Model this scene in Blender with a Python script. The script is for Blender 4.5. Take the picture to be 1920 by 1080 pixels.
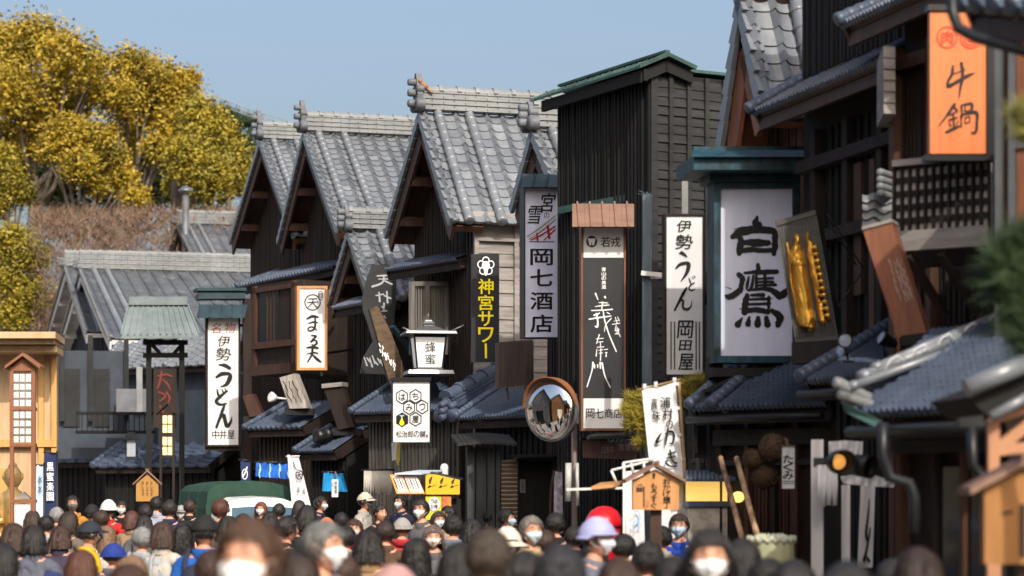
import bpy, math, random
from math import sin, cos, pi, radians as R, atan2, sqrt, exp
from mathutils import Vector, Matrix, noise
random.seed(7)
SC = bpy.context.scene
C = SC.collection
for o in list(bpy.data.objects): bpy.data.objects.remove(o)

# ------------------------------------------------------------ camera, sky, sun
F = 4267.0; H0 = 1.75; YH = 925.0          # focal length in photo pixels, eye height, horizon row
cam = bpy.data.cameras.new('camera'); camo = bpy.data.objects.new('camera', cam); C.objects.link(camo)
cam.sensor_width = 36; cam.lens = 80.0; cam.shift_y = (YH-540)/1920
camo.location = (0, 0, H0); camo.rotation_euler = (R(90), 0, 0)
cam.clip_start = .1; cam.clip_end = 3000
cam.dof.use_dof = True; cam.dof.focus_distance = 31; cam.dof.aperture_fstop = 2.15
SC.camera = camo
SUN_AZ, SUN_EL = 163.0, 39.0               # clockwise from +Y, degrees
w = bpy.data.worlds.new('World'); SC.world = w; w.use_nodes = True
nt = w.node_tree; nt.nodes.clear()
sk = nt.nodes.new('ShaderNodeTexSky'); sk.sky_type = 'NISHITA'; sk.sun_disc = False
sk.sun_elevation = R(SUN_EL); sk.sun_rotation = R(SUN_AZ); sk.air_density = 1.0; sk.dust_density = 7.4; sk.ozone_density = 1.0
bg = nt.nodes.new('ShaderNodeBackground'); bg.inputs['Strength'].default_value = .15
ow = nt.nodes.new('ShaderNodeOutputWorld')
nt.links.new(sk.outputs[0], bg.inputs[0]); nt.links.new(bg.outputs[0], ow.inputs[0])
sl = bpy.data.lights.new('sun', 'SUN'); sl.energy = 2.9; sl.angle = R(.5); sl.color = (1, .93, .82)
so = bpy.data.objects.new('sun', sl); C.objects.link(so)
ts = Vector((sin(R(SUN_AZ))*cos(R(SUN_EL)), cos(R(SUN_AZ))*cos(R(SUN_EL)), sin(R(SUN_EL))))
so.rotation_euler = (-ts).to_track_quat('-Z', 'Y').to_euler(); so.location = ts*60
SC.view_settings.view_transform = 'Standard'; SC.view_settings.look = 'None'
SC.view_settings.exposure = 0.57; SC.view_settings.gamma = 1
SC.cycles.max_bounces = 6

# ------------------------------------------------------------ helpers
UP = Vector((0, 0, 1))
def P(px, py, d): return Vector(((px-960)/F*d, d, H0+(YH-py)/F*d))
def lv(px, py, z):                          # point seen at a pixel, at height z
    return P(px, py, (z-H0)*F/(YH-py))
def uv(th):                                 # street direction (away) and building direction (right)
    t = R(th); return Vector((-sin(t), cos(t), 0)), Vector((cos(t), sin(t), 0))
class Plane:                                # a vertical plane; at() = where the line of sight meets it
    def __init__(s, px, d, ang):
        s.o = P(px, YH, d); s.dir = Vector((cos(R(ang)), sin(R(ang)), 0)); s.n = Vector((sin(R(ang)), -cos(R(ang)), 0))
        if s.n.y > 0: s.n = -s.n
    def at(s, px, py, off=0.0):
        r = Vector(((px-960)/F, 1, (YH-py)/F)); o = s.o+s.n*off
        k = (o.x*s.n.x+o.y*s.n.y)/(r.x*s.n.x+r.y*s.n.y)
        return Vector((r.x*k, r.y*k, H0+r.z*k))
class MB:
    def __init__(s): s.v = []; s.f = []; s.m = []; s.s = []
    def add(s, vs, fs, mi=0, sm=False):
        b = len(s.v); s.v += [tuple(v) for v in vs]
        for f in fs: s.f.append([b+i for i in f]); s.m.append(mi); s.s.append(sm)
    def obox(s, o, a, b, c, mi=0):
        o = Vector(o); a = Vector(a); b = Vector(b); c = Vector(c)
        s.add([o, o+a, o+a+b, o+b, o+c, o+a+c, o+a+b+c, o+b+c],
              [(0, 3, 2, 1), (4, 5, 6, 7), (0, 1, 5, 4), (1, 2, 6, 5), (2, 3, 7, 6), (3, 0, 4, 7)], mi)
    def cbox(s, c, a, b, z, mi=0):          # centred box with edge vectors
        a = Vector(a); b = Vector(b); z = Vector(z); s.obox(Vector(c)-(a+b+z)/2, a, b, z, mi)
    def box(s, x0, x1, y0, y1, z0, z1, mi=0): s.obox((x0, y0, z0), (x1-x0, 0, 0), (0, y1-y0, 0), (0, 0, z1-z0), mi)
    def bar(s, p, q, wd, ht, side=None, mi=0):
        p = Vector(p); q = Vector(q); d = (q-p); 
        a = (side if side else (UP.cross(d) if abs(d.normalized().z) < .95 else Vector((1, 0, 0)))).normalized()
        b = d.cross(a).normalized()
        s.obox(p-a*wd/2-b*ht/2, a*wd, b*ht, d, mi)
    def prism(s, poly, d, mi=0, sm=False):  # 3D polygon pushed along d
        n = len(poly); d = Vector(d); vs = [Vector(p) for p in poly]; vs += [p+d for p in vs]
        s.add(vs, [tuple(range(n))[::-1], tuple(range(n, 2*n))], mi)
        b = len(s.v)-2*n
        for i in range(n):
            j = (i+1) % n; s.f.append([b+i, b+j, b+n+j, b+n+i]); s.m.append(mi); s.s.append(sm)
    def tube(s, pts, r, n=8, mi=0, caps=True):
        pts = [Vector(p) for p in pts]; rs = r if isinstance(r, (list, tuple)) else [r]*len(pts); vs = []; fs = []
        ref = None
        for i, p in enumerate(pts):
            t = (pts[min(i+1, len(pts)-1)]-pts[max(i-1, 0)]).normalized()
            if ref is None: ref = t.orthogonal().normalized()
            a = (ref-t*ref.dot(t)).normalized(); b = t.cross(a); ref = a
            for k in range(n):
                an = 2*pi*k/n; vs.append(p+(a*cos(an)+b*sin(an))*rs[i])
        for i in range(len(pts)-1):
            for k in range(n):
                k2 = (k+1) % n; fs.append((i*n+k, i*n+k2, i*n+n+k2, i*n+n+k))
        s.add(vs, fs, mi, True)
        if caps: b = len(s.v)-len(vs); m = len(pts)-1; s.f += [[b+k for k in range(n)][::-1], [b+m*n+k for k in range(n)]]; s.m += [mi]*2; s.s += [False]*2
    def lathe(s, c, prof, n=24, mi=0, axis=None, sm=True):
        c = Vector(c); ax = Vector(axis).normalized() if axis else UP
        a = ax.orthogonal().normalized(); b = ax.cross(a); vs = []; fs = []
        for r, z in prof:
            for k in range(n): an = 2*pi*k/n; vs.append(c+ax*z+(a*cos(an)+b*sin(an))*r)
        for i in range(len(prof)-1):
            for k in range(n): k2 = (k+1) % n; fs.append((i*n+k, i*n+k2, i*n+n+k2, i*n+n+k))
        s.add(vs, fs, mi, sm)
    def ball(s, c, rx, ry, rz, n=12, m=8, mi=0, rot=None):
        vs = []; fs = []
        for i in range(m+1):
            e = -pi/2+pi*i/m
            for k in range(n):
                a = 2*pi*k/n; q = Vector((rx*cos(e)*cos(a), ry*cos(e)*sin(a), rz*sin(e)))
                vs.append(Vector(c)+(rot@q if rot else q))
        for i in range(m):
            for k in range(n): k2 = (k+1) % n; fs.append((i*n+k, i*n+k2, i*n+n+k2, i*n+n+k))
        s.add(vs, fs, mi, True)
    def build(s, name, mats, parent=None, base=None):
        o0 = Vector(base) if base is not None else (WL(parent) if parent else Vector((0, 0, 0)))
        me = bpy.data.meshes.new(name); me.from_pydata([(v[0]-o0.x, v[1]-o0.y, v[2]-o0.z) for v in s.v], [], s.f)
        for m in (mats if isinstance(mats, (list, tuple)) else [mats]): me.materials.append(m)
        me.polygons.foreach_set('material_index', s.m); me.polygons.foreach_set('use_smooth', s.s); me.update()
        o = bpy.data.objects.new(name, me); C.objects.link(o)
        if parent: o.parent = parent
        elif base is not None: o.location = o0
        return o
def WL(o):
    p = Vector((0, 0, 0))
    while o: p += o.location; o = o.parent
    return p
def tag(o, label=None, cat=None, group=None, kind=None):
    if label: o['label'] = label
    if cat: o['category'] = cat
    if group: o['group'] = group
    if kind: o['kind'] = kind
    return o
def thing(name, label, cat, loc, group=None):
    o = bpy.data.objects.new(name, None); C.objects.link(o); o.location = loc; o.empty_display_size = .2
    return tag(o, label, cat, group)

# ------------------------------------------------------------ materials
def M(name, c1, c2=None, sc=(3, 3, 3), rough=.65, bump=0., metal=0., lo=.36, hi=.62, detail=6, bsc=None, spec=.3, bd=.02, coat=0, patch=1.1):
    m = bpy.data.materials.new(name); m.use_nodes = True; t = m.node_tree; b = t.nodes['Principled BSDF']
    b.inputs['Roughness'].default_value = rough; b.inputs['Metallic'].default_value = metal
    b.inputs['Specular IOR Level'].default_value = spec
    if coat: b.inputs['Coat Weight'].default_value = coat
    c1 = (*c1, 1); c2 = (*(c2 if c2 else [x*.7 for x in c1[:3]]), 1)
    tc = t.nodes.new('ShaderNodeTexCoord'); mp = t.nodes.new('ShaderNodeMapping'); mp.inputs['Scale'].default_value = sc
    nz = t.nodes.new('ShaderNodeTexNoise'); nz.inputs['Scale'].default_value = 1; nz.inputs['Detail'].default_value = detail; nz.inputs['Roughness'].default_value = .65
    rp = t.nodes.new('ShaderNodeValToRGB'); rp.color_ramp.elements[0].position = lo; rp.color_ramp.elements[1].position = hi
    rp.color_ramp.elements[0].color = c2; rp.color_ramp.elements[1].color = c1
    L = t.links.new
    lw = t.nodes.new('ShaderNodeTexNoise'); lw.inputs['Scale'].default_value = patch; lw.inputs['Detail'].default_value = 3; mx = t.nodes.new('ShaderNodeMix'); mx.inputs[0].default_value = .42
    L(tc.outputs['Object'], lw.inputs['Vector']); L(nz.outputs['Fac'], mx.inputs[2]); L(lw.outputs['Fac'], mx.inputs[3])
    L(tc.outputs['Object'], mp.inputs[0]); L(mp.outputs[0], nz.inputs['Vector']); L(mx.outputs[0], rp.inputs[0]); L(rp.outputs[0], b.inputs['Base Color'])
    if bump:
        bp = t.nodes.new('ShaderNodeBump'); bp.inputs['Strength'].default_value = bump; bp.inputs['Distance'].default_value = bd
        if bsc:
            m2 = t.nodes.new('ShaderNodeMapping'); m2.inputs['Scale'].default_value = bsc; n2 = t.nodes.new('ShaderNodeTexNoise'); n2.inputs['Scale'].default_value = 1; n2.inputs['Detail'].default_value = 4
            L(tc.outputs['Object'], m2.inputs[0]); L(m2.outputs[0], n2.inputs['Vector']); L(n2.outputs['Fac'], bp.inputs['Height'])
        else: L(nz.outputs['Fac'], bp.inputs['Height'])
        L(bp.outputs[0], b.inputs['Normal'])
    return m
def emit(m, col, s):
    b = m.node_tree.nodes['Principled BSDF']; b.inputs['Emission Color'].default_value = (*col, 1); b.inputs['Emission Strength'].default_value = s
    return m
TILE = M('roof tile', (.18, .195, .215), (.085, .098, .118), (3.1, 3.1, 3.1), .31, .25, lo=.3, hi=.7, spec=.6, bsc=(30, 30, 30), bd=.004)
TILE_L = M('roof tile light', (.205, .22, .24), (.105, .118, .138), (5, 5, 5), .3, .25, spec=.6, bsc=(30, 30, 30), bd=.004)
TILE_D = M('roof tile dark', (.145, .157, .178), (.066, .077, .095), (5, 5, 5), .33, .25, spec=.6, bsc=(30, 30, 30), bd=.004)
TILED = M('roof tile blue shade', (.078, .102, .152), (.028, .038, .062), (4, 4, 4), .4, .25, lo=.3, hi=.7, bsc=(30, 30, 30), bd=.004)  # shade and blue sky reflection are put into this tile colour
TILEW = M('ridge tile pale', (.215, .228, .235), (.10, .11, .118), (5, 5, 5), .5, .2, lo=.3, hi=.7)
DARK = M('charred board', (.011, .0098, .0098), (.0035, .0035, .0035), (9, 9, 1.2), .78, .4, bsc=(60, 60, 3), bd=.004)
BLACK = M('black siding', (.0085, .0085, .009), (.0028, .0028, .0032), (14, 14, .8), .75, .4, bsc=(50, 50, 3), bd=.004)
BRDK = M('dark brown timber', (.024, .0135, .010), (.006, .004, .0035), (11, 11, 1.0), .72, .4, bsc=(60, 60, 3), bd=.004)
BRN = M('brown timber', (.07, .032, .02), (.028, .0135, .0095), (14, 14, 1.2), .55, .3, bsc=(60, 60, 3), bd=.004)
REDB = M('red brown plank', (.22, .085, .045), (.10, .038, .022), (16, 16, 1.5), .5, .3, bsc=(70, 70, 4), bd=.004)
GREYW = M('weathered grey board', (.27, .25, .235), (.12, .11, .105), (2, 2, 14), .75, .4, bsc=(5, 5, 70), bd=.004)
DGREYW = M('weathered dark board', (.025, .0255, .027), (.008, .0085, .009), (2, 2, 14), .7, .5, bsc=(5, 5, 70), bd=.004)
SLAT = M('weathered slat', (.085, .075, .068), (.028, .025, .023), (14, 14, 1.2), .7, .4, bsc=(60, 60, 4), bd=.004)
ORANGE = M('orange cedar', (.56, .175, .055), (.44, .125, .04), (22, 22, 1.6), .5, .15, bsc=(60, 60, 3), bd=.003)
CEDAR = M('new cedar', (.52, .26, .10), (.36, .165, .06), (16, 16, 1.5), .55, .25, bsc=(60, 60, 3), bd=.003)
HINOKI = M('pale new timber', (.50, .36, .22), (.36, .24, .13), (12, 12, 1.4), .55, .2, bsc=(60, 60, 3), bd=.003)
SHING = M('wood shingle', (.22, .13, .095), (.13, .072, .052), (3, 3, 25), .65, .4, bsc=(5, 5, 60), bd=.004)
COPPER = M('green copper', (.045, .10, .09), (.014, .034, .032), (4, 4, 4), .6, .15)
COPD = M('dark blue copper', (.014, .04, .055), (.006, .016, .022), (6, 6, 6), .5, .2)
TEALP = M('peeling teal paint', (.012, .06, .085), (.005, .012, .016), (12, 12, 3.5), .55, .4, lo=.42, hi=.62)
WHITE = M('white sign board', (.645, .65, .67), (.53, .535, .555), (5, 5, 1.2), .4, .02)
WHITE2 = M('white cloth', (.66, .66, .685), (.55, .55, .58), (3, 3, 3), .85, .3, bsc=(9, 9, 3), bd=.02)
LILAC = M('old board blue shade', (.565, .595, .76), (.44, .465, .61), (6, 6, .9), .5, .02)  # faded board with the blue of shade put into its colour
INK = M('black ink', (.008, .008, .009), (.004, .004, .005), rough=.5)
INKW = M('white letter', (.82, .82, .82), (.72, .72, .72), rough=.6)
INKR = M('red letter', (.30, .015, .02), (.22, .01, .015), rough=.6)
INKV = M('vermilion letter', (.78, .045, .02), (.65, .03, .015), rough=.6)
INKY = M('yellow letter', (.86, .74, .01), (.8, .66, .01), rough=.5)
SIGNB = M('near black panel', (.022, .024, .028), (.014, .015, .018), rough=.45)
METAL = M('grey metal', (.22, .23, .24), (.13, .135, .14), rough=.4, metal=.6)
GUTT = M('dark gutter metal', (.024, .027, .03), (.012, .013, .015), rough=.4, metal=.3)
BLKM = M('black metal', (.012, .012, .013), (.007, .007, .008), rough=.4)
PLAST = M('white plaster', (.62, .62, .62), (.5, .5, .5), (2, 2, 2), .8)
BLUEG = M('blue grey wall', (.04, .053, .073), (.022, .03, .043), (3, 3, 3), .7)  # wall colour darkened to stand for missing shade
GLASS = M('dark window glass', (.015, .017, .02), (.01, .011, .013), rough=.12)
PAPER = emit(M('lit paper', (.8, .78, .7), (.75, .72, .62), rough=.8), (1, .85, .55), .25)
GOLD = M('gold leaf', (.75, .43, .07), (.42, .2, .03), (14, 14, 6), .38, .5, metal=.75, bsc=(22, 22, 8), bd=.03)
# ------------------------------------------------------------ roof and wall kit
def tile_slope(mb, P0, P1, up, pw=.27, row=.24, rolls=(), thick=True, roll_r=.075, amp=.062, lipdrop=.05, res=7, disc=True, step=.02, variants=False):
    P0 = Vector(P0); P1 = Vector(P1); up = Vector(up); e = P1-P0; L = e.length; e = e/L; T = up.length; t = up/T
    n = e.cross(t); n = n if n.z > 0 else -n; n.normalize()
    nc = max(2, round(L/pw)); pw = L/nc; nr = max(1, round(T/row)); row = T/nr
    prof = []
    for i in range(res+1):
        w = i/res
        prof.append((w, amp*sin(pi*w/.32) if w < .32 else -.016*sin(pi*(w-.32)/.68)))
    def H(i): return prof[i % res if i < nc*res else 0][1]
    cols = nc*res+1; vs = []; fs = []
    xs = [(i//res+prof[i % res][0])*pw for i in range(cols)]; hs = [prof[i % res][1] for i in range(cols)]
    jit = [[random.uniform(-.004, .004) for c in range(nc+1)] for r in range(nr+1)]
    lines = []
    for r in range(nr):
        for fr, hh in ((0, step), (1, 0.004)):
            base = len(vs)
            for i in range(cols):
                j = jit[r][min(i//res, nc)]
                vs.append(P0+e*xs[i]+t*((r+fr)*row-(0.012 if fr == 0 else 0)+ (j if fr == 0 else 0))+n*(hs[i]+hh+j*.6))
            lines.append(base)
    tone = [[random.choice((0, 0, 0, 0, 2, 2, 3)) if variants else 0 for c in range(nc+1)] for r in range(nr+1)]; ms = []
    for a in range(len(lines)-1):
        A, B = lines[a], lines[a+1]
        for i in range(cols-1): fs.append((A+i, A+i+1, B+i+1, B+i)); ms.append(tone[(a+1)//2 if a % 2 else a//2][i//res])
    base = len(vs)
    for i in range(cols): vs.append(P0+e*xs[i]+n*(hs[i]*.75+step-lipdrop)-t*.004)
    for i in range(cols-1): fs.append((base+i, base+i+1, lines[0]+i+1, lines[0]+i))
    ms += [0]*(len(fs)-len(ms)); mb.add(vs, fs, 0, False); mb.m[-len(ms):] = ms
    if disc:
        for c in range(nc):
            q = P0+e*(c+.16)*pw+n*.02
            mb.lathe(q-t*.03, [(.001, 0), (.036, 0), (.044, .006), (.044, .06)], 8, 0, t)
    for rs in rolls:
        q = P0+e*(rs*pw if isinstance(rs, int) else rs)
        for r in range(nr+1):
            a = q+t*(r*row-.05)+n*.05; k = min(row+.03, T-r*row+.05)
            if k < .06: continue
            mb.lathe(a, [(.001, 0), (roll_r*.8, 0), (roll_r*1.1, .01), (roll_r*1.12, .05), (roll_r, .07), (roll_r*.97, k)], 10, 0, t)
    if thick:
        mb.obox(P0+t*.05-n*.075+e*.02, e*(L-.04), t*(T-.06), n*.05, 1)
    return n
ORNM = M('ornament clay', (.13, .142, .16), (.06, .068, .08), (7, 7, 7), .6, .4)
def ridge(mb, A, B, h=.34, w=.26, n=5, cap=.085, col=.3, topcaps=True):
    A = Vector(A); B = Vector(B); d = B-A; L = d.length; e = d/L; s = UP.cross(e).normalized()
    z = Vector((0, 0, 1)) if abs(e.z) < .15 else s.cross(-e).normalized()
    if z.z < 0: z = -z
    lh = h/n
    for i in range(n):
        ww = w*(1-.05*i)*(1 if i % 2 == 0 else .8); k = max(1, round(L/.36)); sh = .5*(i % 2)
        for j in range(k+1):
            a = max(0, (j-sh)*L/k); b = min(L, (j+1-sh)*L/k)
            if b-a < .02: continue
            mb.obox(A+e*(a+.004)-s*ww/2+z*(i*lh), e*(b-a-.008), s*ww, z*(lh*.86), 0)
    pr = [(cap*cos(x)*1.15, cap*sin(x)) for x in [pi*q/8 for q in range(9)]]
    k = max(1, round(L/col))
    for j in range(k):
        a = A+e*(j*L/k)+z*(h-.005); b = e*(L/k*.985)
        mb.prism([a+s*x+z*y for x, y in pr], b, 0, False)
        if topcaps: mb.prism([a-e*.005+s*x*1.22+z*(y*1.24) for x, y in pr], e*.07, 0, False)
def ornament(mb, A, e, h=.55, w=.38):
    """end ornament of a ridge: a plate with scrolls and a stack of round tile ends; e points out of the ridge"""
    A = Vector(A); e = Vector(e).normalized(); s = UP.cross(e).normalized()
    pts = [(-.5, 0), (-.62, .12), (-.42, .2), (-.5, .42), (-.34, .55), (-.3, .8), (-.12, .98), (.12, .98), (.3, .8), (.34, .55), (.5, .42), (.42, .2), (.62, .12), (.5, 0)]
    mb.prism([A+s*x*w+UP*y*h for x, y in pts], e*.09, 0)
    for y, r in ((.18, .16), (.46, .15), (.74, .14)):
        c = A+UP*(y*h)+e*.06
        mb.lathe(c, [(.001, .15), (r*w*1.1, .15), (r*w*1.35, .13), (r*w*1.35, 0)], 14, 0, e)
    for q in (-1, 1):
        mb.lathe(A+s*q*.5*w+UP*.14*h-e*.02, [(.001, .14), (.08, .14), (.1, .12), (.1, 0)], 12, 0, e)
        mb.lathe(A+s*q*.36*w+UP*.55*h-e*.02, [(.001, .12), (.05, .12), (.06, .1), (.06, 0)], 10, 0, e)
def slats(mb, P0, P1, z0, z1, n, sp=.11, wd=.04, dp=.035, mi=0, jz=.0):
    P0 = Vector((P0.x, P0.y, 0)); P1 = Vector((P1.x, P1.y, 0)); e = P1-P0; L = e.length; e /= L; k = max(1, round(L/sp))
    for i in range(k+1):
        q = P0+e*(L*i/k-wd/2); zb = z0(L*i/k) if callable(z0) else z0; zt = z1(L*i/k) if callable(z1) else z1
        if zt-zb > .02: mb.obox(q+e*random.gauss(0, .04)*wd*2+UP*(zb+random.uniform(0, jz)), e*wd*random.uniform(.75, 1.2), n*(dp*random.uniform(.55, 1.25)), UP*(zt-zb-random.uniform(0, jz)), mi)
def laps(mb, P0, P1, z0, z1, n, bh=.2, mi=0):
    P0 = Vector((P0.x, P0.y, 0)); P1 = Vector((P1.x, P1.y, 0)); e = P1-P0; k = max(1, round((z1-z0)/bh)); bh = (z1-z0)/k
    for i in range(k):
        o = P0+UP*(z0+i*bh); a = random.uniform(.018, .03)
        vs = [o+n*a, o+e+n*a, o+e+UP*bh+n*.008, o+UP*bh+n*.008, o, o+e, o+e+UP*bh, o+UP*bh]
        mb.add(vs, [(0, 1, 2, 3), (0, 1, 5, 4), (0, 3, 7, 4), (1, 2, 6, 5)], mi)
def gable_house(name, label, apex, d, th, near, far, depth, wallm=BRDK, tile=TILE, setback=.45, rolls=(1, 3), rh=.31, side=None, sp=.1,
                bargem=BRN, orn=.55, pw=.255, zlow=0.0, wallin=.3, grp=None):
    u, v = uv(th); pl = Plane(apex[0], d, 90+th); A = pl.at(*apex); N = pl.at(*near); Fr = pl.at(*far)
    root = thing(name, label, 'house', Vector((A.x, A.y, zlow))+v*setback, grp)
    mb = MB()
    tile_slope(mb, N, N+v*depth, A-N, pw, .21, rolls=rolls, variants=True); tile_slope(mb, Fr, Fr+v*depth, A-Fr, pw, rolls=())
    roof = mb.build('roof', [tile, BRDK, TILE_L, TILE_D], root)
    mb = MB()
    for q in (N, Fr):                       # verge tiles stepping down the gable edge
        s = A-q; T = s.length; t = s/T; k = round(T/.24)
        nn = v.cross(t); nn = nn if nn.z > 0 else -nn
        for i in range(k):
            o = q+t*(i*T/k)-v*.045-nn*.10
            mb.add([o, o+t*(T/k*1.02)+nn*-.02, o+t*(T/k*1.02)+nn*.10, o+nn*.15, o+v*.05, o+v*.05+t*(T/k*1.02)-nn*.02, o+v*.16+t*(T/k*1.02)+nn*.09, o+v*.16+nn*.14],
                   [(0, 1, 2, 3), (3, 2, 6, 7), (0, 3, 7, 4), (0, 1, 5, 4), (4, 5, 6, 7), (1, 2, 6, 5)], 0)
    mb.build('verge_tiles', tile, roof)
    mb = MB(); ridge(mb, A-v*.02+UP*.03, A+v*depth+UP*.03, rh, .28, 7); mb.build('ridge', TILEW, roof)
    mb = MB(); ornament(mb, A+UP*.02, -v, orn, .3); mb.build('ridge_ornament', ORNM, roof)
    mb = MB()
    for q in (N, Fr):
        t = (A-q); t1 = t.normalized(); nn = v.cross(t1); nn = nn if nn.z > 0 else -nn
        mb.obox(q-nn*.36+v*.02-t1*.02, t*(1.0 if t1.z < .8 else .68), nn*.25, v*.05, 0); mb.obox(q-nn*.19+v*.075-t1*.02, t*(.84 if t1.z < .8 else .6), nn*.11, v*(setback-.02), 0)
    for k in (.0, .34, .67):               # purlin ends under the verge
        for q in (N, Fr):
            c = A.lerp(q, k)-UP*.42; mb.cbox(c+v*(setback/2+.02), v*(setback-.06), u*.13, UP*.15, 0)
    mb.build('barge_board', bargem, roof)
    Nw = N+u*wallin; Fw = Fr-u*wallin; zn = N.z+(A.z-N.z)*wallin/max(.1, (A-N).dot(u))-.13; zf = Fr.z+(A.z-Fr.z)*wallin/max(.1, (Fr-A).dot(u))-.13
    o = v*setback; b = lambda q, z: Vector((q.x, q.y, z))+o
    mb = MB(); mb.prism([b(Nw, zlow), b(Fw, zlow), b(Fw, zf), b(A, A.z-.16), b(Nw, zn)], v*(depth-setback-.3), 0)
    Ln = (Fw-Nw).dot(u); La = (A-Nw).dot(u)
    top = lambda x: (zn+(A.z-.16-zn)*x/La if x < La else A.z-.16+(zf-A.z+.16)*(x-La)/(Ln-La))-.02
    slats(mb, b(Nw, 0), b(Fw, 0), zlow, top, -v, sp)
    wall = mb.build('wall', wallm, root)
    if side:                                # weathered boards on the flank turned to the camera
        mb = MB(); W0 = b(Nw, 0); W1 = W0+v*(depth-setback-.3); zt = zn-.08
        mats = side[0]; laps(mb, W0, W1, zlow, zt-.34, -u, side[1], 0)
        mb.obox(W0+UP*(zt-.34)-u*.04, v*(W1-W0).length, u*.04, UP*.34, 0)
        k = round((W1-W0).length/side[2])
        for i in range(k+1): mb.obox(W0+v*((W1-W0).length*i/k-.035)-u*.075+UP*zlow, v*.07, u*.075, UP*(zt-zlow), 0)
        mb.obox(W0+UP*(zt-.36)-u*.085, v*(W1-W0).length, u*.08, UP*.05, 0); mb.obox(W0+UP*zt-u*.2-v*.2, v*(W1-W0).length, u*.2, UP*.07, 0)
        mb.build('side_boards', mats, wall)
    return dict(root=root, A=A, N=N, F=Fr, u=u, v=v, roof=roof, wall=wall, Nw=b(Nw, 0), Fw=b(Fw, 0))
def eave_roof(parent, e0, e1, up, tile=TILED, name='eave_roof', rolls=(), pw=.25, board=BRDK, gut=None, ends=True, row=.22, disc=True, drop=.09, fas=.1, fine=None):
    """lean-to roof; e0-e1 is the eave, up leads to its top edge"""
    e0 = Vector(e0); e1 = Vector(e1); up = Vector(up); mb = MB(); n = tile_slope(mb, e0, e1, up, fine, max(.09, fine*1.5), rolls, amp=fine*.34, step=min(.02, fine*.26), disc=False, res=5, roll_r=.05, lipdrop=.045) if fine else tile_slope(mb, e0, e1, up, pw, row, rolls, disc=disc)
    o = mb.build(name, [tile, board], parent)
    e = (e1-e0); el = e.normalized(); t = up.normalized(); h = Vector((up.x, up.y, 0)).normalized()
    mb = MB(); mb.obox(e0+t*.04-n*.08-UP*fas, e, h*.05, UP*fas, 0)
    k = max(2, round(e.length/.45))
    for i in range(k+1):
        q = e0+e*(i/k)*.98+el*.01*e.length+t*.1-n*.15
        mb.bar(q, q+t*(up.length-.15), .07, .08, el)
    if ends:
        for q in (e0, e1): mb.obox(q-n*.17-el*.02+t*.02, t*(up.length-.02), n*.15, el*.04, 0)
    mb.build('rafters', board, o)
    if gut:
        mb = MB(); a = e0-UP*(drop+.02)-h*.05; b = e1-UP*(drop+.02)-h*.05
        mb.tube([a, a.lerp(b, .5), b], .032, 8); mb.build('gutter', gut, o)
    return o

# ------------------------------------------------------------ setting
mb = MB(); mb.add([(-1500, -300, 0), (1500, -300, 0), (1500, 2500, 0), (-1500, 2500, 0)], [(0, 1, 2, 3)])
tag(mb.build('ground', M('packed earth', (.2, .18, .155), (.14, .125, .105), (.6, .6, .6), .9)), kind='structure')
mb = MB(); u0, v0 = uv(14)
for sgn in (0,):
    o = Vector((2.5, 0, .004)); mb.add([o-u0*25-v0*5.4, o-u0*25+v0*.6, o+u0*85+v0*.6, o+u0*85-v0*5.4], [(0, 1, 2, 3)])
pv = M('street paving stone', (.26, .25, .235), (.19, .18, .17), (2.2, 2.2, 2.2), .8, .2)
tag(mb.build('street', pv), kind='structure')
# hillside with terraces of noise, behind the town
mb = MB(); nx, ny = 60, 26; vs = []; fs = []
for j in range(ny):
    for i in range(nx):
        x = -75+i*2.3; y = 84+j*4.2
        z = max(0, (y-90)*.42)*max(0, min(1, (16-x)/22)) + 1.6*noise.noise(Vector((x*.12, y*.12, 3)))*min(1, j/4)
        vs.append((x, y, min(z, 13+1.5*noise.noise(Vector((x*.1, y*.1, 9))))-.4))
for j in range(ny-1):
    for i in range(nx-1): a = j*nx+i; fs.append((a, a+1, a+nx+1, a+nx))
mb.add(vs, fs, 0, True)
tag(mb.build('hillside', M('dry hillside earth', (.17, .115, .06), (.08, .07, .035), (.8, .8, .8), .95, .5)), kind='structure')

# ------------------------------------------------------------ the houses along the street
H1 = gable_house('town_house', 'farthest of the tall dark gabled houses, behind the twin gable, half hidden', (489, 262), 50, 17, (552, 440), (432, 452), 9, rolls=(1, 3), orn=.62, grp='gabled timber houses')
H2 = gable_house('town_house', 'dark brown gabled house with grey tiles behind the circled-character sign', (571, 248), 44.7, 17, (634, 428), (522, 452), 9, rolls=(1, 3), orn=.62, grp='gabled timber houses')
H2B = gable_house('town_house', 'low small gabled house with two tile rolls tucked between two tall gabled houses', (655, 432), 39.5, 17, (698, 560), (616, 566), 7, wallm=DARK, rolls=(2, 4), orn=.4, rh=.3, grp='gabled timber houses')
H3 = gable_house('town_house', 'largest gabled house with weathered grey flank boards and a small bird on its ridge', (789, 210), 36, 17, (848, 414), (724, 440), 9, rolls=(1, 3), orn=.6, side=(GREYW, .2, .62), grp='gabled timber houses', sp=.085)
H4 = gable_house('town_house', 'narrow gabled house peeping out behind the lilac liquor shop sign', (1000, 243), 31, 17, (1056, 380), (960, 392), 2.2, rolls=(1, 3), orn=.36, rh=.3, grp='gabled timber houses')

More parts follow.
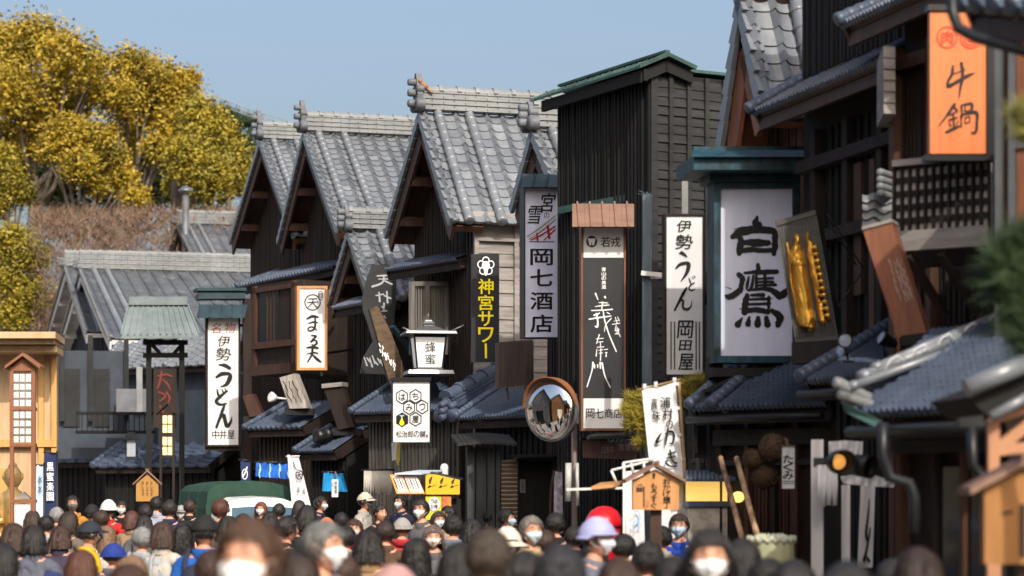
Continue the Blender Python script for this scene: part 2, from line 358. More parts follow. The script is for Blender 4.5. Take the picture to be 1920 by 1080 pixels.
# far roofs on the left
HA = gable_house('town_house', 'broad pale tiled roof with white barge boards at the end of the street', (150, 505), 70, 14, (204, 632), (108, 650), 12, wallm=BLUEG, bargem=PLAST, rolls=(1, 2), orn=.3, rh=.5, pw=.4, setback=.8, sp=.6)
HA2 = gable_house('town_house', 'tiled gable hidden just behind the broad pale roof, only its left verge showing', (122, 500), 76, 14, (160, 620), (86, 625), 8, wallm=BLUEG, bargem=PLAST, rolls=(1, 2), orn=.3, rh=.45, pw=.4, setback=.6, sp=.6)
HB = gable_house('town_house', 'distant grey roof with a tall metal flue beside it, under the brown hillside', (332, 420), 88, 14, (372, 500), (306, 510), 14, wallm=BLUEG, rolls=(1, 2), orn=.3, rh=.45, pw=.4, setback=.6, sp=.6)
fl = P(348, 470, 86); mb = MB()
mb.tube([Vector((fl.x, fl.y, 3)), P(348, 362, 86)], .13, 12)
mb.lathe(P(348, 358, 86), [(.001, .2), (.12, .17), (.30, .02), (.3, -.03), (.001, -.03)], 16)
tag(mb.build('flue', METAL, None, Vector((fl.x, fl.y, 3))), 'tall grey metal flue with a round cap rising in front of a distant roof', 'chimney')
# roofs below the broad pale roof: lower storey of HA
def lower(name, label, pts, z, rise, back, d_dir, wallm, wtop, tile=TILED, gut=None, rolls=(), pw=.27, slat=None, wz0=0.0, wdep=3.0, cat='house', inset=.35, pwm=BRDK):
    """a low wing: eave given by two pixels at height z, roof rising into the building, wall beneath"""
    (x0, y0), (x1, y1) = pts; e0 = lv(x0, y0, z); e1 = lv(x1, y1, z); e = e1-e0
    h = Vector((e.y, -e.x, 0)).normalized(); h = h if h.dot(d_dir) > 0 else -h
    root = thing(name, label, cat, Vector((e0.x, e0.y, 0)).lerp(Vector((e1.x, e1.y, 0)), .5)+h*inset)
    er = eave_roof(root, e0, e1, h*back+UP*rise, tile, 'roof', rolls, pw, pwm, gut)
    mb = MB(); w0 = Vector((e0.x, e0.y, 0))+h*inset+e*.02; w1 = Vector((e1.x, e1.y, 0))+h*inset-e*.02
    zt = z-.1; mb.obox(w0+UP*wz0, w1-w0, h*wdep, UP*(zt-wz0), 0)
    if slat: slats(mb, w0, w1, wz0, zt, -h, slat)
    wl = mb.build('wall', wallm, root)
    return dict(root=root, e0=e0, e1=e1, h=h, w0=w0, w1=w1, roof=er, wall=wl)
# ------------------------------------------------------------ tall black building in the middle
z5 = 6.61; a5 = lv(1220, 128, z5); b5 = lv(1050, 181, z5); e5 = (b5-a5); L5 = e5.length; u5 = e5/L5; v5 = Vector((u5.y, -u5.x, 0)); v5 = v5 if v5.x > 0 else -v5
B5 = thing('black_building', 'tall black slatted building with a green copper roof edge, highest in the middle', 'building', Vector((a5.x, a5.y, 0)))
mb = MB(); mb.obox((a5.x, a5.y, 0), e5, v5*3.2, UP*(z5-.05)); slats(mb, a5, b5, 0, z5-.05, -v5, .075, .034, .03)
W5 = mb.build('wall', BLACK, B5)
mb = MB(); laps(mb, a5, a5+v5*3.2, 0, z5-.1, -u5, .105)
for i in range(14): mb.obox(Vector((a5.x, a5.y, 0))+v5*(i*.245-.02)-u5*.05, v5*(.055 if i else .09), u5*.06, UP*(z5-.06))
mb.build('side_boards', DGREYW, W5)
mb = MB(); p5 = Plane(1220, a5.y, math.degrees(atan2(v5.y, v5.x)))
Lp = p5.at(1202, 122, .14); Rp = p5.at(1252, 101, .14); Qp = p5.at(1303, 124, .14)
mb.prism([Lp, Rp, Qp, Qp-UP*.03, Rp-UP*.03, Lp-UP*.03], u5*(L5+.42))
mb.prism([Lp-v5*.03, Rp-v5*.02+UP*.02, Qp+v5*.02, Qp-UP*.04, Rp-UP*.03, Lp-UP*.04-v5*.03], -u5*.03)
mb.obox(Qp-UP*.05+u5*.1, v5*2.3, u5*.5, UP*.035)
mb.cbox(Rp+u5*(L5/2+.2)+UP*.03, u5*(L5+.4), v5*.06, UP*.03)
for i in range(10): q = Lp.lerp(Rp, .5)+u5*(.1+i*.28); mb.bar(Lp+u5*(.1+i*.28)+UP*.004, Rp+u5*(.1+i*.28)+UP*.004, .016, .016)
rf5 = mb.build('roof', COPPER, B5)
mb = MB(); mb.obox(Lp-UP*.17+v5*.04, u5*(L5+.3), v5*.05, UP*.13); mb.obox(Lp+u5*.04-UP*.19+v5*.02, (Rp-Lp), u5*.04, UP*.13); mb.obox(Qp+u5*.04-UP*.19, (Rp-Qp), u5*.04, UP*.13)
mb.build('barge_board', BLACK, rf5)
mb = MB(); q0 = lv(1046, 393, 5.2); q1 = lv(1212, 362, 5.2)      # thin copper lean-to over the entrance side
e = q1-q0; hh = Vector((-e.y, e.x, 0)).normalized(); hh = hh if hh.x < 0 else -hh
mb.obox(q0, e, -hh*.5+UP*.12, UP*.03); mb.obox(q0-UP*.05+hh*.0, e, -hh*.04, UP*.05)
mb.build('lean_to', COPPER, B5)

# ------------------------------------------------------------ right-hand houses
R0 = gable_house('town_house', 'gabled house with a bright tiled verge and brown barge board behind the large framed sign', (1390, -14), 22.6, 17, (1436, 214), (1345, 318), 2.6, bargem=REDB, rolls=(.55, .85), orn=.4, wallin=.14, wallm=BRN, sp=.07)
z1 = 5.11; fa = lv(1409, 212, z1); fb = lv(1650, 112, z1); e1 = fb-fa; h1 = Vector((-e1.y, e1.x, 0)).normalized(); h1 = h1 if h1.x > 0 else -h1; d1 = e1.normalized()
R1 = thing('town_house', 'tall black boarded house on the right with a tiled lean-to roof halfway up', 'house', Vector((fa.x, fa.y, 0))+h1*.5)
mb = MB(); w0 = Vector((fa.x, fa.y, 0))+h1*.45+d1*.12; w1 = Vector((fb.x, fb.y, 0))+h1*.45
mb.obox(w0, w1-w0, h1*4, UP*(z1+.1)); mb.obox(w0+UP*(z1+.1)+h1*.02, w1-w0, h1*4, UP*2.6)
slats(mb, w0+h1*.02, w1+h1*.02, z1+.3, z1+2.7, -h1, .085, .04, .03); slats(mb, w0+d1*.6, w1, 2.9, z1-.2, -h1, .14, .05, .04)
R1W = mb.build('wall', BLACK, R1)
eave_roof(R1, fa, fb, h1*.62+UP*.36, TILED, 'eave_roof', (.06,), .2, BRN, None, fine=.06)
mb = MB(); pl = Plane(1460, 18.9, 90+17)                          # windows and posts under the lean-to
def wp(t, z, o=0): return w0+d1*t+UP*z-h1*o
for t in (.35, 1.0, 1.65, 2.2): mb.obox(wp(t, 2.7, .10), d1*.10, h1*.1, UP*2.2)
for z in (4.55, 3.9): mb.obox(wp(.1, z, .14), w1-w0-d1*.15, h1*.13, UP*.10)
fr = mb.build('window_frame', BRDK, R1)
mb = MB(); mb.obox(wp(1.15, 3.4, .06), d1*.14, h1*.04, UP*1.1); mb.obox(wp(1.42, 3.1, .05), d1*.1, h1*.03, UP*1.4)
mb.build('sliding_panel', BRN, R1)
mb = MB(); mb.obox(wp(.1, z1+.32, .22), d1*.45, h1*.03, UP*.25)
# the sunlit grey return wall and upper eave of the next house
R2 = thing('town_house', 'brown house with a lattice balcony under the orange hanging sign', 'house', P(1700, 925, 16.3)*1.0)
R2.location.z = 0
A2 = P(1676, 925, 17.1); A2.z = 0; B2 = P(1872, 925, 15.9); B2.z = 0; e2 = B2-A2; d2 = e2.normalized(); h2 = Vector((-d2.y, d2.x, 0)); h2 = h2 if h2.x > 0 else -h2
mb = MB(); mb.obox(A2+h2*.1, e2, h2*3.5, UP*8.0); slats(mb, A2+h2*.1, A2+h2*.1+d2*.55, 3.2, 5.0, -h2, .05, .022, .03); slats(mb, A2+h2*.1+d2*.1, B2+h2*.1, 2.0, 3.3, -h2, .07, .03, .03)  # wall raised out of view so it shades the large framed sign
R2W = mb.build('wall', BRDK, R2)
mb = MB(); mb.obox(A2-d2*.07+h2*.0, d2*.07, h2*.14, UP*5.1); mb.obox(A2+d2*.42, d2*.06, h2*.1, UP*5.1); mb.obox(A2+UP*4.92, d2*.6, h2*.1, UP*.1); mb.build('post', BRN, R2)
mb = MB(); q = P(1656, 925, 16.8); q.z = 0
laps(mb, q+UP*4.4, q+Vector((.09, .02, 0)), 4.55, 5.05, Vector((0, -1, 0)), .09); mb.obox(q+UP*4.55, (.09, .02, 0), (.05, .6, 0), UP*.5)
mb.build('return_wall', GREYW, R2)
u0_, u1_ = lv(1576, 48, 5.35), lv(1760, -38, 5.35); ee = u1_-u0_; hh = Vector((-ee.y, ee.x, 0)).normalized(); hh = hh if hh.x > 0 else -hh
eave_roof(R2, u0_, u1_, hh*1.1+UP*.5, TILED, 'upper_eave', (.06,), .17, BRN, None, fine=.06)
# lattice balcony
bp = Plane(1680, 16.0, math.degrees(atan2(-.40, .55)))
bq = lambda x, y, o=0: bp.at(x, y, o)
mb = MB(); tl, tr, bl, br = bq(1680, 313), bq(1852, 300), bq(1700, 440), bq(1852, 398)
zt = tl.z; zb = bq(1680, 440).z; X0 = bq(1676, 400); X1 = bq(1854, 400); X0.z = X1.z = 0; ex = X1-X0; dx = ex.normalized(); nx_ = bp.n
mb.obox(X0+UP*(zb-.12)+nx_*.02, ex, -nx_*.08, UP*.14); bal = mb.build('balcony', GREYW, R2); mb = MB(); mb.obox(X0+UP*zt+nx_*.03, ex, -nx_*.1, UP*.045)
mb.build('rail', GREYW, bal)
mb = MB(); mb.obox(X0+UP*zb-nx_*.034, ex, -nx_*.02, UP*(zt-zb)); mb.build('balcony_board', M('pale board behind lattice', (.5, .46, .45), (.38, .34, .33), (9, 9, 2), .7), bal)
mb = MB(); n = 12
for i in range(n+1): mb.obox(X0+dx*(ex.length*i/n-.009)+UP*zb+nx_*.006, dx*.018, -nx_*.03, UP*(zt-zb))
for j in range(6): mb.obox(X0+UP*(zb+(zt-zb)*j/5-.02)-nx_*.012, ex, -nx_*.02, UP*.04)
mb.build('lattice', BRDK, bal)
mb = MB()                                                        # brackets below the balcony
for t in (.15, .5): mb.bar(X0+ex*t+UP*(zb-.15)+nx_*.0, X0+ex*t+UP*(zb-.55)-nx_*.4+dx*.1, .05, .05)
mb.obox(X0+UP*(zb-.2)-nx_*.35, ex, -nx_*.1, UP*.12); mb.build('bracket', BRDK, bal)
# nearest wall at the right edge, with framed brown panels
R3 = thing('shop_house', 'brown panelled house front cut by the right edge of the picture', 'house', P(1892, 925, 13.2)); R3.location.z = 0
A3 = P(1872, 925, 13.3); A3.z = 0; B3 = A3+Vector((1.6, -1.2, 0)); e3 = B3-A3; d3 = e3.normalized(); h3 = Vector((-d3.y, d3.x, 0)); h3 = h3 if h3.x > 0 else -h3
mb = MB(); mb.obox(A3, e3, h3*3, UP*5); mb.build('wall', BRN, R3)
mb = MB()
for t in (0.0, .085, .6): mb.obox(A3+d3*t-h3*.05, d3*.035, h3*.05, UP*4.8)
for z in (2.45, 3.1, 3.75): mb.obox(A3+d3*.1-h3*.04+UP*z, d3*.6, h3*.04, UP*.05)
mb.build('frame', METAL, R3)
mb = MB(); mb.obox(A3+d3*.125-h3*.02+UP*2.6, d3*.46, h3*.02, UP*1.9); mb.build('panel', REDB, R3)
# overhanging dark eave at the top right corner, close to the camera
EV = thing('near_eave', 'blurred dark eave with a bent downpipe in the top right corner', 'eave', P(1860, 20, 10.2))
g0, g1 = P(1772, -2, 10.6), P(1960, 52, 9.8)
mb = MB(); mb.tube([P(1782, -60, 10.3), P(1786, 22, 10.3), P(1796, 52, 10.25), P(1830, 70, 10.2), P(1940, 100, 9.9)], .026, 8); mb.build('downpipe', GUTT, EV)
tile_e = MB(); e = Vector((.55, -1.5, 0)); q = P(1800, 22, 10.8)
eave_roof(EV, P(1800, 8, 10.5), P(2010, 20, 9.4), Vector((.5, .3, .35)), TILED, 'roof', (), .2, BRN, None)

# ------------------------------------------------------------ low roofs along the street
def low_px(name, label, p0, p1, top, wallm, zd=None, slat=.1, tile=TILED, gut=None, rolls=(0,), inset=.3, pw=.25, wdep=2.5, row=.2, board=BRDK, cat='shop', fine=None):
    e0 = P(*p0); e1 = P(*p1); z = (e0.z+e1.z)/2; e0.z = e1.z = z; up = P(*top)-e1
    e = e1-e0; h = Vector((up.x, up.y, 0)).normalized(); hn = Vector((e.y, -e.x, 0)).normalized(); hn = hn if hn.dot(h) > 0 else -hn
    root = thing(name, label, cat, Vector((e0.x, e0.y, 0)).lerp(Vector((e1.x, e1.y, 0)), .5)+hn*inset)
    er = eave_roof(root, e0, e1, up, tile, 'roof', rolls, pw, board, gut, row=row, fine=fine)
    w0 = Vector((e0.x, e0.y, 0))+hn*inset+h*.05+e*.03; w1 = Vector((e1.x, e1.y, 0))+hn*inset+h*.05-e*.03
    mb = MB(); mb.obox(w0, w1-w0, h*wdep, UP*(z-.08))
    if up.length > .4:
        t = z-.09; mb.prism([w1+UP*t, w1+UP*t+h*min(wdep, up.xy.length), w1+UP*(t+up.z)+h*min(wdep, up.xy.length)], (w0-w1)*1.0)
    if slat: slats(mb, w0, w1, 0, z-.1, -hn, slat, .045, .035)
    wl = mb.build('wall', wallm, root)
    return dict(root=root, e0=e0, e1=e1, h=h, hn=hn, w0=w0, w1=w1, wall=wl, roof=er, z=z)
LE = low_px('shop_house', 'low blue tiled shop roof with leaning carved boards, right of the tall noodle sign', (461, 803, 41.5), (565, 802, 40.6), (648, 752, 41.4), BRDK, fine=.13)
LF = low_px('shop_house', 'smaller lower tiled roof with a dark lamp on it above a hanging blue cloth', (556, 845, 38.5), (624, 847, 37.8), (692, 800, 38.5), DARK, fine=.07)
LG = low_px('shop_house', 'low tiled roof over a slatted screen behind the hexagon sign', (661, 771, 36.3), (835, 770, 34.8), (915, 712, 35.8), SLAT, slat=.085, fine=.07)
LI = low_px('shop_house', 'low tiled roof with dense round eave tiles beside the street mirror', (857, 782, 33.4), (1012, 780, 32), (1090, 722, 33), DARK, slat=.12, fine=.07)
mb = MB(); rA, rB = P(842, 768, 33.9), P(975, 690, 35.2); ridge(mb, rA, rB, .2, .22, 3, .09); ornament(mb, rA-UP*.12, (rA-rB).normalized()*1.0, .34, .26)
mb.build('hip_ridge', TILED, LI['roof'])
LA = low_px('shop_house', 'low blue tiled roof below the large framed sign, dark timber shop beneath', (1294, 762, 20.5), (1548, 758, 19.3), (1640, 672, 19.9), BRDK, slat=0, gut=GUTT, rolls=(.03, .3), fine=.06)
LB = low_px('shop_house', 'low tiled roof with two spotlights on it, slatted box below', (1506, 708, 17.7), (1660, 708, 16.8), (1850, 588, 17.6), DARK, slat=.09, gut=GUTT, fine=.055, rolls=(.02,))
LC = low_px('shop_house', 'nearest blue tiled roof with pale hip rolls at the lower right', (1598, 764, 13.2), (1862, 772, 12.0), (2010, 592, 13.0), BRDK, slat=0, gut=GUTT, fine=.06, rolls=())
mb = MB()
for (a, b, r) in (((1604, 722, 13.2), (1930, 606, 13.9), .026), ((1624, 704, 13.3), (1930, 578, 14), .034), ((1648, 686, 13.35), (1930, 566, 14.1), .024)):
    A = P(*a); B = P(*b); k = 1
    for i in range(k): mb.tube([A.lerp(B, i/k), A.lerp(B, (i+.985)/k)], [r*1.03, r*.98], 14)
    mb.lathe(A, [(.001, .05), (r*1.2, .05), (r*1.25, 0)], 12, 0, (A-B))
mb.build('hip_roll', TILE, LC['roof'])
mb = MB()
for i in range(6):
    q = P(1650, 694, 13.3).lerp(P(1930, 574, 14.05), (i+.4)/6); mb.tube([q+Vector((-.05, -.02, -.06)), q+Vector((-.01, -.05, .03)), q+Vector((.04, -.02, .06)), q+Vector((.08, .0, .02))], .005, 5)
mb.build('string_tie', WHITE2, LC['roof'])
mb = MB()                                                        # thick curved corner tiles
mb.lathe(P(1590, 728, 13.2), [(.001, .1), (.03, .1), (.036, .08), (.036, -.15)], 12, 0, Vector((-1, -.5, .45))); mb.lathe(P(1598, 748, 13.1), [(.001, .1), (.026, .1), (.03, .06), (.032, -.15)], 12, 0, Vector((-1, -.6, .3)))
mb.build('corner_tile', TILEW, LC['roof'])
mb = MB(); q = [P(1576, 752, 13.0), P(1584, 772, 13.0), P(1640, 800, 12.8), P(1652, 790, 12.8)]; mb.prism(q, (0.02, .05, 0)); mb.build('copper_flashing', COPPER, LC['roof'])

# shallow roofs on the house fronts
def hisashi(parent, a, b, back, rise, wallside=1, **k):
    e = b-a; h = Vector((e.y, -e.x, 0)).normalized(); h = h if h.x > 0 else -h
    return eave_roof(parent, a, b, h*back+UP*rise, **k)
hisashi(H2['root'], lv(436, 540, 6.02), lv(624, 500, 6.02), .95, .34, rolls=(.3,), fine=.15)
hisashi(H3['root'], lv(722, 506, 5.36), lv(856, 484, 5.36), .6, .2, fine=.07)
hisashi(H2B['root'], lv(622, 578, 4.95), lv(688, 566, 4.95), .5, .2, fine=.07)
# bay window on the twin-gabled house
by0, by1 = P(478, 925, 43.6), P(557, 925, 42.3); by0.z = by1.z = 0; be = by1-by0; bd = be.normalized(); bh = Vector((bd.y, -bd.x, 0)); bh = bh if bh.y > 0 else -bh
Z = lambda y, d=43: H0+(YH-y)/F*d
mb = MB(); mb.obox(by0+UP*Z(704), be, bh*1.5, UP*(Z(530)-Z(704)))
bay = mb.build('bay_window', BRDK, H2['root'])
mb = MB()
for t in (0, .93): mb.obox(by0+be*t-bh*.06+UP*Z(700), be*.07, bh*.06, UP*(Z(532)-Z(700)))
for y0, y1, o in ((536, 545, .06), (640, 652, .09), (684, 703, .16)): mb.obox(by0-bh*o+UP*Z(y1), be, bh*o, UP*(Z(y0)-Z(y1)))
for t in (.2, .28, .36): mb.obox(by0+be*(t+.1)-bh*.02+UP*Z(640), be*.03, bh*.02, UP*(Z(545)-Z(640)))
mb.build('frame', BRN, bay)
mb = MB(); mb.obox(by0+be*.08-bh*.012+UP*Z(640), be*.5, bh*.012, UP*(Z(546)-Z(640))); mb.build('pane', GLASS, bay)
# window of the largest gabled house
def wpl(h, x, y, o=0): return Plane(800, 36.2, 90+17).at(x, y, o)
mb = MB(); pw3 = Plane(775, 35.6, 40)
for x in (772, 800, 838): a = pw3.at(x, 665); b_ = pw3.at(x, 528); mb.bar(a, b_, .07, .06, pw3.dir)
for y in (532, 660): mb.bar(pw3.at(770, y), pw3.at(841, y), .06, .07, pw3.n)
for i in range(13): x = 775+i*4.9; mb.bar(pw3.at(x, 658, -.03), pw3.at(x, 534, -.03), .018, .02, pw3.dir)
mb.obox(pw3.at(772, 662, -.25), pw3.at(838, 662, -.25)-pw3.at(772, 662, -.25), pw3.n*.18, UP*1.05)
mb.build('window', M('grey weathered lattice', (.16, .15, .14), (.07, .065, .06), (12, 12, 1.5), .7), H3['root'])
# lower wings of the pale house at the street's end
rt = Vector((1, .25, 0))
W1 = low_px('low_wing', 'sunlit grey roof running down toward the tall noodle sign', (272, 688, 54), (392, 685, 52.6), (470, 628, 53.6), BLUEG, slat=0, tile=TILE, rolls=(0, 2), pw=.4)
W2 = low_px('low_wing', 'shorter sunlit roof left of the copper-roofed gate sign', (186, 691, 55.5), (290, 690, 54.5), (330, 640, 55.8), BLUEG, slat=0, tile=TILE, rolls=(0, 2), pw=.4)
W3 = low_px('low_wing', 'long dark blue tiled eave behind the yellow notice board', (176, 876, 51), (390, 872, 49.5), (440, 832, 50.5), DARK, slat=.2, rolls=(0, 2, 4), pw=.4)
W4 = low_px('low_wing', 'dark blue eave over a black shop opening at the far left', (52, 868, 55), (182, 862, 53.5), (230, 822, 54.6), DARK, slat=.2, rolls=(1,), pw=.4)
mb = MB(); q = Plane(140, 51.8, 12)
a = q.at(143, 812); b_ = q.at(292, 812); hgt = q.at(143, 772).z-a.z
mb.obox(a, (b_-a), -q.n*.6, UP*.06); mb.obox(a+UP*(hgt-.07), (b_-a), -q.n*.08, UP*.07)
for i in range(16): mb.obox(a+(b_-a)*(i/15*.985), (b_-a)*.012, -q.n*.05, UP*hgt)
tag(mb.build('balcony_rail', BLACK, None, a), 'black railed balcony below the blue grey house wall', 'balcony')
mb = MB(); q = Plane(240, 52.6, 12)
a = q.at(218, 778); mb.obox(a, q.at(276, 778)-a, -q.n*.06, UP*(q.at(218, 729).z-a.z), 0); mb.obox(q.at(256, 772, .05), q.at(267, 772)-q.at(256, 772), -q.n*.2, UP*(q.at(256, 688).z-q.at(256, 772).z), 1)
mb.obox(q.at(90, 860, -.5), q.at(240, 860)-q.at(90, 860), -q.n*.1, UP*(q.at(90, 655).z-q.at(90, 860).z), 2)
for x0, x1 in ((118, 150), (176, 206)): mb.obox(q.at(x0, 800, -.46), q.at(x1, 800)-q.at(x0, 800), -q.n*.02, UP*(q.at(90, 690).z-q.at(90, 800).z), 3)
for x in (92, 112, 165, 232): mb.obox(q.at(x, 790, -.44), q.at(x+9, 790)-q.at(x, 790), q.n*.1, UP*2.0, 3)
tag(mb.build('recessed_house', [M('frosted pane', (.17, .18, .2), (.10, .11, .13), (3, 3, 3), .5), M('white post shade grey', (.26, .27, .29), (.18, .19, .2), rough=.7), BLUEG, GUTT], None, a), 'blue grey wall with a frosted pane and a white post at the street end', 'shop')  # white post and pale pane greyed in colour to stand for shade

# unseen house added beyond the right edge to shade the low roofs
q0 = Vector((3.75, 12.0, 0)); u_, v_ = uv(17); R4 = thing('shop_house', 'unseen brown house added beyond the right edge to shade the low roofs', 'house', q0-u_*5)
mb = MB(); mb.obox(q0, -u_*12, v_*5, UP*5.6); slats(mb, q0-u_*12, q0, 0, 5.5, -v_, .3, .08, .05); mb.build('wall', BRDK, R4)
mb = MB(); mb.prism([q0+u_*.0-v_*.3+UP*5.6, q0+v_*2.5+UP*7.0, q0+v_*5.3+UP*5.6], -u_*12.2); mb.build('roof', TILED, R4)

# houses across the street, beyond the left edge: they show only in the street mirror
for k, (y_, w_) in enumerate(((1, 7), (9, 6), (16, 5), (21.5, 5))):
    q0 = Vector((-.24*(y_+w_)-1.0, y_, 0)); u_, v_ = uv(10); rt = thing('town_house', ('brown', 'dark', 'orange', 'grey')[k]+' gabled house across the street, '+('first', 'second', 'third', 'fourth')[k]+' in its row from the camera', 'house', q0-v_*3)
    mb = MB(); mb.prism([q0, q0+u_*w_, q0+u_*w_+UP*4, q0+u_*w_/2+UP*6.4, q0+UP*4], -v_*6); slats(mb, q0, q0+u_*w_, 0, 4, v_, .3, .1, .06); mb.build('wall', (BRN, BRDK, CEDAR, GREYW)[k], rt)
    mb = MB(); a = q0+u_*w_/2+UP*6.5+v_*.5
    for s in (-.6, w_+.6): e_ = q0+u_*s+UP*3.6+v_*.5; mb.prism([e_, a, a+UP*.15, e_+UP*.15], -v_*7)
    mb.build('roof', TILED, rt); mb = MB(); mb.obox(q0+u_*1.5+UP*.1+v_*.02, u_*(w_-3), v_*.05, UP*2.2); mb.build('shop_window', (PAPER, ORANGE, PAPER, GLASS)[k], rt)

# timber fronts below the low roofs on the right
def front(H_, posts, beams, name, zt):
    w0, w1, n = H_['w0'], H_['w1'], -H_['hn']; e = w1-w0; L = e.length; d = e/L
    for t, wd, m in posts: mb = MB(); mb.obox(w0+e*t+n*.0, d*wd, n*.07, UP*zt); mb.build('post', m, H_['wall'])
    mb = MB()
    for z, h, o in beams: mb.obox(w0+UP*z, e, n*o, UP*h)
    mb.build('beam', DGREYW, H_['wall'])
front(LA, ((.0, .07, BRDK), (.24, .045, BRN), (.45, .05, BRDK), (.62, .06, BRN), (.80, .16, BRDK), (.97, .05, BRN)), ((2.18, .14, .1), (2.0, .05, .06), (.9, .06, .05)), 'front', 2.4)
mb = MB(); slats(mb, LA['w0'].lerp(LA['w1'], .3), LA['w0'].lerp(LA['w1'], .62), .2, 1.9, -LA['hn'], .05, .02, .03); mb.build('lattice', BRN, LA['wall'])
front(LC, ((.02, .05, BRN), (.30, .035, BRDK), (.52, .03, BRN), (.75, .04, BRDK)), ((1.98, .08, .08), (1.1, .03, .03)), 'front', 2.1)
mb = MB(); e = LC['w1']-LC['w0']; mb.obox(LC['w0']+e*.34-LC['hn']*.02+UP*.1, e*.17, -LC['hn']*.02, UP*1.8); mb.obox(LC['w0']+e*.56-LC['hn']*.02+UP*.1, e*.17, -LC['hn']*.02, UP*1.8); mb.build('sliding_door', GLASS, LC['wall'])
# ------------------------------------------------------------ signs
_gc = {}
def glyph(ch, bold):
    k = ch
    if k not in _gc:
        c = bpy.data.curves.new('g', 'FONT'); c.body = ch; c.size = 1; c.offset = 0; c.resolution_u = 3
        o = bpy.data.objects.new('g', c); C.objects.link(o); bpy.context.view_layer.update()
        me = bpy.data.meshes.new_from_object(o.evaluated_get(bpy.context.evaluated_depsgraph_get()))
        vs = [(v.co.x, v.co.y) for v in me.vertices]; fs = [tuple(p.vertices) for p in me.polygons]
        bpy.data.objects.remove(o); bpy.data.curves.remove(c); bpy.data.meshes.remove(me)
        xs = [v[0] for v in vs] or [0]; ys = [v[1] for v in vs] or [0]
        _gc[k] = (vs, fs, (min(xs), max(xs), min(ys), max(ys)))
    return _gc[k]
def put(mb, ch, x0, y0, x1, y1, at, bold=.02, off=.004, mi=0, slant=0.0):
    """one character filling a pixel box of the sign's face"""
    vs, fs, (a, b, c, d) = glyph(ch, bold)
    q = bold*.55*(x1-x0) if bold > .015 else 0          # several shifted layers thicken the strokes
    for k, (dx, dy) in enumerate(((0, 0), (-q, 0), (q, 0), (0, -q*.7), (0, q*.7)) if q else ((0, 0),)):
        out = []
        for x, y in vs:
            s = (x-a)/max(1e-6, b-a); t = (y-c)/max(1e-6, d-c)
            out.append(at(x0+(x1-x0)*s+slant*(t-.5)*(x1-x0)+dx, y1+(y0-y1)*t+dy, off+k*.0004))
        mb.add(out, fs, mi)
def column(mb, text, cx, y0, y1, wpx, at, bold=.02, mi=0, gap=.12, off=.004):
    n = len(text); ch = (y1-y0)/n
    for i, c in enumerate(text):
        if c == ' ': continue
        if c == 'ー': put(mb, '|', cx-wpx*.07, y0+i*ch+ch*gap/2, cx+wpx*.07, y0+(i+1)*ch-ch*gap/2, at, .0, off, mi); continue
        put(mb, c, cx-wpx/2, y0+i*ch+ch*gap/2, cx+wpx/2, y0+(i+1)*ch-ch*gap/2, at, bold, off, mi)
def row(mb, text, x0, x1, y0, y1, at, bold=.02, mi=0, gap=.08, off=.004):
    n = len(text); w = (x1-x0)/n
    for i, c in enumerate(text): put(mb, c, x0+i*w+w*gap/2, y0, x0+(i+1)*w-w*gap/2, y1, at, bold, off, mi)
_so = [0]
def stroke(mb, pts, at, mi=0, off=.004, rough=0.06, n=6):
    """a brush stroke: (x, y, width) in pixels, smoothed; laid on the sign's face"""
    _so[0] = (_so[0]+1) % 14; off = off+_so[0]*.0004
    q = [pts[0]]+list(pts)+[pts[-1]]; line = []
    for i in range(1, len(q)-2):
        for k in range(n):
            t = k/n; r = []
            for c in range(3):
                p0, p1, p2, p3 = q[i-1][c], q[i][c], q[i+1][c], q[i+2][c]
                r.append(.5*(2*p1+(p2-p0)*t+(2*p0-5*p1+4*p2-p3)*t*t+(3*p1-p0-3*p2+p3)*t**3))
            line.append(r)
    line.append(list(pts[-1])); L = []; Rr = []
    for i, (x, y, wd) in enumerate(line):
        a = line[max(0, i-1)]; b = line[min(len(line)-1, i+1)]; dx, dy = b[0]-a[0], b[1]-a[1]; l = sqrt(dx*dx+dy*dy) or 1
        wa = max(.15, wd/2)*(1+random.uniform(-rough, rough)); wb = max(.15, wd/2)*(1+random.uniform(-rough, rough))
        L.append((x-dy/l*wa, y+dx/l*wa)); Rr.append((x+dy/l*wb, y-dx/l*wb))
    vs = [at(*p, off) for p in L]+[at(*p, off) for p in Rr]; m = len(L)
    mb.add(vs, [(i, i+1, m+i+1, m+i) for i in range(m-1)], mi)
    for (x, y, wd), s in ((line[0], 0), (line[-1], m-1)):
        if wd > 1.2: mb.add([at(x+cos(k*pi/5)*wd/2, y+sin(k*pi/5)*wd/2, off+.0002) for k in range(10)], [tuple(range(10))], mi)
def zs(x0, y0, s): return lambda pts: [(x0+p[0]/s, y0+p[1]/s, p[2]/s) for p in pts]
def rect(mb, x0, y0, x1, y1, at, off=.003, mi=0, th=None):
    vs = [at(x0, y1, off), at(x1, y1, off), at(x1, y0, off), at(x0, y0, off)]
    if th: n = (vs[1]-vs[0]).cross(vs[3]-vs[0]).normalized(); mb.prism(vs, -n*th, mi)
    else: mb.add(vs, [(0, 1, 2, 3)], mi)
def poly(mb, pts, at, off=.003, mi=0): mb.add([at(x, y, off) for x, y in pts], [tuple(range(len(pts)))], mi)
def ring(mb, cx, cy, rx, ry, wpx, at, off=.004, mi=0, n=28):
    vs = []
    for k in range(n):
        a = 2*pi*k/n; vs += [at(cx+cos(a)*rx, cy+sin(a)*ry, off), at(cx+cos(a)*(rx-wpx), cy+sin(a)*(ry-wpx), off)]
    mb.add(vs, [(2*k, 2*((k+1) % n), 2*((k+1) % n)+1, 2*k+1) for k in range(n)], mi)
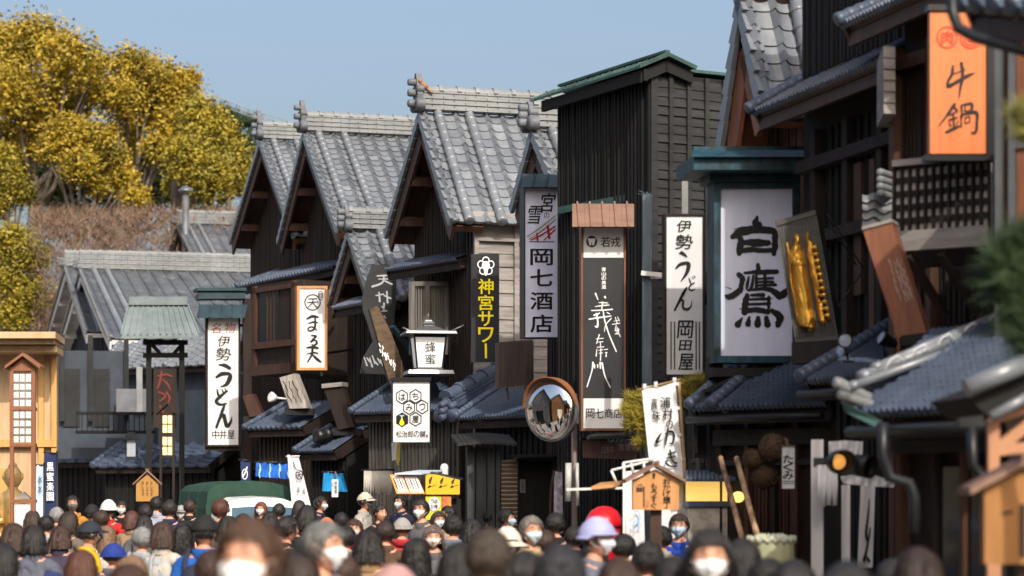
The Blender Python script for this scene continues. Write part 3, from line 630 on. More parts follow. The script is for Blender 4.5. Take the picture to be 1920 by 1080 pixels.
def disc(mb, cx, cy, rx, ry, at, off=.004, mi=0, n=24): poly(mb, [(cx+cos(2*pi*k/n)*rx, cy+sin(2*pi*k/n)*ry) for k in range(n)], at, off, mi)
def sign(name, label, box, d, phi, th=.12, board=WHITE, frame=BRDK, fw=3, fo=.02, cat='shop sign', grp=None):
    x0, y0, x1, y1 = box; pl = Plane((x0+x1)/2, d, phi); at = pl.at
    base = at((x0+x1)/2, y1, -th/2); root = thing(name, label, cat, base, grp)
    mb = MB(); a = at(x0, y1); b = at(x1, y1); c = at(x0, y0); mb.obox(a, b-a, c-a, -pl.n*th); bo = mb.build('board', board, root)
    if fw:
        mb = MB(); n = pl.n
        def bar_(p, q, r, s): A = at(p, s, fo); mb.obox(A, at(r, s, fo)-A, at(p, q, fo)-A, -n*(th+fo+.01))
        bar_(x0-fw, y0-fw, x0, y1+fw); bar_(x1, y0-fw, x1+fw, y1+fw); bar_(x0, y0-fw, x1, y0); bar_(x0, y1, x1, y1+fw)
        mb.build('frame', frame, root)
    return root, pl, bo
def arm(root, pl, pts, wd=.04, mat=BLKM, name='bracket'):
    mb = MB()
    for (p, q) in pts: mb.bar(p, q, wd, wd)
    return mb.build(name, mat, root)
PHI = 15
# tall noodle sign at the far end
rt_, pl, bo = sign('noodle_sign', 'tall white noodle sign with red and black brush writing under a dark copper cap', (390, 595, 447, 834), 46, PHI, .16, WHITE, BRDK, 3.5)
at = pl.at; z = zs(380, 530, 3.273); mb = MB()
put(mb, '名', 396, 605, 414, 625, at, .012, slant=.15, mi=1); put(mb, '物', 421, 604, 441, 625, at, .012, slant=.15, mi=1)
put(mb, '伊', 408, 630, 431, 650, at, .03, slant=.12); put(mb, '勢', 405, 652, 433, 676, at, .025, slant=.1)
for s in ([(100, 505, 10), (135, 508, 24), (165, 525, 22)], [(85, 580, 16), (120, 560, 26), (165, 562, 22), (165, 590, 30), (145, 625, 22), (108, 640, 5)],
          [(88, 655, 8), (96, 690, 16), (112, 705, 12)], [(150, 665, 12), (118, 690, 18), (84, 725, 22), (104, 748, 18), (148, 742, 7)], [(118, 655, 5), (126, 672, 10)], [(136, 650, 5), (143, 666, 10)],
          [(138, 740, 10), (120, 790, 20), (84, 888, 16)], [(84, 886, 12), (104, 835, 16), (128, 812, 22), (138, 850, 24), (150, 880, 24), (172, 855, 16), (178, 825, 5)]):
    stroke(mb, z(s), at)
row(mb, '中井屋', 397, 440, 807, 823, at, .02)
mb.build('lettering', [INK, INKR], bo)
mb = MB(); n = pl.n; a = at(374, 594, .16); b = at(461, 594, .16); t = at(374, 572, .0)
mb.obox(at(384, 594, .10), at(452, 594)-at(384, 594), UP*(at(384, 572).z-at(384, 594).z), -n*.35)
mb.obox(at(368, 545, .2), at(462, 545)-at(368, 545), UP*.06, -n*.55); mb.obox(at(372, 549, .16), at(460, 549)-at(372, 549), -UP*.12, -n*.48)
mb.prism([at(368, 596, .3), at(368, 596, .28), at(374, 571, .06), at(374, 571, .08)], at(458, 596)-at(368, 596))
for i in range(5): x = 372+i*20.5; mb.bar(at(x, 596, .3), at(x+2, 571, .08), .025, .03)
mb.build('copper_cap', COPD, rt_)
mb = MB(); mb.bar(at(463, 1010, -.1), at(463, 560, -.1), .17, .14, pl.dir); mb.bar(at(447, 700, -.1), at(463, 700, -.1), .06, .06); mb.bar(at(447, 610, -.1), at(463, 610, -.1), .06, .06); mb.bar(at(385, 840, -.1), at(470, 840, -.1), .1, .1); mb.build('post', BRDK, rt_)
# circled-character sign
rt_, pl, bo = sign('wood_framed_sign', 'white sign in a brown wooden frame with a circled character at the top', (562, 541, 609, 689), 41, PHI, .12, WHITE, CEDAR, 5)
at = pl.at; mb = MB(); ring(mb, 586, 567, 15.5, 15.5, 2.2, at); ring(mb, 601, 554, 4.5, 9, 1.3, at, .005); ring(mb, 601, 554, 2.5, 4, 1, at, .005)
for s in ([(650, 100, 5), (700, 98, 7)], [(642, 122, 5), (708, 118, 7)], [(678, 100, 7), (672, 125, 7), (645, 152, 4)], [(676, 125, 5), (700, 150, 9)],
          [(640, 222, 10), (675, 206, 17), (708, 212, 10)], [(650, 250, 7), (680, 242, 12), (704, 246, 8)], [(690, 215, 10), (690, 265, 14), (678, 290, 12), (652, 296, 10), (648, 280, 9), (672, 272, 10), (700, 292, 8)],
          [(668, 325, 8), (694, 328, 14), (680, 345, 12), (662, 365, 9), (690, 352, 10), (700, 372, 14), (680, 386, 10), (670, 378, 7)],
          [(640, 400, 10), (675, 396, 17), (706, 402, 14)], [(640, 438, 6), (680, 430, 11), (706, 434, 9)], [(674, 400, 14), (670, 440, 14), (644, 486, 8)], [(672, 440, 9), (700, 468, 18), (724, 486, 12)]):
    stroke(mb, zs(380, 530, 3.273)(s), at)
mb.build('lettering', INK, bo); arm(rt_, pl, [(at(570, 535, -.05), at(570, 525, -.05)), (at(603, 695, -.05), at(603, 705, -.05)), (at(615, 662, -.05), at(660, 655, -1.2)), (at(612, 553, -.05), at(640, 556, -1))])
# dark carved hanging board
rt_, pl, bo = sign('shaped_board', 'dark wavy-edged board with faint white characters under the small gable', (692, 500, 742, 560), 37.6, PHI, .05, SIGNB, BRDK, 0)
bpy.data.objects.remove(bo); at = pl.at; mb = MB()
mb.prism([at(*q) for q in ((697, 497), (744, 497), (742, 570), (736, 640), (722, 702), (676, 700), (682, 670), (694, 650), (700, 640), (688, 600), (681, 580), (680, 560), (686, 530))], -pl.n*.06)
bo = mb.build('board', SIGNB, rt_); mb = MB()
for s in ([(142, 112, 8), (222, 108, 10)], [(150, 130, 6), (212, 128, 8)], [(180, 108, 8), (170, 150, 10), (115, 172, 12)], [(185, 140, 8), (226, 160, 10)],
          [(135, 222, 8), (178, 214, 8)], [(152, 205, 9), (156, 255, 10)], [(196, 200, 9), (200, 262, 10)], [(180, 222, 7), (218, 238, 9)], [(170, 285, 7), (180, 305, 9), (160, 312, 7), (196, 308, 8)], [(180, 265, 8), (180, 310, 8)], [(180, 335, 7), (188, 348, 8)]):
    stroke(mb, zs(660, 480, 3)(s), at)
for i in range(7): stroke(mb, [(683+i*5, 672+random.uniform(-6, 8), 2), (688+i*5, 680+random.uniform(-6, 10), 3)], at)
mb.build('lettering', M('dull white paint', (.42, .43, .46), (.25, .26, .28), (9, 9, 9), .8), bo)
# leaning carved plank with shaggy edge
mb = MB(); pl = Plane(728, 36.4, PHI); at = pl.at
mb.prism([at(*q) for q in ((693, 580), (708, 573), (728, 612), (746, 655), (762, 705), (730, 714), (722, 690), (710, 640))], -pl.n*.14)
tk = mb.build('plank', M('split bark', (.13, .085, .05), (.04, .028, .02), (5, 5, 18), .8, .8), None, at(740, 714))
tag(tk, 'leaning dark split-wood signboard with small carved white marks beside the lantern', 'wooden sign'); tk.name = 'carved_plank'
mb = MB()
for i in range(20): x = 712+i*1.5+random.uniform(-2, 2); y = 645+i*2.1+random.uniform(-8, 8); stroke(mb, [(x, y, 1.5), (x+random.uniform(-2, 3), y+6, 2.2)], at, off=.02)
mb.build('lettering', INKW, tk); mb = MB(); mb.bar(at(735, 612, -.2), at(780, 668, -.5), .1, .05); mb.build('brace', COPD, tk)
# honey lantern
lp = P(806, 692, 35); LN = thing('lantern', 'white four-sided lantern with a metal roof and spike finial on the low shop roof', 'lantern', lp)
pl = Plane(806, 35, 10); at = pl.at; hw = lambda y: .2+(y-692)*-.0009
def frus(mb, cx, y0, y1, w0, w1, dy=0, mi=0):
    c0 = at(cx, y0); c1 = at(cx, y1); c0 -= pl.n*.25; c1 -= pl.n*.25; s = pl.dir; n = pl.n; vs = []
    for c, w_ in ((c0, w0), (c1, w1)): vs += [c-s*w_+n*w_, c+s*w_+n*w_, c+s*w_-n*w_, c-s*w_-n*w_]
    mb.add(vs, [(0, 1, 2, 3), (4, 5, 6, 7), (0, 1, 5, 4), (1, 2, 6, 5), (2, 3, 7, 6), (3, 0, 4, 7)], mi)
mb = MB(); frus(mb, 807, 688, 630, .195, .245); lb = mb.build('paper_shade', emit(M('lantern glass', (.85, .86, .84), (.78, .8, .78), rough=.4), (1, 1, .97), .12), LN)
mb = MB(); frus(mb, 807, 694, 688, .21, .2); frus(mb, 807, 632, 626, .25, .26)
for sx in (-1, 1):
    for sy in (-1, 1):
        c0 = at(807, 688)-pl.n*.25+pl.dir*sx*.197+pl.n*sy*.197; c1 = at(807, 630)-pl.n*.25+pl.dir*sx*.247+pl.n*sy*.247; mb.bar(c0, c1, .03, .03)
mb.build('frame', BLKM, LN)
mb = MB(); frus(mb, 807, 626, 621, .4, .38); frus(mb, 807, 621, 609, .3, .07)
for i, y, r in ((0, 609, .075), (1, 605, .09), (2, 601, .06)): frus(mb, 807, y, y-3, r, r*.8)
c = at(807, 598)-pl.n*.25; mb.tube([c, c+UP*.12], [.02, .003], 8); mb.tube([at(755, 614, -.05), at(770, 621, 0)], .015, 6); mb.tube([at(845, 621, 0), at(878, 606, -.05)], .012, 6); mb.build('lantern_roof', METAL, LN)
mb = MB(); frus(mb, 807, 701, 694, .36, .34); mb.build('base', METAL, LN)
mb = MB(); q = lambda x, y, o=0: at(x, y, o+(-.25+.195+(690-y)/60*.052)+.004)
column(mb, '蜂蜜', 807, 640, 684, 20, q, .012); mb.build('lettering', INK, lb)
# yellow on black vertical sign
rt_, pl, bo = sign('banner_sign', 'narrow black vertical sign with a flower emblem and yellow characters', (884, 476, 936, 679), 33.6, PHI, .03, SIGNB, BLKM, 0)
at = pl.at; mb = MB(); column(mb, '神宮サワー', 911, 522, 673, 28, at, .035, 0, .08)
mb.build('lettering', INKY, bo); mb = MB()
for k in range(5):
    a = -pi/2+k*2*pi/5; cx, cy = 911+cos(a)*9.5, 499+sin(a)*10.5; ring(mb, cx, cy, 7, 7.6, 1.8, at, .004+.0006*k)
disc(mb, 911, 498, 7.5, 8.5, at, .008); poly(mb, [(907, 505), (915, 505), (913, 517), (909, 517)], at, .0085); mb.build('emblem', INKW, bo)
# liquor shop sign
rt_, pl, bo = sign('liquor_sign', 'tall lilac-white liquor shop sign with bold black characters and a red painted bridge', (985, 352, 1047, 632), 29.3, PHI, .2, LILAC, BLKM, 2)
at = pl.at; mb = MB()
for ch, y0, y1 in (('岡', 467, 497), ('七', 505, 536), ('酒', 548, 580), ('店', 590, 623)): put(mb, ch, 995, y0, 1036, y1, at, .035)
put(mb, '宮', 1014, 362, 1040, 397, at, .022, slant=.25); put(mb, 'の', 1020, 398, 1030, 409, at, .015); put(mb, '雪', 990, 386, 1016, 420, at, .022, slant=.25)
rect(mb, 992, 452.5, 1040, 454, at, .004)
mb.build('lettering', INK, bo); mb = MB()
poly(mb, [(988, 442), (1010, 425), (1040, 403), (1043, 410), (1014, 434), (992, 449)], at, .004, 0)
stroke(mb, [(988, 444, 1), (1012, 428, 1.2), (1042, 404, 1)], at, 1); stroke(mb, [(992, 449, 1), (1016, 433, 1.2), (1043, 411, 1)], at, 1)
for a in ([(1007, 438, 4), (1008, 450, 4)], [(1027, 424, 4.5), (1030, 446, 4.5)], [(996, 450, 2.5), (1016, 440, 3), (1041, 424, 2.5)], [(1020, 450, 2), (1041, 430, 2.5)]): stroke(mb, a, at, 2)
mb.build('painting', [M('pale grey paint', (.5, .49, .54), rough=.6), INK, INKR], bo)
mb = MB(); n = pl.n; mb.prism([at(972, 351, .16), at(978, 326, .02), at(978, 326, -.22), at(972, 351, -.36)], at(1052, 351)-at(972, 351))
for i in range(4): x = 974+i*25; mb.bar(at(x, 351, .17), at(x+5, 326, .03), .02, .025)
mb.build('copper_cap', COPD, rt_)
arm(rt_, pl, [(at(1050, 420, -.1), at(1090, 416, -.3)), (at(1050, 600, -.1), at(1090, 598, -.3))])
# tall sake sign with a shingled cap
rt_, pl, bo = sign('sake_sign', 'tall black and white sake sign with thin white brush writing under a shingle cap', (1093, 426, 1170, 804), 24.6, 6, .14, SIGNB, REDB, 3.4)
at = pl.at; mb = MB(); rect(mb, 1094, 427, 1169, 483, at, .003); mb.build('white_panel', WHITE, bo); mb = MB(); rect(mb, 1094, 747, 1169, 803, at, .003); mb.build('white_panel', WHITE, bo)
mb = MB(); disc(mb, 1109.5, 453, 10.5, 11, at, .005); row(mb, '若戎', 1126, 1164, 444, 463, at, .03, off=.006); row(mb, '岡七商店', 1098, 1167, 766, 784, at, .022, off=.006); mb.build('lettering', INK, bo)
mb = MB(); z = zs(1060, 420, 2.7)
poly(mb, [(1102, 447), (1117, 447), (1113.5, 460), (1111, 460), (1109.5, 453), (1108, 460), (1105.5, 460)], at, .008)
column(mb, '青山の美酒', 1132, 501, 542, 8, at, .03, off=.005)
for s in ([(153, 352, 8), (166, 385, 3)], [(200, 368, 9), (203, 374, 7)], [(168, 398, 3), (190, 398, 6), (215, 400, 4)], [(150, 418, 3), (195, 412, 6), (222, 410, 4)], [(133, 438, 5), (190, 436, 6), (238, 432, 6)], [(188, 395, 6), (184, 435, 5)],
          [(120, 482, 5), (170, 474, 7), (232, 466, 5)], [(158, 455, 10), (164, 490, 7), (162, 520, 9), (148, 516, 3)], [(146, 462, 8), (172, 452, 6)], [(192, 440, 6), (200, 490, 6), (222, 560, 6), (258, 645, 5)], [(232, 478, 5), (205, 510, 4), (198, 545, 3)], [(212, 448, 5), (225, 456, 4)],
          [(155, 582, 3), (192, 578, 4)], [(172, 560, 5), (158, 605, 4)], [(165, 598, 3), (190, 596, 4)], [(178, 596, 3), (178, 622, 4)], [(160, 624, 3), (195, 622, 4)],
          [(160, 632, 3), (156, 668, 5)], [(168, 640, 3), (192, 636, 3)], [(170, 655, 3), (190, 652, 3)], [(180, 630, 4), (178, 690, 5)], [(196, 636, 3), (214, 634, 4)], [(200, 652, 3), (212, 650, 4)], [(208, 650, 4), (206, 672, 5)],
          [(140, 700, 8), (134, 745, 5), (110, 824, 5)], [(146, 712, 9), (148, 728, 7)], [(176, 700, 7), (178, 730, 6)], [(186, 704, 9), (200, 768, 5), (228, 828, 5)], [(164, 712, 6), (164, 726, 5)],
          [(252, 470, 3), (262, 500, 4)], [(246, 492, 3), (268, 488, 3)], [(236, 508, 3), (276, 502, 4)], [(258, 508, 3), (252, 540, 4)], [(264, 470, 3), (274, 490, 4)], [(262, 522, 4), (262, 556, 4)], [(250, 542, 3), (272, 536, 4)], [(270, 530, 4), (270, 552, 4), (280, 572, 3)], [(250, 556, 3), (266, 556, 4)]):
    stroke(mb, z(s), at, off=.004)
mb.build('brush_writing', INKW, bo)
mb = MB(); n = pl.n
for i in range(5):
    x = 1073+i*23.2; mb.prism([at(x, 425, .30), at(x, 425, .27), at(x+.2, 382, -.02), at(x+.2, 382, .02)], at(x+22.8, 425)-at(x, 425))
for i in range(5): x = 1083+i*23.2; mb.bar(at(x+3, 426, .32), at(x-.5, 379, .02), .018, .03)
mb.prism([at(1073, 384, 0), at(1073, 425, -.35), at(1073, 428, -.35), at(1073, 388, 0)], at(1189, 384)-at(1073, 384)); mb.build('shingle_cap', SHING, rt_)
# white post with crossbar
mb = MB(); mb.bar(P(1213, 925, 25.2)-UP*1.75, P(1213, 366, 25.2), .1, .1)
for i in range(16): q = P(1213, 366, 25.2); mb.tube([q, q+Vector((random.uniform(-.12, .07), random.uniform(-.05, .05), random.uniform(-.03, .05)))], .004, 4)
ps = mb.build('timber_post', M('peeling blue post', (.12, .16, .2), (.04, .055, .07), (20, 20, 2), .7, .4), None, Vector((P(1213, 925, 25.2).x, 25.2, 0))); tag(ps, 'peeling blue-grey timber post with a frayed top right of the shingle-capped sign', 'post')
mb = MB(); mb.bar(P(1202, 512, 25.1), P(1252, 517, 25.1), .05, .05); mb.bar(P(1222, 520, 25.1), P(1252, 519, 25.6), .03, .03); mb.build('crossbar', PLAST, ps)
# second noodle sign, sunlit
rt_, pl, bo = sign('noodle_sign', 'sunlit white noodle sign with black brush writing and double stripes at its foot', (1250, 404, 1318, 702), 22.3, 9, .1, WHITE, BRDK, 3.5)
at = pl.at; z = zs(1230, 390, 3.273); mb = MB()
put(mb, '伊', 1269, 413, 1296, 435, at, .03, slant=.12); put(mb, '勢', 1267, 440, 1299, 467, at, .025, slant=.1)
for s in ([(146, 278, 10), (160, 276, 22), (188, 298, 10)], [(122, 370, 9), (150, 345, 20), (190, 338, 20), (200, 350, 26), (190, 395, 22), (152, 452, 4)],
          [(202, 428, 4), (210, 452, 9), (216, 466, 7)], [(236, 458, 7), (208, 478, 10), (204, 496, 9), (218, 506, 9), (238, 498, 5)], [(222, 420, 3), (228, 434, 6)], [(232, 412, 3), (240, 426, 6)],
          [(190, 486, 8), (170, 520, 18), (114, 628, 12)], [(116, 622, 9), (150, 568, 14), (166, 572, 14), (166, 610, 15), (190, 622, 14), (214, 604, 9), (220, 568, 4)]): stroke(mb, z(s), at)
put(mb, '岡', 1271, 601, 1299, 634, at, .03, slant=.1); put(mb, '田', 1274, 638, 1296, 657, at, .035, slant=.1); put(mb, '屋', 1273, 663, 1300, 694, at, .03, slant=.1)
for x in (1257, 1263.5, 1304, 1310): rect(mb, x, 603, x+2.6, 693, at, .004, 1)
mb.build('lettering', [INK, M('faded olive line', (.07, .06, .03), rough=.6)], bo); arm(rt_, pl, [(at(1320, 560, -.05), at(1342, 560, -.05))], .12); arm(rt_, pl, [(at(1284, 404, -.12), at(1284, 340, -.12))], .06, METAL, 'pipe')
# big framed sign
rt_, pl, bo = sign('framed_sign', 'big lilac-white sign with two heavy black characters in a peeling teal frame with copper cap', (1352, 352, 1488, 667), 20.6, 8, .22, LILAC, TEALP, 13, .05)
at = pl.at; z = zs(1330, 340, 3.176); mb = MB()
for s in ([(285, 212, 14), (275, 250, 34), (300, 258, 26), (288, 275, 20)], [(140, 330, 26), (200, 296, 42), (300, 286, 34), (385, 300, 30), (392, 322, 26)], [(160, 320, 20), (190, 350, 30), (182, 400, 34), (178, 432, 22)], [(388, 300, 26), (392, 370, 30), (384, 432, 22)],
          [(215, 365, 26), (280, 366, 38), (350, 366, 28)], [(178, 418, 24), (240, 406, 26), (320, 412, 22), (390, 408, 22)],
          [(290, 496, 18), (292, 530, 26)], [(210, 545, 12), (300, 540, 22), (402, 538, 22)], [(175, 555, 24), (198, 580, 26), (190, 620, 24), (180, 650, 28), (120, 688, 30), (100, 680, 14)], [(235, 570, 12), (226, 620, 16), (222, 640, 10)], [(262, 562, 12), (254, 620, 16), (240, 650, 12)], [(280, 556, 14), (280, 630, 16)], [(330, 540, 14), (332, 630, 18)], [(285, 580, 9), (380, 576, 12)], [(285, 600, 9), (380, 598, 12)], [(285, 620, 10), (395, 616, 14)],
          [(230, 648, 12), (320, 640, 18), (372, 648, 26), (420, 682, 34), (462, 652, 28)], [(250, 678, 12), (320, 676, 22)], [(225, 680, 24), (215, 720, 30), (210, 780, 30)], [(230, 704, 10), (340, 700, 14)], [(235, 732, 12), (360, 728, 16)], [(205, 772, 22), (280, 764, 26), (350, 778, 24)], [(355, 690, 16), (352, 776, 14)],
          [(375, 770, 22), (420, 806, 36), (408, 856, 26)], [(195, 815, 10), (170, 852, 32)], [(238, 808, 12), (230, 848, 28)], [(290, 812, 20), (288, 850, 34)], [(340, 812, 22), (346, 852, 32)],
          [(148, 285, 3), (180, 275, 4)], [(96, 628, 3), (130, 640, 6)], [(180, 758, 4), (210, 762, 8)], [(350, 270, 3), (392, 282, 5)], [(340, 692, 3), (375, 698, 4)]): stroke(mb, z([(x, y, w_*1.28) for x, y, w_ in s]), at, rough=.16)
mb.build('lettering', INK, bo)
mb = MB(); n = pl.n; poly_ = lambda pts: [at(x, y, o) for x, y, o in pts]
mb.obox(at(1301, 318, .36), at(1522, 318)-at(1301, 318), UP*(at(1301, 292).z-at(1301, 318).z), -n*.75)
mb.prism([at(1298, 294, .42), at(1298, 281, .1), at(1298, 281, -.1), at(1298, 294, -.42)], at(1524, 294)-at(1298, 294))
mb.bar(at(1299, 281, 0), at(1522, 281, 0), .09, .05)
mb.obox(at(1331, 340, .1), at(1500, 340)-at(1331, 340), UP*(at(1331, 318).z-at(1331, 340).z), -n*.4)
mb.build('copper_cap', TEALP, rt_)
mb = MB(); mb.bar(at(1339, 670, -.2), at(1339, 1130, -.2), .12, .12, pl.dir); mb.obox(at(1336, 706, .03), at(1500, 706)-at(1336, 706), UP*.08, -n*.3); mb.build('post', DARK, rt_)
# ------------------------------------------------------------ tilted boards, hanging signs, cloths
def slab(name, label, quad, d, phi, th, mat, cat='wooden sign', nm='board', capm=None):
    pl = Plane(sum(q[0] for q in quad)/4, d, phi); at = pl.at; c = at(*quad[2]).lerp(at(*quad[3]), .5)
    root = thing(name, label, cat, c); mb = MB(); mb.prism([at(*q) for q in quad], -pl.n*th); bo = mb.build(nm, mat, root)
    return root, pl, bo
def cloth(at, TL, TR, BR, BL, nx=14, ny=14, amp=.02, wv=3, ph=0, sag=0):
    vs = []; fs = []
    for j in range(ny+1):
        t = j/ny
        for i in range(nx+1):
            s = i/nx; x = (TL[0]*(1-s)+TR[0]*s)*(1-t)+(BL[0]*(1-s)+BR[0]*s)*t; y = (TL[1]*(1-s)+TR[1]*s)*(1-t)+(BL[1]*(1-s)+BR[1]*s)*t
            o = amp*(sin(s*pi*2*wv+ph+t*1.5)*(.35+.65*t)+.5*sin(s*7+t*5+ph))
            vs.append(at(x, y, o))
    for j in range(ny):
        for i in range(nx): a = j*(nx+1)+i; fs.append((a, a+1, a+nx+2, a+nx+1))
    return vs, fs
# gold carved signboard
rt_, pl, bo = slab('carved_sign', 'leaning dark grooved signboard with raised gold carved writing, over the low roof', [(1457, 418), (1528, 398), (1570, 635), (1493, 641)], 18.4, -20, .25, DGREYW)
at = pl.at; z = zs(1440, 380, 3.378); mb = MB()
for i in range(17):
    s = i/16; a = (1457+71*s, 418-20*s); b = (1493+77*s, 641-6*s); mb.bar(at(*a, .006), at(*b, .006), .014, .022)
mb.bar(at(1455, 420, .01), at(1530, 398, .01), .03, .04); mb.bar(at(1492, 640, .01), at(1571, 634, .01), .03, .04); mb.build('grooves', M('grooved grey plank', (.09, .085, .08), (.03, .028, .026), (3, 3, 20), .7, .4), bo)
mb = MB()
def relief(rings, n=14, h=.07, seed=0):
    """a carved raised form: rows of (y, xleft, xright) in zoomed pixels, domed toward the viewer"""
    vs = []; fs = []; m = n+1
    fine = []
    for i in range(len(rings)-1):
        for k in range(4): t = k/4; fine.append([rings[i][c]*(1-t)+rings[i+1][c]*t for c in range(4)])
    fine.append(list(rings[-1]))
    for i, (y, xl, xr, sk_) in enumerate(fine):
        e = min(1, i/2.5, (len(fine)-1-i)/2.5)
        for k in range(m):
            s = k/n; x = xl+(xr-xl)*s; o = h*max(0, 1-abs(2*s-1)**2.6)*(.25+.75*max(0, e))
            o += .016*noise.noise(Vector((x*.07, y*.035, seed)))*min(1, e)+.007*sin(x*.35+y*.04)*min(1, e)
            px, py, _ = z([(x, y+sk_*s, 1)])[0]; vs.append(at(px, py, .012+max(0, o)))
    for i in range(len(fine)-1):
        for k in range(n): a = i*m+k; fs.append((a, a+1, a+m+1, a+m))
    mb.add(vs, fs, 0, True)
relief([(195, 178, 188, 0), (215, 162, 204, 0), (262, 164, 206, 0), (272, 158, 212, 0), (330, 122, 232, -10), (390, 120, 240, -15), (400, 142, 240, -12), (560, 155, 270, -10), (720, 178, 298, 0), (770, 190, 302, 20), (785, 205, 300, 25)], h=.085)
relief([(250, 110, 130, 0), (330, 122, 140, 0), (500, 138, 158, 0), (700, 172, 196, 0), (760, 180, 200, 0)], 6, .04, 3)
relief([(185, 236, 258, 0), (235, 238, 264, 0), (250, 242, 284, 0), (345, 246, 302, 0), (440, 262, 318, 0), (545, 290, 338, 0), (600, 296, 330, 0), (640, 305, 350, 0), (740, 318, 372, 0), (775, 345, 372, 0)], 10, .055, 7)
relief([(740, 252, 292, 0), (810, 252, 300, 0)], 8, .05, 9)
for y, x0, x1 in ((384, 150, 238), (394, 150, 240)): q = z([(x0, y, 1), (x1, y-8, 1)]); mb.tube([at(q[0][0], q[0][1], .085), at((q[0][0]+q[1][0])/2, (q[0][1]+q[1][1])/2, .105), at(q[1][0], q[1][1], .08)], .008, 6)
for i in range(11):                        # knobbly strokes of the right-hand column
    y = 290+i*43; x = 262+i*8.2; q = z([(x, y, 1), (x+40, y-10, 1), (x+44, y+16, 1)]); mb.tube([at(a, b, .05) for a, b, _ in q], [.012, .02, .011], 6)
mb.build('gold_relief', GOLD, bo)
mb = MB(); mb.obox(at(1484, 682, .04), at(1584, 676)-at(1484, 682), UP*(at(1484, 642).z-at(1484, 682).z), -pl.n*.22); mb.build('base', DARK, rt_)
mb = MB()
for p, q in (((1552, 402), (1620, 505)), ((1620, 505), (1572, 575)), ((1556, 420), (1606, 498))): mb.tube([at(*p, -.1), at(*q, -.5)], .006, 5)
mb.build('stay_wire', GUTT, rt_)
# brown leaning board
rt_, pl, bo = slab('leaning_board', 'leaning thick red-brown board with carved red and white squiggled writing', [(1618, 432), (1671, 417), (1738, 627), (1683, 633)], 15.6, -20, .22, REDB)
at = pl.at; mb = MB(); z = zs(1600, 400, 4.155)
for x0, y0, x1, y1, m in ((180, 350, 300, 750, 0), (220, 342, 340, 745, 0), (278, 360, 365, 675, 1), (318, 370, 412, 690, 1), (340, 352, 435, 685, 1), (362, 362, 458, 655, 1)):
    pts = []; k = 11
    for i in range(k): t = i/(k-1); pts.append((x0+(x1-x0)*t+random.uniform(-9, 9), y0+(y1-y0)*t+random.uniform(-6, 6), random.uniform(4, 8)))
    stroke(mb, z(pts), at, m, rough=.3)
    for i in range(5): t = random.random(); x = x0+(x1-x0)*t; y = y0+(y1-y0)*t; stroke(mb, z([(x-10, y-14, 3), (x+12, y+16, 4.5)]), at, m)
mb.build('carving', [M('faded red paint', (.34, .09, .06), (.25, .07, .045), rough=.7), M('faded white paint', (.38, .30, .26), (.3, .22, .18), rough=.7)], bo)
mb = MB(); a = at(1616, 431, .012); b = at(1672, 416, .012); mb.obox(a, b-a, UP*.022, -pl.n*.25); mb.build('top_edge', GREYW, bo)
mb = MB(); mb.obox(at(1690, 648, .02), at(1760, 640)-at(1690, 648), UP*.07, -pl.n*.2); mb.build('base', DARK, rt_)
# orange sign
rt_, pl, bo = sign('orange_sign', 'orange cedar hanging sign with two red circles and black brush characters', (1744, 20, 1850, 288), 15.45, 4, .06, ORANGE, BLKM, 0)
at = pl.at; mb = MB(); n = pl.n
for a in ((1741, 8, 1866, 19), (1851, 19, 1866, 292), (1735, 290, 1868, 301)): A = at(a[0], a[3], .02); mb.obox(A, at(a[2], a[3], .02)-A, at(a[0], a[1], .02)-A, -n*.1)
for x, y in ((1746, 292), (1797, 292), (1846, 292), (1855, 105), (1855, 195), (1855, 275), (1752, 14)): mb.ball(at(x, y, .022), .005, .005, .005, 6, 4)
mb.build('frame', BLKM, rt_); mb = MB()
for y in (232, 262): mb.bar(at(1866, y, -.02), at(1890, y, -.02), .025, .02)
mb.bar(at(1890, 228, -.02), at(1890, 266, -.02), .02, .02); mb.build('bracket', BLKM, rt_)
mb = MB(); z = zs(1730, 0, 3.6)
ring(mb, 1776, 70, 20, 21, 3, at); ring(mb, 1820, 71, 20, 20.5, 3, at); put(mb, '肉', 1765, 58, 1787, 82, at, .05); put(mb, '七', 1809, 58, 1831, 78, at, .06); ring(mb, 1820, 71, 14, 14.5, 2, at, .0045)
mb.build('seal', INKV, bo); mb = MB()
for s in ([(205, 445, 14), (198, 500, 20), (172, 545, 16)], [(172, 540, 14), (176, 578, 22), (240, 545, 20), (300, 512, 20), (352, 490, 5)], [(195, 505, 8), (240, 488, 10), (282, 470, 14)], [(262, 425, 22), (270, 500, 22), (256, 590, 18), (244, 672, 3)],
          [(215, 705, 22), (170, 770, 18), (104, 858, 4)], [(205, 715, 12), (228, 740, 14), (236, 752, 8)], [(185, 775, 10), (235, 752, 10)], [(178, 812, 11), (232, 792, 11)], [(208, 762, 11), (212, 860, 12)], [(180, 830, 8), (190, 850, 9)], [(240, 818, 8), (228, 842, 9)], [(160, 890, 14), (210, 868, 18), (252, 848, 9)],
          [(262, 712, 12), (268, 780, 11), (262, 800, 9)], [(260, 710, 9), (310, 698, 14), (334, 704, 18), (330, 760, 12)], [(290, 712, 8), (288, 748, 8), (322, 742, 7)], [(262, 776, 10), (310, 762, 14), (364, 758, 20), (368, 820, 18), (360, 888, 16), (330, 892, 6)], [(258, 780, 10), (262, 858, 10)], [(288, 794, 8), (286, 835, 8)], [(286, 796, 8), (318, 788, 9), (316, 826, 8)], [(288, 832, 7), (318, 826, 7)]):
    stroke(mb, z(s), at, rough=.14)
mb.build('lettering', INK, bo)
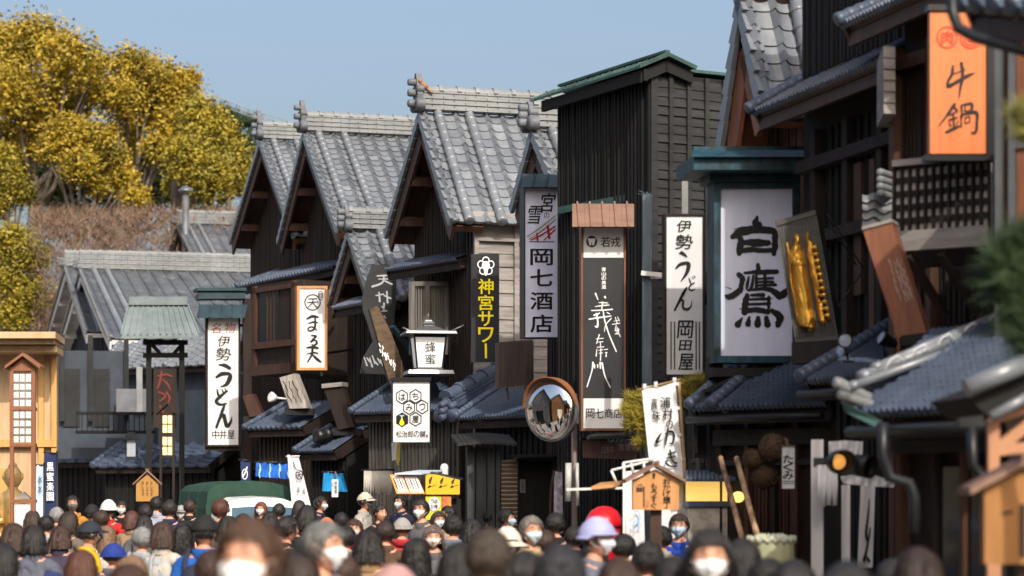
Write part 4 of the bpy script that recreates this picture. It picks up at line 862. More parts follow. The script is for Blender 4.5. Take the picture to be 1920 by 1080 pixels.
# hexagon honey shop sign
rt_, pl, bo = sign('hexagon_sign', 'square white sign with linked black hexagons and a yellow honey drop', (737, 714, 806, 829), 33, PHI, .06, WHITE, BLKM, 1)
at = pl.at; mb = MB(); hx = []
for cx, cy, ch in ((753.5, 744, 'は'), (779, 743, 'ち'), (767, 764, 'み'), (791.5, 763, 'つ'), (754, 787, ''), (779, 786, '屋')):
    pts = [(cx+13*cos(pi/6+k*pi/3), cy+14*sin(pi/6+k*pi/3)) for k in range(6)]; _q = []
    if ch == '': poly(mb, pts, at, .004); continue
    vs = []
    for x, y in pts: vs += [at(x, y, .004+.0005*len(hx)), at(cx+(x-cx)*.84, cy+(y-cy)*.84, .004+.0005*len(hx))]
    mb.add(vs, [(2*k, 2*((k+1) % 6), 2*((k+1) % 6)+1, 2*k+1) for k in range(6)]); hx.append(1)
    put(mb, ch, cx-6, cy-6.5, cx+6, cy+6.5, at, .03, .006)
row(mb, '松治郎の舗', 742, 798, 808, 820, at, .02); mb.build('lettering', INK, bo)
mb = MB(); disc(mb, 753.5, 793, 4.3, 5, at, .006); poly(mb, [(750.5, 790), (753.5, 781), (756.5, 790)], at, .0063); mb.build('honey_drop', INKY, bo)
mb = MB(); poly(mb, [(748, 778), (759, 778), (753.5, 783)], at, .006); mb.build('bee', M('pale blue paint', (.25, .4, .6), rough=.6), bo); mb = MB(); rect(mb, 799, 815, 802, 820, at, .005); mb.build('seal', INKR, bo)
mb = MB(); mb.obox(at(735, 714, .05), at(808, 714)-at(735, 714), UP*.05, -pl.n*.15); mb.build('top_rail', BLKM, rt_)
# convex mirror
mp = P(1031, 769, 24.6); MI = thing('street_mirror', 'round convex street mirror with an orange rim on a steel pole', 'mirror', Vector((P(1077, 925, 24.8).x, 24.8, 0)))
ax = Vector((-.62, -.80, -.05)).normalized(); rr = 57/F*24.6
mb = MB(); mb.lathe(mp-ax*.03, [(rr*sin(a)*1.0, .11*(cos(a*.9)-cos(.9*pi/2))/(1-cos(.9*pi/2))) for a in [pi/2*i/12 for i in range(12, -1, -1)]], 40, 0, ax)
mm = M('mirror glass', (.85, .86, .87), (.83, .84, .85), rough=.02, metal=1.0, detail=0); mb.build('mirror_face', mm, MI)
mb = MB(); mb.lathe(mp-ax*.03, [(rr*1.0, .01), (rr*1.03, .03), (rr*1.045, .02), (rr*1.04, -.04), (rr*.6, -.1), (.001, -.11)], 40, 0, ax)
mb.build('rim', METAL, MI)
mb = MB(); vs = []; aa_ = ax.orthogonal(); sx_ = Vector((-ax.y, ax.x, 0)).normalized(); sx_ = sx_ if sx_.x > 0 else -sx_
for i in range(29):
    an = R(5+170*i/28); dr = (sx_*cos(an)+UP*sin(an)); vs += [mp+dr*rr*1.05-ax*.04, mp+dr*rr*1.07+ax*.10*sin(R(170*i/28+5)), mp+dr*rr*1.10+ax*.10*sin(R(170*i/28+5)), mp+dr*rr*1.08-ax*.04]
mb.add(vs, [(4*i+a, 4*i+(a+1) % 4, 4*i+4+(a+1) % 4, 4*i+4+a) for i in range(28) for a in range(4)], 0, False)
mb.build('visor', M('orange visor paint', (.27, .11, .045), (.17, .07, .03), rough=.45), MI)
mb = MB(); a = P(1077, 925, 24.85); mb.tube([Vector((a.x, a.y, 0)), P(1077, 738, 24.85)], .033, 12); mb.bar(P(1040, 770, 24.75), P(1080, 772, 24.85), .04, .04); mb.build('pole', M('brown steel pole', (.16, .12, .11), (.09, .07, .065), rough=.5), MI)
mb = MB()
for y0, y1 in ((766, 779), (781, 794)): A = P(1078, y1, 24.78); mb.obox(A, (.085, 0, 0), (0, .01, 0), UP*((y1-y0)/F*24.8))
mb.build('plate', WHITE, MI); mb = MB(); mb.tube([P(1065, 940, 24.7), P(1066, 868, 24.7)], .035, 10); mb.tube([P(1083, 948, 24.7), P(1082, 868, 24.7)], .02, 10); mb.build('wrapped_sleeve', M('scratched plastic wrap', (.5, .5, .48), (.16, .16, .15), (9, 9, 4), .3), MI)
# tall white cloth banner
pl = Plane(1240, 20.7, 12); at = pl.at; bx = P(1280, 925, 20.7)
NB = thing('banner', 'tall white cloth banner with black brush writing on a bamboo pole', 'banner', Vector((bx.x, bx.y, 0)))
mb = MB(); vs, fs = cloth(at, (1203, 727), (1266, 714), (1292, 1010), (1232, 1010), 18, 30, .012, 1.5); mb.add(vs, fs, 0, True); cl = mb.build('cloth', WHITE2, NB)
mb = MB(); z = zs(1160, 700, 4.154); pa = lambda x, y, o=0: at(x, y, o+.03)
put(mb, '浦', 1238, 744, 1257, 764, pa, .03); put(mb, '村', 1243, 766, 1261, 787, pa, .03); put(mb, 'の', 1249, 788, 1262, 803, pa, .04); put(mb, '真', 1221, 747, 1233, 768, pa, .03); put(mb, '珠', 1223, 770, 1238, 788, pa, .03)
for s in ([(365, 470, 12), (410, 452, 18), (432, 480, 16), (422, 540, 14), (395, 545, 8)], [(385, 430, 14), (372, 500, 16), (365, 560, 6)], [(330, 468, 10), (300, 520, 22), (296, 542, 16), (345, 512, 4)],
          [(385, 630, 9), (440, 612, 14)], [(372, 662, 9), (440, 645, 14)], [(400, 600, 14), (420, 680, 14), (452, 700, 14)], [(365, 690, 12), (384, 672, 8)], [(370, 700, 14), (400, 722, 14), (452, 722, 10)]): stroke(mb, z(s), pa, rough=.12)
mb.build('lettering', INK, cl)
mb = MB(); mb.tube([Vector((bx.x+.06, bx.y, 0)), at(1288, 950), at(1273, 716)], [.022, .02, .014], 8); mb.tube([at(1194, 732), at(1275, 712)], .012, 6); mb.build('pole', M('bamboo pole', (.3, .2, .09), (.18, .11, .05), (8, 8, 2), .5), NB)
mb = MB()
for y, x in ((720, 1272), (765, 1273), (815, 1278), (860, 1282), (905, 1286)): A = at(x-8, y+3, .01); mb.obox(A, at(x+4, y+3, .01)-A, UP*.03, -pl.n*.03)
for x, y in ((1206, 722), (1227, 718), (1262, 710)): A = at(x, y+8, .01); mb.obox(A, at(x+6, y+8, .01)-A, UP*.05, -pl.n*.03)
mb.build('loop', WHITE2, cl)
# little roofed notice board
def notice(name, label, cx, y0, yr, y1, w_, ov, d, phi, mat, post=True, texts=(), thick=.06):
    pl = Plane(cx, d, phi); at = pl.at; b = at(cx, y1); root = thing(name, label, 'notice board', Vector((b.x, b.y, 0)))
    mb = MB(); mb.prism([at(cx-w_, y1), at(cx+w_, y1), at(cx+w_, yr+(y0-yr)*-.0), at(cx, y0+4), at(cx-w_, yr)], -pl.n*thick); bo = mb.build('board', mat, root)
    mb = MB(); sl = (yr-y0)/w_; r = at(cx, y0-2, .05)
    for s in (-1, 1):
        e_ = at(cx+s*(w_+ov), y0-2+sl*(w_+ov), .05); t = (r-e_); mb.prism([e_, e_+t*1.12, e_+t*1.12+UP*.028, e_+UP*.028], -pl.n*(thick+.12))
    mb.build('roof', SHING if mat is not HINOKI else HINOKI, root)
    if post:
        mb = MB(); mb.bar(Vector((b.x, b.y+.08, 0)), at(cx, y0+10, -.09), .09, .06); mb.build('post', BRN, root)
    return root, pl, bo
rt_, pl, bo = notice('notice_board', 'small cedar notice board with an arrow, in front of the white banner', 1230, 876, 900, 956, 43, 14, 18, 6, CEDAR)
at = pl.at; mb = MB(); column(mb, 'おかげ横丁', 1250, 897, 953, 14, at, .035, 0, .02); column(mb, 'もうすぐ', 1226, 906, 954, 11, at, .035, 0, .02)
poly(mb, [(1226, 884), (1230, 892), (1228, 892), (1228, 897), (1224, 897), (1224, 892), (1222, 892)], at, .005); rect(mb, 1206, 912, 1208.5, 951, at, .005); mb.build('lettering', INK, bo)
mb = MB(); rect(mb, 1193, 914, 1205, 922, at, .004, 0); stroke(mb, [(1195, 911, 1), (1202, 908, 1.3), (1204, 912, 1)], at, 0); column(mb, '六〇米', 1214, 938, 952, 4, at, .02, 1); mb.build('small_marks', [BRN, INKR], bo)
# small framed sign under the right-hand eave
rt_, pl, bo = sign('small_sign', 'small white framed sign with black cursive writing beside the cedar balls', (1466, 836, 1490, 916), 18.4, -12, .05, WHITE, BRN, 2)
at = pl.at; mb = MB(); column(mb, 'たくみ', 1478, 853, 899, 19, at, .05, 0, .0); column(mb, '三', 1478, 843, 850, 3, at, .02)
rect(mb, 1468, 902, 1489, 903.5, at, .004); rect(mb, 1468, 906, 1489, 907.2, at, .004); mb.build('lettering', INK, bo)

# ------------------------------------------------------------ shop fronts on the right
for k, (cx, cy, r) in enumerate(((1451, 840, 30), (1411, 860, 20), (1434, 892, 27))):
    c = P(cx, cy, 18.9+k*.05); rad = r/F*18.9
    mb = MB(); N_ = 26
    for i in range(900):
        a = Vector((random.gauss(0, 1), random.gauss(0, 1), random.gauss(0, 1))).normalized(); b = a.orthogonal().normalized(); r1 = rad*random.uniform(.93, 1.06)
        p = c+a*rad*.85; mb.add([p+b*.008, p-b*.008, c+a*r1+UP*random.uniform(-.01, .01)], [(0, 1, 2)])
    mb.ball(c, rad*.9, rad*.9, rad*.9, 20, 14)
    tag(mb.build('cedar_ball', M('dry cedar needles', (.075, .045, .025), (.03, .018, .011), (40, 40, 40), .9, .6), None, c), ('topmost of the three hanging brown cedar balls', 'leftmost and smallest of the three hanging brown cedar balls', 'lowest and roundest of the three hanging brown cedar balls')[k], 'cedar ball', 'cedar balls hanging under the eave')
for k, (a, b, lab) in enumerate((((1352, 862, 19.2), (1389, 1012, 18.6), 'leaning bare wooden pole left of the pair, in front of the yellow stall'), ((1382, 862, 18.9), (1418, 1012, 18.2), 'leaning pole with bark patches, right of the pair, below the cedar balls'))):
    A = P(*a); B = P(*b); mb = MB(); D = (B-A)*2.2; gz = B+(B-A)*((B.z)/(A.z-B.z)); mb.tube([A, A.lerp(gz, .3)+Vector((.015, 0, 0)), A.lerp(gz, .7)-Vector((.01, 0, 0)), gz], [.022, .026, .026, .03], 9)
    mb.lathe(A, [(.001, .05), (.024, .02), (.022, 0)], 9, 0, A-B)
    tag(mb.build('pole', M('patchy pole', (.42, .27, .15), (.10, .05, .03), (16, 16, 5), .6, lo=.42, hi=.6), None, gz), lab, 'pole')
# golden stall
pl = Plane(1345, 20.6, 20); at = pl.at; c = at(1345, 925); ST = thing('market_stall', 'yellow-lit straw stall with a pale counter behind the leaning poles', 'stall', Vector((c.x, c.y, 0)))
mb = MB(); A = at(1290, 946); mb.obox(A, at(1402, 946)-A, UP*(at(1290, 903).z-A.z), -pl.n*.05); mb.build('straw_screen', emit(M('lit straw screen', (.85, .56, .16), (.62, .38, .09), (3, 3, 30), .7, .3), (1, .62, .16), .55), ST)  # yellow lamplight put into the screen as a glow of its own
mb = MB(); A = at(1290, 1140); mb.obox(A, at(1402, 1140)-A, UP*(at(1290, 950).z-A.z), -pl.n*.3); mb.build('counter', M('worn pale plaster', (.5, .47, .43), (.2, .18, .16), (9, 9, 9), .8, .3), ST)
mb = MB(); A = at(1284, 903, .1); mb.obox(A, at(1402, 903)-at(1284, 903), UP*.02, -pl.n*.4); mb.obox(at(1288, 950, .03), at(1402, 950)-at(1288, 950), UP*.05, -pl.n*.1)
for i in range(14): mb.lathe(at(1288+i*8, 899, .1), [(.001, 0), (.02, 0), (.02, .3)], 8, 0, Vector((.1, 1, .25)))
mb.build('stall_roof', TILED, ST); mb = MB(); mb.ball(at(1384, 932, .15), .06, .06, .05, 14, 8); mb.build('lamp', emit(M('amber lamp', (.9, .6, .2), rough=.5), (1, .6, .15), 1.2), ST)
# straw-wrapped sake barrel
c = P(1446, 1006, 14.6); rad = 44/F*14.6; SB = thing('sake_barrel', 'straw-wrapped pale sake barrel with rope round its top, blurred at the bottom', 'barrel', Vector((c.x, c.y, 0)))
mb = MB(); mb.lathe(Vector((c.x, c.y, c.z-.42)), [(rad*.8, 0), (rad*.95, .1), (rad, .25), (rad*.98, .38), (rad*.9, .42), (.001, .42)], 28); mb.build('straw_wrap', M('straw matting', (.36, .36, .23), (.24, .25, .16), (30, 30, 3), .85, .4), SB)
mb = MB(); pts = [(rad*.99*cos(a), rad*.99*sin(a), .40+.015*sin(a*18)) for a in [2*pi*i/72 for i in range(73)]]; mb.tube([Vector((c.x+x, c.y+y, c.z-.42+q)) for x, y, q in pts], .014, 6)
for i in range(14): a = 2*pi*i/14; mb.tube([Vector((c.x+rad*cos(a), c.y+rad*sin(a), c.z-.02)), Vector((c.x+rad*.4*cos(a+.4), c.y+rad*.4*sin(a+.4), c.z+.012))], .009, 5)
mb.build('rope', M('pale rope', (.45, .47, .38), (.3, .32, .25), rough=.9), SB)
mb = MB(); a = Vector((c.x, c.y-rad*1.004, c.z-.25)); 
for x in (-.05, .05): mb.obox(a+Vector((x, 0, -.1)), (.008, 0, 0), (0, .004, 0), UP*.1)
for q in (-.1, 0): mb.obox(a+Vector((-.05, .0005, q)), (.108, 0, 0), (0, .004, 0), UP*.008)
mb.build('stencil', M('olive stencil', (.16, .17, .1), rough=.8), SB)
mb = MB(); mb.lathe(Vector((c.x, c.y, 0)), [(rad*.8, 0), (rad*.8, c.z-.42), (.001, c.z-.42)], 20); mb.build('stand', DARK, SB)
# white shop curtains at the right
pl = Plane(1600, 16.3, 24); at = pl.at; c = at(1600, 925)
CU = thing('shop_curtain', 'white shop curtains and hanging bands with black brush strokes, in the shade at lower right', 'curtain', Vector((c.x, c.y, 0)))
mb = MB()
for TL, TR, BR, BL, a in (((1554, 828), (1586, 826), (1586, 856), (1554, 856), .006), ((1586, 826), (1618, 828), (1617, 852), (1586, 856), .006), ((1576, 893), (1628, 886), (1628, 912), (1580, 906), .01), ((1628, 886), (1678, 904), (1676, 914), (1626, 912), .01)):
    mb = MB(); vs, fs = cloth(at, TL, TR, BR, BL, 12, 6, a, 3); mb.add(vs, fs, 0, True); mb.build('valance', WHITE2, CU)
for q, o in ((((1521, 824), (1544, 824), (1544, 1110), (1521, 1110)), .0), (((1578, 910), (1594, 908), (1594, 1060), (1578, 1060)), .01), (((1614, 910), (1641, 912), (1636, 1064), (1608, 1064)), .03)):
    mb = MB(); vs, fs = cloth(lambda x, y, oo=0, o=o: at(x, y, oo+o), *q, 6, 16, .006, 1); mb.add(vs, fs, 0, True); lastb = mb.build('hanging_band', WHITE2, CU)
mb = MB(); pa = lambda x, y, o=0: at(x, y, o+.045)
for s in ([(1630, 936, 2), (1628, 965, 4), (1624, 1000, 5), (1627, 1015, 4)], [(1632, 990, 3), (1626, 1025, 4), (1620, 1050, 6)], [(1622, 1040, 3), (1630, 1052, 5)]): stroke(mb, s, pa)
mb.build('brush_writing', INK, lastb)
# white cord curtain and cloth rack
def cords(name, label, x0, x1, y0, y1, d, phi, mat, n, wd=.02, jit=2):
    pl = Plane((x0+x1)/2, d, phi); at = pl.at; root = thing(name, label, 'curtain', at((x0+x1)/2, y0)); mb = MB()
    for i in range(n):
        x = x0+(x1-x0)*(i+.5)/n; mb.tube([at(x, y0), at(x+random.uniform(-jit, jit)*.3, (y0+y1)/2, random.uniform(-.01, .01)), at(x+random.uniform(-jit, jit), y1+random.uniform(-3, 3))], [wd*.6, wd, wd*.8], 6)
    mb.build('cords', mat, root); mb = MB(); mb.tube([at(x0-4, y0), at(x1+4, y0)], .014, 6); mb.build('rail', BLKM, root); return root
cords('cord_curtain', 'short curtain of thick white hanging strips beside the round black lamps', 1534, 1570, 868, 948, 16.0, 20, WHITE2, 7, .012)
cords('cord_curtain', 'wide pale cord curtain hanging below the slatted screen', 682, 736, 881, 925, 34.2, 15, M('pale hemp cord', (.5, .47, .43), (.33, .31, .28), rough=.9), 26, .011, 1)
# paired round lamps
pl = Plane(1595, 14.2, 10); at = pl.at; L2 = thing('signal_lamp', 'pair of round black hooded lamps on an arm, the left one glowing amber', 'lamp', at(1650, 862))
mb = MB(); mb.bar(at(1528, 862, -.08), at(1662, 862, -.08), .025, .025); mb.bar(at(1528, 858, -.08), at(1528, 876, -.08), .02, .02); mb.build('arm', BLKM, L2)
for cx, cy, r, lit in ((1572, 866, 23, 1), (1609, 872, 21, 0)):
    c = at(cx, cy); rad = r/F*14.2; ax = Vector((.25, -1, -.05)) if lit else Vector((.7, -.7, -.15)); mb = MB()
    mb.lathe(c, [(.001, -.1), (rad*.6, -.09), (rad*.95, -.02), (rad, .02), (rad*1.04, .1), (rad*.98, .1), (rad*.9, .02), (rad*.75, .0)], 26, 0, ax); bd_ = mb.build('lamp_housing', BLKM, L2)
    mb = MB(); mb.lathe(c, [(rad*.62, .004), (rad*.4, .03), (.001, .04)], 20, 0, ax)
    mb.build('lens', emit(M('amber lens', (.8, .36, .08), rough=.3), (1, .45, .1), .5) if lit else M('dark lens', (.02, .02, .02), rough=.15), bd_)
# pale post, black wall fittings
q = P(1717, 925, 13.4); mb = MB(); mb.bar(Vector((q.x, q.y, 0)), P(1717, 932, 13.4), .045, .045); mb.cbox(P(1717, 931, 13.4), (.055, 0, 0), (0, .055, 0), (0, 0, .02)); mb.cbox(P(1717, 1020, 13.4), (.052, 0, 0), (0, .052, 0), (0, 0, .02)); tag(mb.build('post', M('pale weathered post', (.5, .5, .53), (.3, .3, .32), (20, 20, 3), .7), None, Vector((q.x, q.y, 0))), 'thin pale wooden post in front of the black shop opening at the lower right', 'post')
DP = thing('downpipe', 'dark rain pipe bending below the nearest low roof', 'drain pipe', P(1808, 860, 12.4)); mb = MB(); mb.tube([P(1656, 792, 12.6), P(1655, 850, 12.6), P(1668, 895, 12.6), P(1705, 905, 12.6), P(1715, 930, 12.6), P(1715, 1000, 12.6)], .034, 10); mb.build('pipe', GUTT, DP)
mb = MB(); mb.tube([P(1822, 800, 11.6), P(1824, 870, 11.6), P(1838, 892, 11.6), P(1870, 898, 11.6)], .03, 10); mb.obox(P(1800, 800, 11.6), (.12, 0, 0), (0, .12, 0), UP*.13); mb.build('lower_pipe', GUTT, DP)
# spotlights on the low roof
for k, (cx, cy, ax, lab) in enumerate(((1584, 638, Vector((.05, -1, -.05)), 'spotlight with its glass toward the street, under the gold carved board'), (1655, 634, Vector((-.75, -.35, .35)), 'spotlight turned away, beside the foot of the leaning brown board'))):
    c = P(cx, cy, 16.9); r = .055; S_ = thing('spotlight', lab, 'spotlight', P(cx+3, cy+48, 17.0), 'spotlights on the low roof'); mb = MB()
    mb.lathe(c, [(.001, -.13), (r*.55, -.12), (r*.8, -.06), (r, 0), (r*1.08, .015), (r*1.05, .03), (r*.85, .012)], 18, 0, ax); mb.build('lamp_head', GUTT, S_)
    mb = MB(); mb.lathe(c, [(r*.85, .012), (.001, .018)], 18, 0, ax); mb.build('lens', M('lamp glass', (.35, .4, .5), rough=.1), S_)
    mb = MB(); mb.tube([c-UP*r*.9, P(cx+6, cy+36, 16.95)], .009, 6); mb.cbox(P(cx+6, cy+40, 16.98), (.08, 0, 0), (0, .06, 0), UP*.015); mb.build('stem', GUTT, S_)
# sunlit ridge end behind the leaning board
RE = thing('ridge_end', 'small sunlit roof ridge end of wavy pale tiles above the leaning brown board', 'roof ridge', P(1645, 430, 17.0)); mb = MB(); pl = Plane(1645, 17.0, 8); at = pl.at
for j in range(4):
    vs = []; fs = []
    for i in range(13):
        x = 1617+i*4.6; y = 362+j*16+4*sin(i*.85+.6)+i*.6; vs += [at(x, y, .03-j*.0), at(x, y+13, .05), at(x, y+1, -.3)]
    for i in range(12): a = 3*i; fs += [(a, a+1, a+4, a+3), (a, a+3, a+5, a+2)]
    mb.add(vs, fs, 0, True)
mb.build('wavy_tiles', TILEW, RE); mb = MB(); 
for j in range(4): mb.lathe(P(1659, 326+j*13, 16.9), [(.001, .12), (.022, .12), (.029, .105), (.029, -.2)], 14, 0, Vector((-.55, -1, 0)))
A = P(1664, 374, 17.0); mb.obox(A, (.03, .02, 0), (0, .2, 0), UP*.2); mb.build('ornament', TILEW, RE)

# black gutter box with its bent bracket under the low roof
pl = Plane(1345, 20.9, 10); at = pl.at; GB = thing('gutter_box', 'black box with a bent bracket hanging under the low roof left of the cedar balls', 'box', at(1345, 858)); mb = MB(); A = at(1303, 858); mb.obox(A, at(1392, 858)-A, UP*(at(0, 784).z-A.z), -pl.n*.3); mb.build('box', BLACK, GB)
mb = MB(); mb.bar(at(1304, 790, .06), at(1304, 850, .06), .04, .03); mb.bar(at(1300, 855, .06), at(1394, 858, .06), .04, .03); mb.bar(at(1315, 790, .35), at(1315, 736, .35), .035, .03); mb.bar(at(1315, 736, .35), at(1392, 700, .35), .035, .03); mb.build('bracket', BLKM, GB)
# ------------------------------------------------------------ middle and far shop fronts
def leaning(name, label, quad, d, phi, th, mat, capq=None, wr=0):
    rt, pl, bo = slab(name, label, quad, d, phi, th, mat)
    at = pl.at; c = at(*quad[2]).lerp(at(*quad[3]), .5); mb = MB(); mb.obox(c-Vector((.25, -.05, .12)), (.5, .05, 0), (0, .3, 0), UP*.12); mb.build('base', DARK, rt)
    if capq: mb = MB(); mb.prism([at(x, y, .05) for x, y in capq], -pl.n*(th+.1)); mb.build('cap', capq and GREYW, rt)
    if wr:
        mb = MB()
        for k in range(wr):
            t = (k+.6)/(wr+.4); x0 = quad[0][0]*(1-t)+quad[1][0]*t; x1 = quad[3][0]*(1-t)+quad[2][0]*t; y0 = quad[0][1]; y1 = quad[2][1]; pts = []
            for i in range(8): s = .12+i*.1; pts.append((x0+(x1-x0)*s+random.uniform(-2, 2), y0+(y1-y0)*s, random.uniform(1, 2.4)))
            stroke(mb, pts, at, rough=.3)
        mb.build('carving', DARK, bo)
    return rt
leaning('leaning_board', 'pale weathered leaning board with dark grooves on the low roof left of the shaped board', [(524, 708), (552, 700), (577, 765), (543, 766)], 40.6, -12, .3, M('bleached plank', (.42, .39, .36), (.12, .10, .09), (14, 14, 2), .8, .5), None, 3)
leaning('leaning_board', 'dark leaning board with a flat pale cap, beside the slatted screen', [(606, 726), (640, 722), (664, 800), (634, 806)], 38.2, -15, .22, BRDK, [(603, 728), (641, 724), (641, 716), (603, 720)])
leaning('leaning_board', 'small brown leaning board at the foot of the noodle sign post', [(454, 742), (474, 738), (492, 778), (468, 782)], 42.5, -12, .2, BRN)
q = P(510, 745, 41.5); mb = MB(); mb.lathe(q, [(.001, -.1), (.06, -.08), (.1, .03), (.08, .04), (.001, .02)], 14, 0, Vector((-.7, -.6, .2))); mb.tube([q, q+Vector((.28, .1, -.03)), q+Vector((.3, .2, .04))], .02, 6); tag(mb.build('lamp', PLAST, None, q), 'small white wall lamp beside the pale leaning board', 'lamp')
q = P(600, 818, 38.2); mb = MB(); mb.lathe(q, [(.001, -.15), (.1, -.12), (.13, .08), (.09, .09), (.001, .06)], 14, 0, Vector((-.8, -.5, .1))); mb.tube([q, q+UP*-.2], .03, 6); mb.lathe(q+Vector((.12, 0, .03)), [(.001, -.12), (.08, -.1), (.1, .08), (.001, .06)], 12, 0, Vector((-.4, -.8, .1))); tag(mb.build('floodlight', BLKM, None, q-UP*.2), 'black floodlight pair on the small low roof', 'lamp')
# blue shop curtains
def noren(name, label, TL, TR, BR, BL, d, phi, mat, strips=0, mk=None, amp=.03, wv=5, cat='curtain', mark=None):
    pl = Plane((TL[0]+TR[0])/2, d, phi); root = thing(name, label, cat, pl.at((TL[0]+TR[0])/2, TL[1])); mb = MB(); vs, fs = cloth(pl.at, TL, TR, BR, BL, 26, 8, amp, wv); mb.add(vs, fs, 0, True); cl = mb.build('cloth', mat, root)
    mb = MB(); mb.tube([pl.at(TL[0]-4, TL[1]), pl.at(TR[0]+4, TR[1])], .02, 6); mb.build('rod', BLKM, root)
    if mark:
        mb = MB(); a2 = lambda x, y, o=0: pl.at(x, y, o+amp*1.6)
        mark(mb, a2); mb.build('lettering', mk, cl)
    return root
BLUE = M('indigo blue cloth', (.02, .13, .52), (.012, .07, .32), (4, 4, 2), .85)
CYAN = M('bright blue cloth', (.02, .26, .56), (.012, .16, .4), (4, 4, 2), .85)
NAVY = M('navy cloth', (.02, .035, .11), (.012, .02, .06), (4, 4, 2), .85)
NBRN = M('mauve brown cloth', (.17, .10, .085), (.11, .065, .055), (4, 4, 2), .85)
PALEB = M('pale blue mark', (.3, .5, .75), rough=.9)
def m1(mb, at):
    for x in (487, 506, 524, 541): stroke(mb, [(x, 870, 2), (x+1, 880, 3.5), (x-1, 888, 2.5), (x, 895, 2)], at, rough=.5)
noren('shop_curtain', 'deep blue shop curtain with pale marks under the low roof behind the truck', (480, 866), (547, 868), (546, 899), (479, 893), 40.0, 12, BLUE, mark=m1, mk=PALEB)
noren('shop_curtain', 'short bright blue cloth hanging beside a white paper tag', (607, 885), (642, 885), (652, 922), (604, 921), 37.4, 12, CYAN)
def m2(mb, at): ring(mb, 459, 889, 5.5, 10, 1.5, at); stroke(mb, [(456, 893, 2), (460, 885, 2), (463, 876, 2.5)], at)
noren('shop_flag', 'small navy flag with a white round crest hanging from a white rod', (451, 862), (469, 864), (469, 903), (452, 903), 41, 12, NAVY, mark=m2, mk=INKW, amp=.01, wv=1, cat='flag')
def m3(mb, at):
    for k, s in enumerate(('白', '本', '布')): put(mb, s, 1128+k*8, 836, 1135+k*8, 850, at, .04)
    put(mb, '若', 1160, 832, 1170, 845, at, .04); put(mb, '酒', 1172, 832, 1182, 845, at, .04); put(mb, '商', 1184, 832, 1193, 845, at, .04)
noren('shop_curtain', 'mauve-brown shop curtain with faded white characters under the black and white sign', (1092, 822), (1196, 826), (1194, 862), (1093, 858), 25.0, 14, NBRN, mark=m3, mk=M('faded white dye', (.36, .3, .29), rough=.9), amp=.012)
pl = Plane(1160, 24.7, 14); at = pl.at; mb = MB(); mb.prism([at(1100, 824, .2), at(1135, 806, -.1), at(1200, 803, -.1), at(1204, 818, .2)], UP*.03)
for i in range(6): mb.tube([at(1140+i*9+9*k/6, 824+6*sin(pi*k/6), .21) for k in range(7)], .01, 5)
tag(mb.build('awning', GUTT, None, at(1160, 818)), 'dark flat awning with a scalloped trim over the mauve curtain', 'awning')
# white leaning flag and paper tag
pl = Plane(560, 37, 8); at = pl.at; c = at(541, 925); WF = thing('banner', 'leaning lilac-white flag with a circled black character on a pale pole', 'banner', Vector((c.x+.35, c.y, 0)))
mb = MB(); vs, fs = cloth(at, (543, 858), (560, 857), (592, 985), (553, 985), 10, 16, .02, 1); mb.add(vs, fs, 0, True); cl = mb.build('cloth', WHITE2, WF)
mb = MB(); a2 = lambda x, y, o=0: at(x, y, o+.05); ring(mb, 561, 890, 7, 9.5, 1.6, a2); stroke(mb, [(557, 886, 1.5), (565, 884, 1.5)], a2); stroke(mb, [(556, 891, 1.5), (566, 889, 1.5)], a2); stroke(mb, [(561, 884, 1.5), (560, 892, 1.6), (557, 898, 1.2)], a2); stroke(mb, [(561, 891, 1.5), (566, 898, 1.8)], a2); stroke(mb, [(550, 866, 1.5), (554, 878, 2), (558, 881, 1)], a2)
put(mb, 'ま', 556, 913, 563, 923, a2, .02); put(mb, 'る', 566, 916, 573, 926, a2, .02); mb.build('lettering', INK, cl)
mb = MB(); c = at(541, 853); c2 = at(553, 985); gz = c2+(c2-c)*(c2.z/(c.z-c2.z)); mb.tube([c, gz], .022, 8); mb.tube([at(536, 856), at(562, 855)], .012, 6); mb.build('pole', PLAST, WF)
pl = Plane(628, 36.8, 8); at = pl.at; TG = thing('paper_tag', 'narrow white paper tag with tiny black writing hanging before the bright blue cloth', 'tag', at(628, 885)); mb = MB(); A = at(622, 932); mb.obox(A, at(634, 932)-A, UP*(at(622, 899).z-A.z), pl.n*.02); bo = mb.build('paper', WHITE, TG)
mb = MB(); mb.tube([at(628, 899), at(626, 892), at(629, 884), at(631, 892), at(628, 899)], .012, 6); mb.build('loop', METAL, TG); mb = MB(); a2 = lambda x, y, o=0: at(x, y, o+.03); column(mb, '伊勢茶', 629.5, 902, 926, 5, a2, .02); column(mb, 'あり', 624.5, 903, 914, 2.6, a2, .01); mb.build('lettering', INK, bo)
# pennants under the hexagon sign
pl = Plane(744, 33.6, 12); at = pl.at; mb = MB(); vs, fs = cloth(at, (734, 828), (745, 828), (743, 862), (735, 864), 5, 6, .01, 1); mb.add(vs, fs, 0); b0 = len(mb.v); mb.add([at(744, 828, .02), at(751, 828, .02), at(750, 862, .02), at(746, 875, .02), at(742, 862, .02)], [(0, 1, 2, 3, 4)], 1)
tag(mb.build('pennant', [WHITE2, M('yellow pennant', (.62, .5, .12), rough=.8)], None, at(744, 828)), 'white and yellow pennants hanging below the hexagon sign', 'pennant')
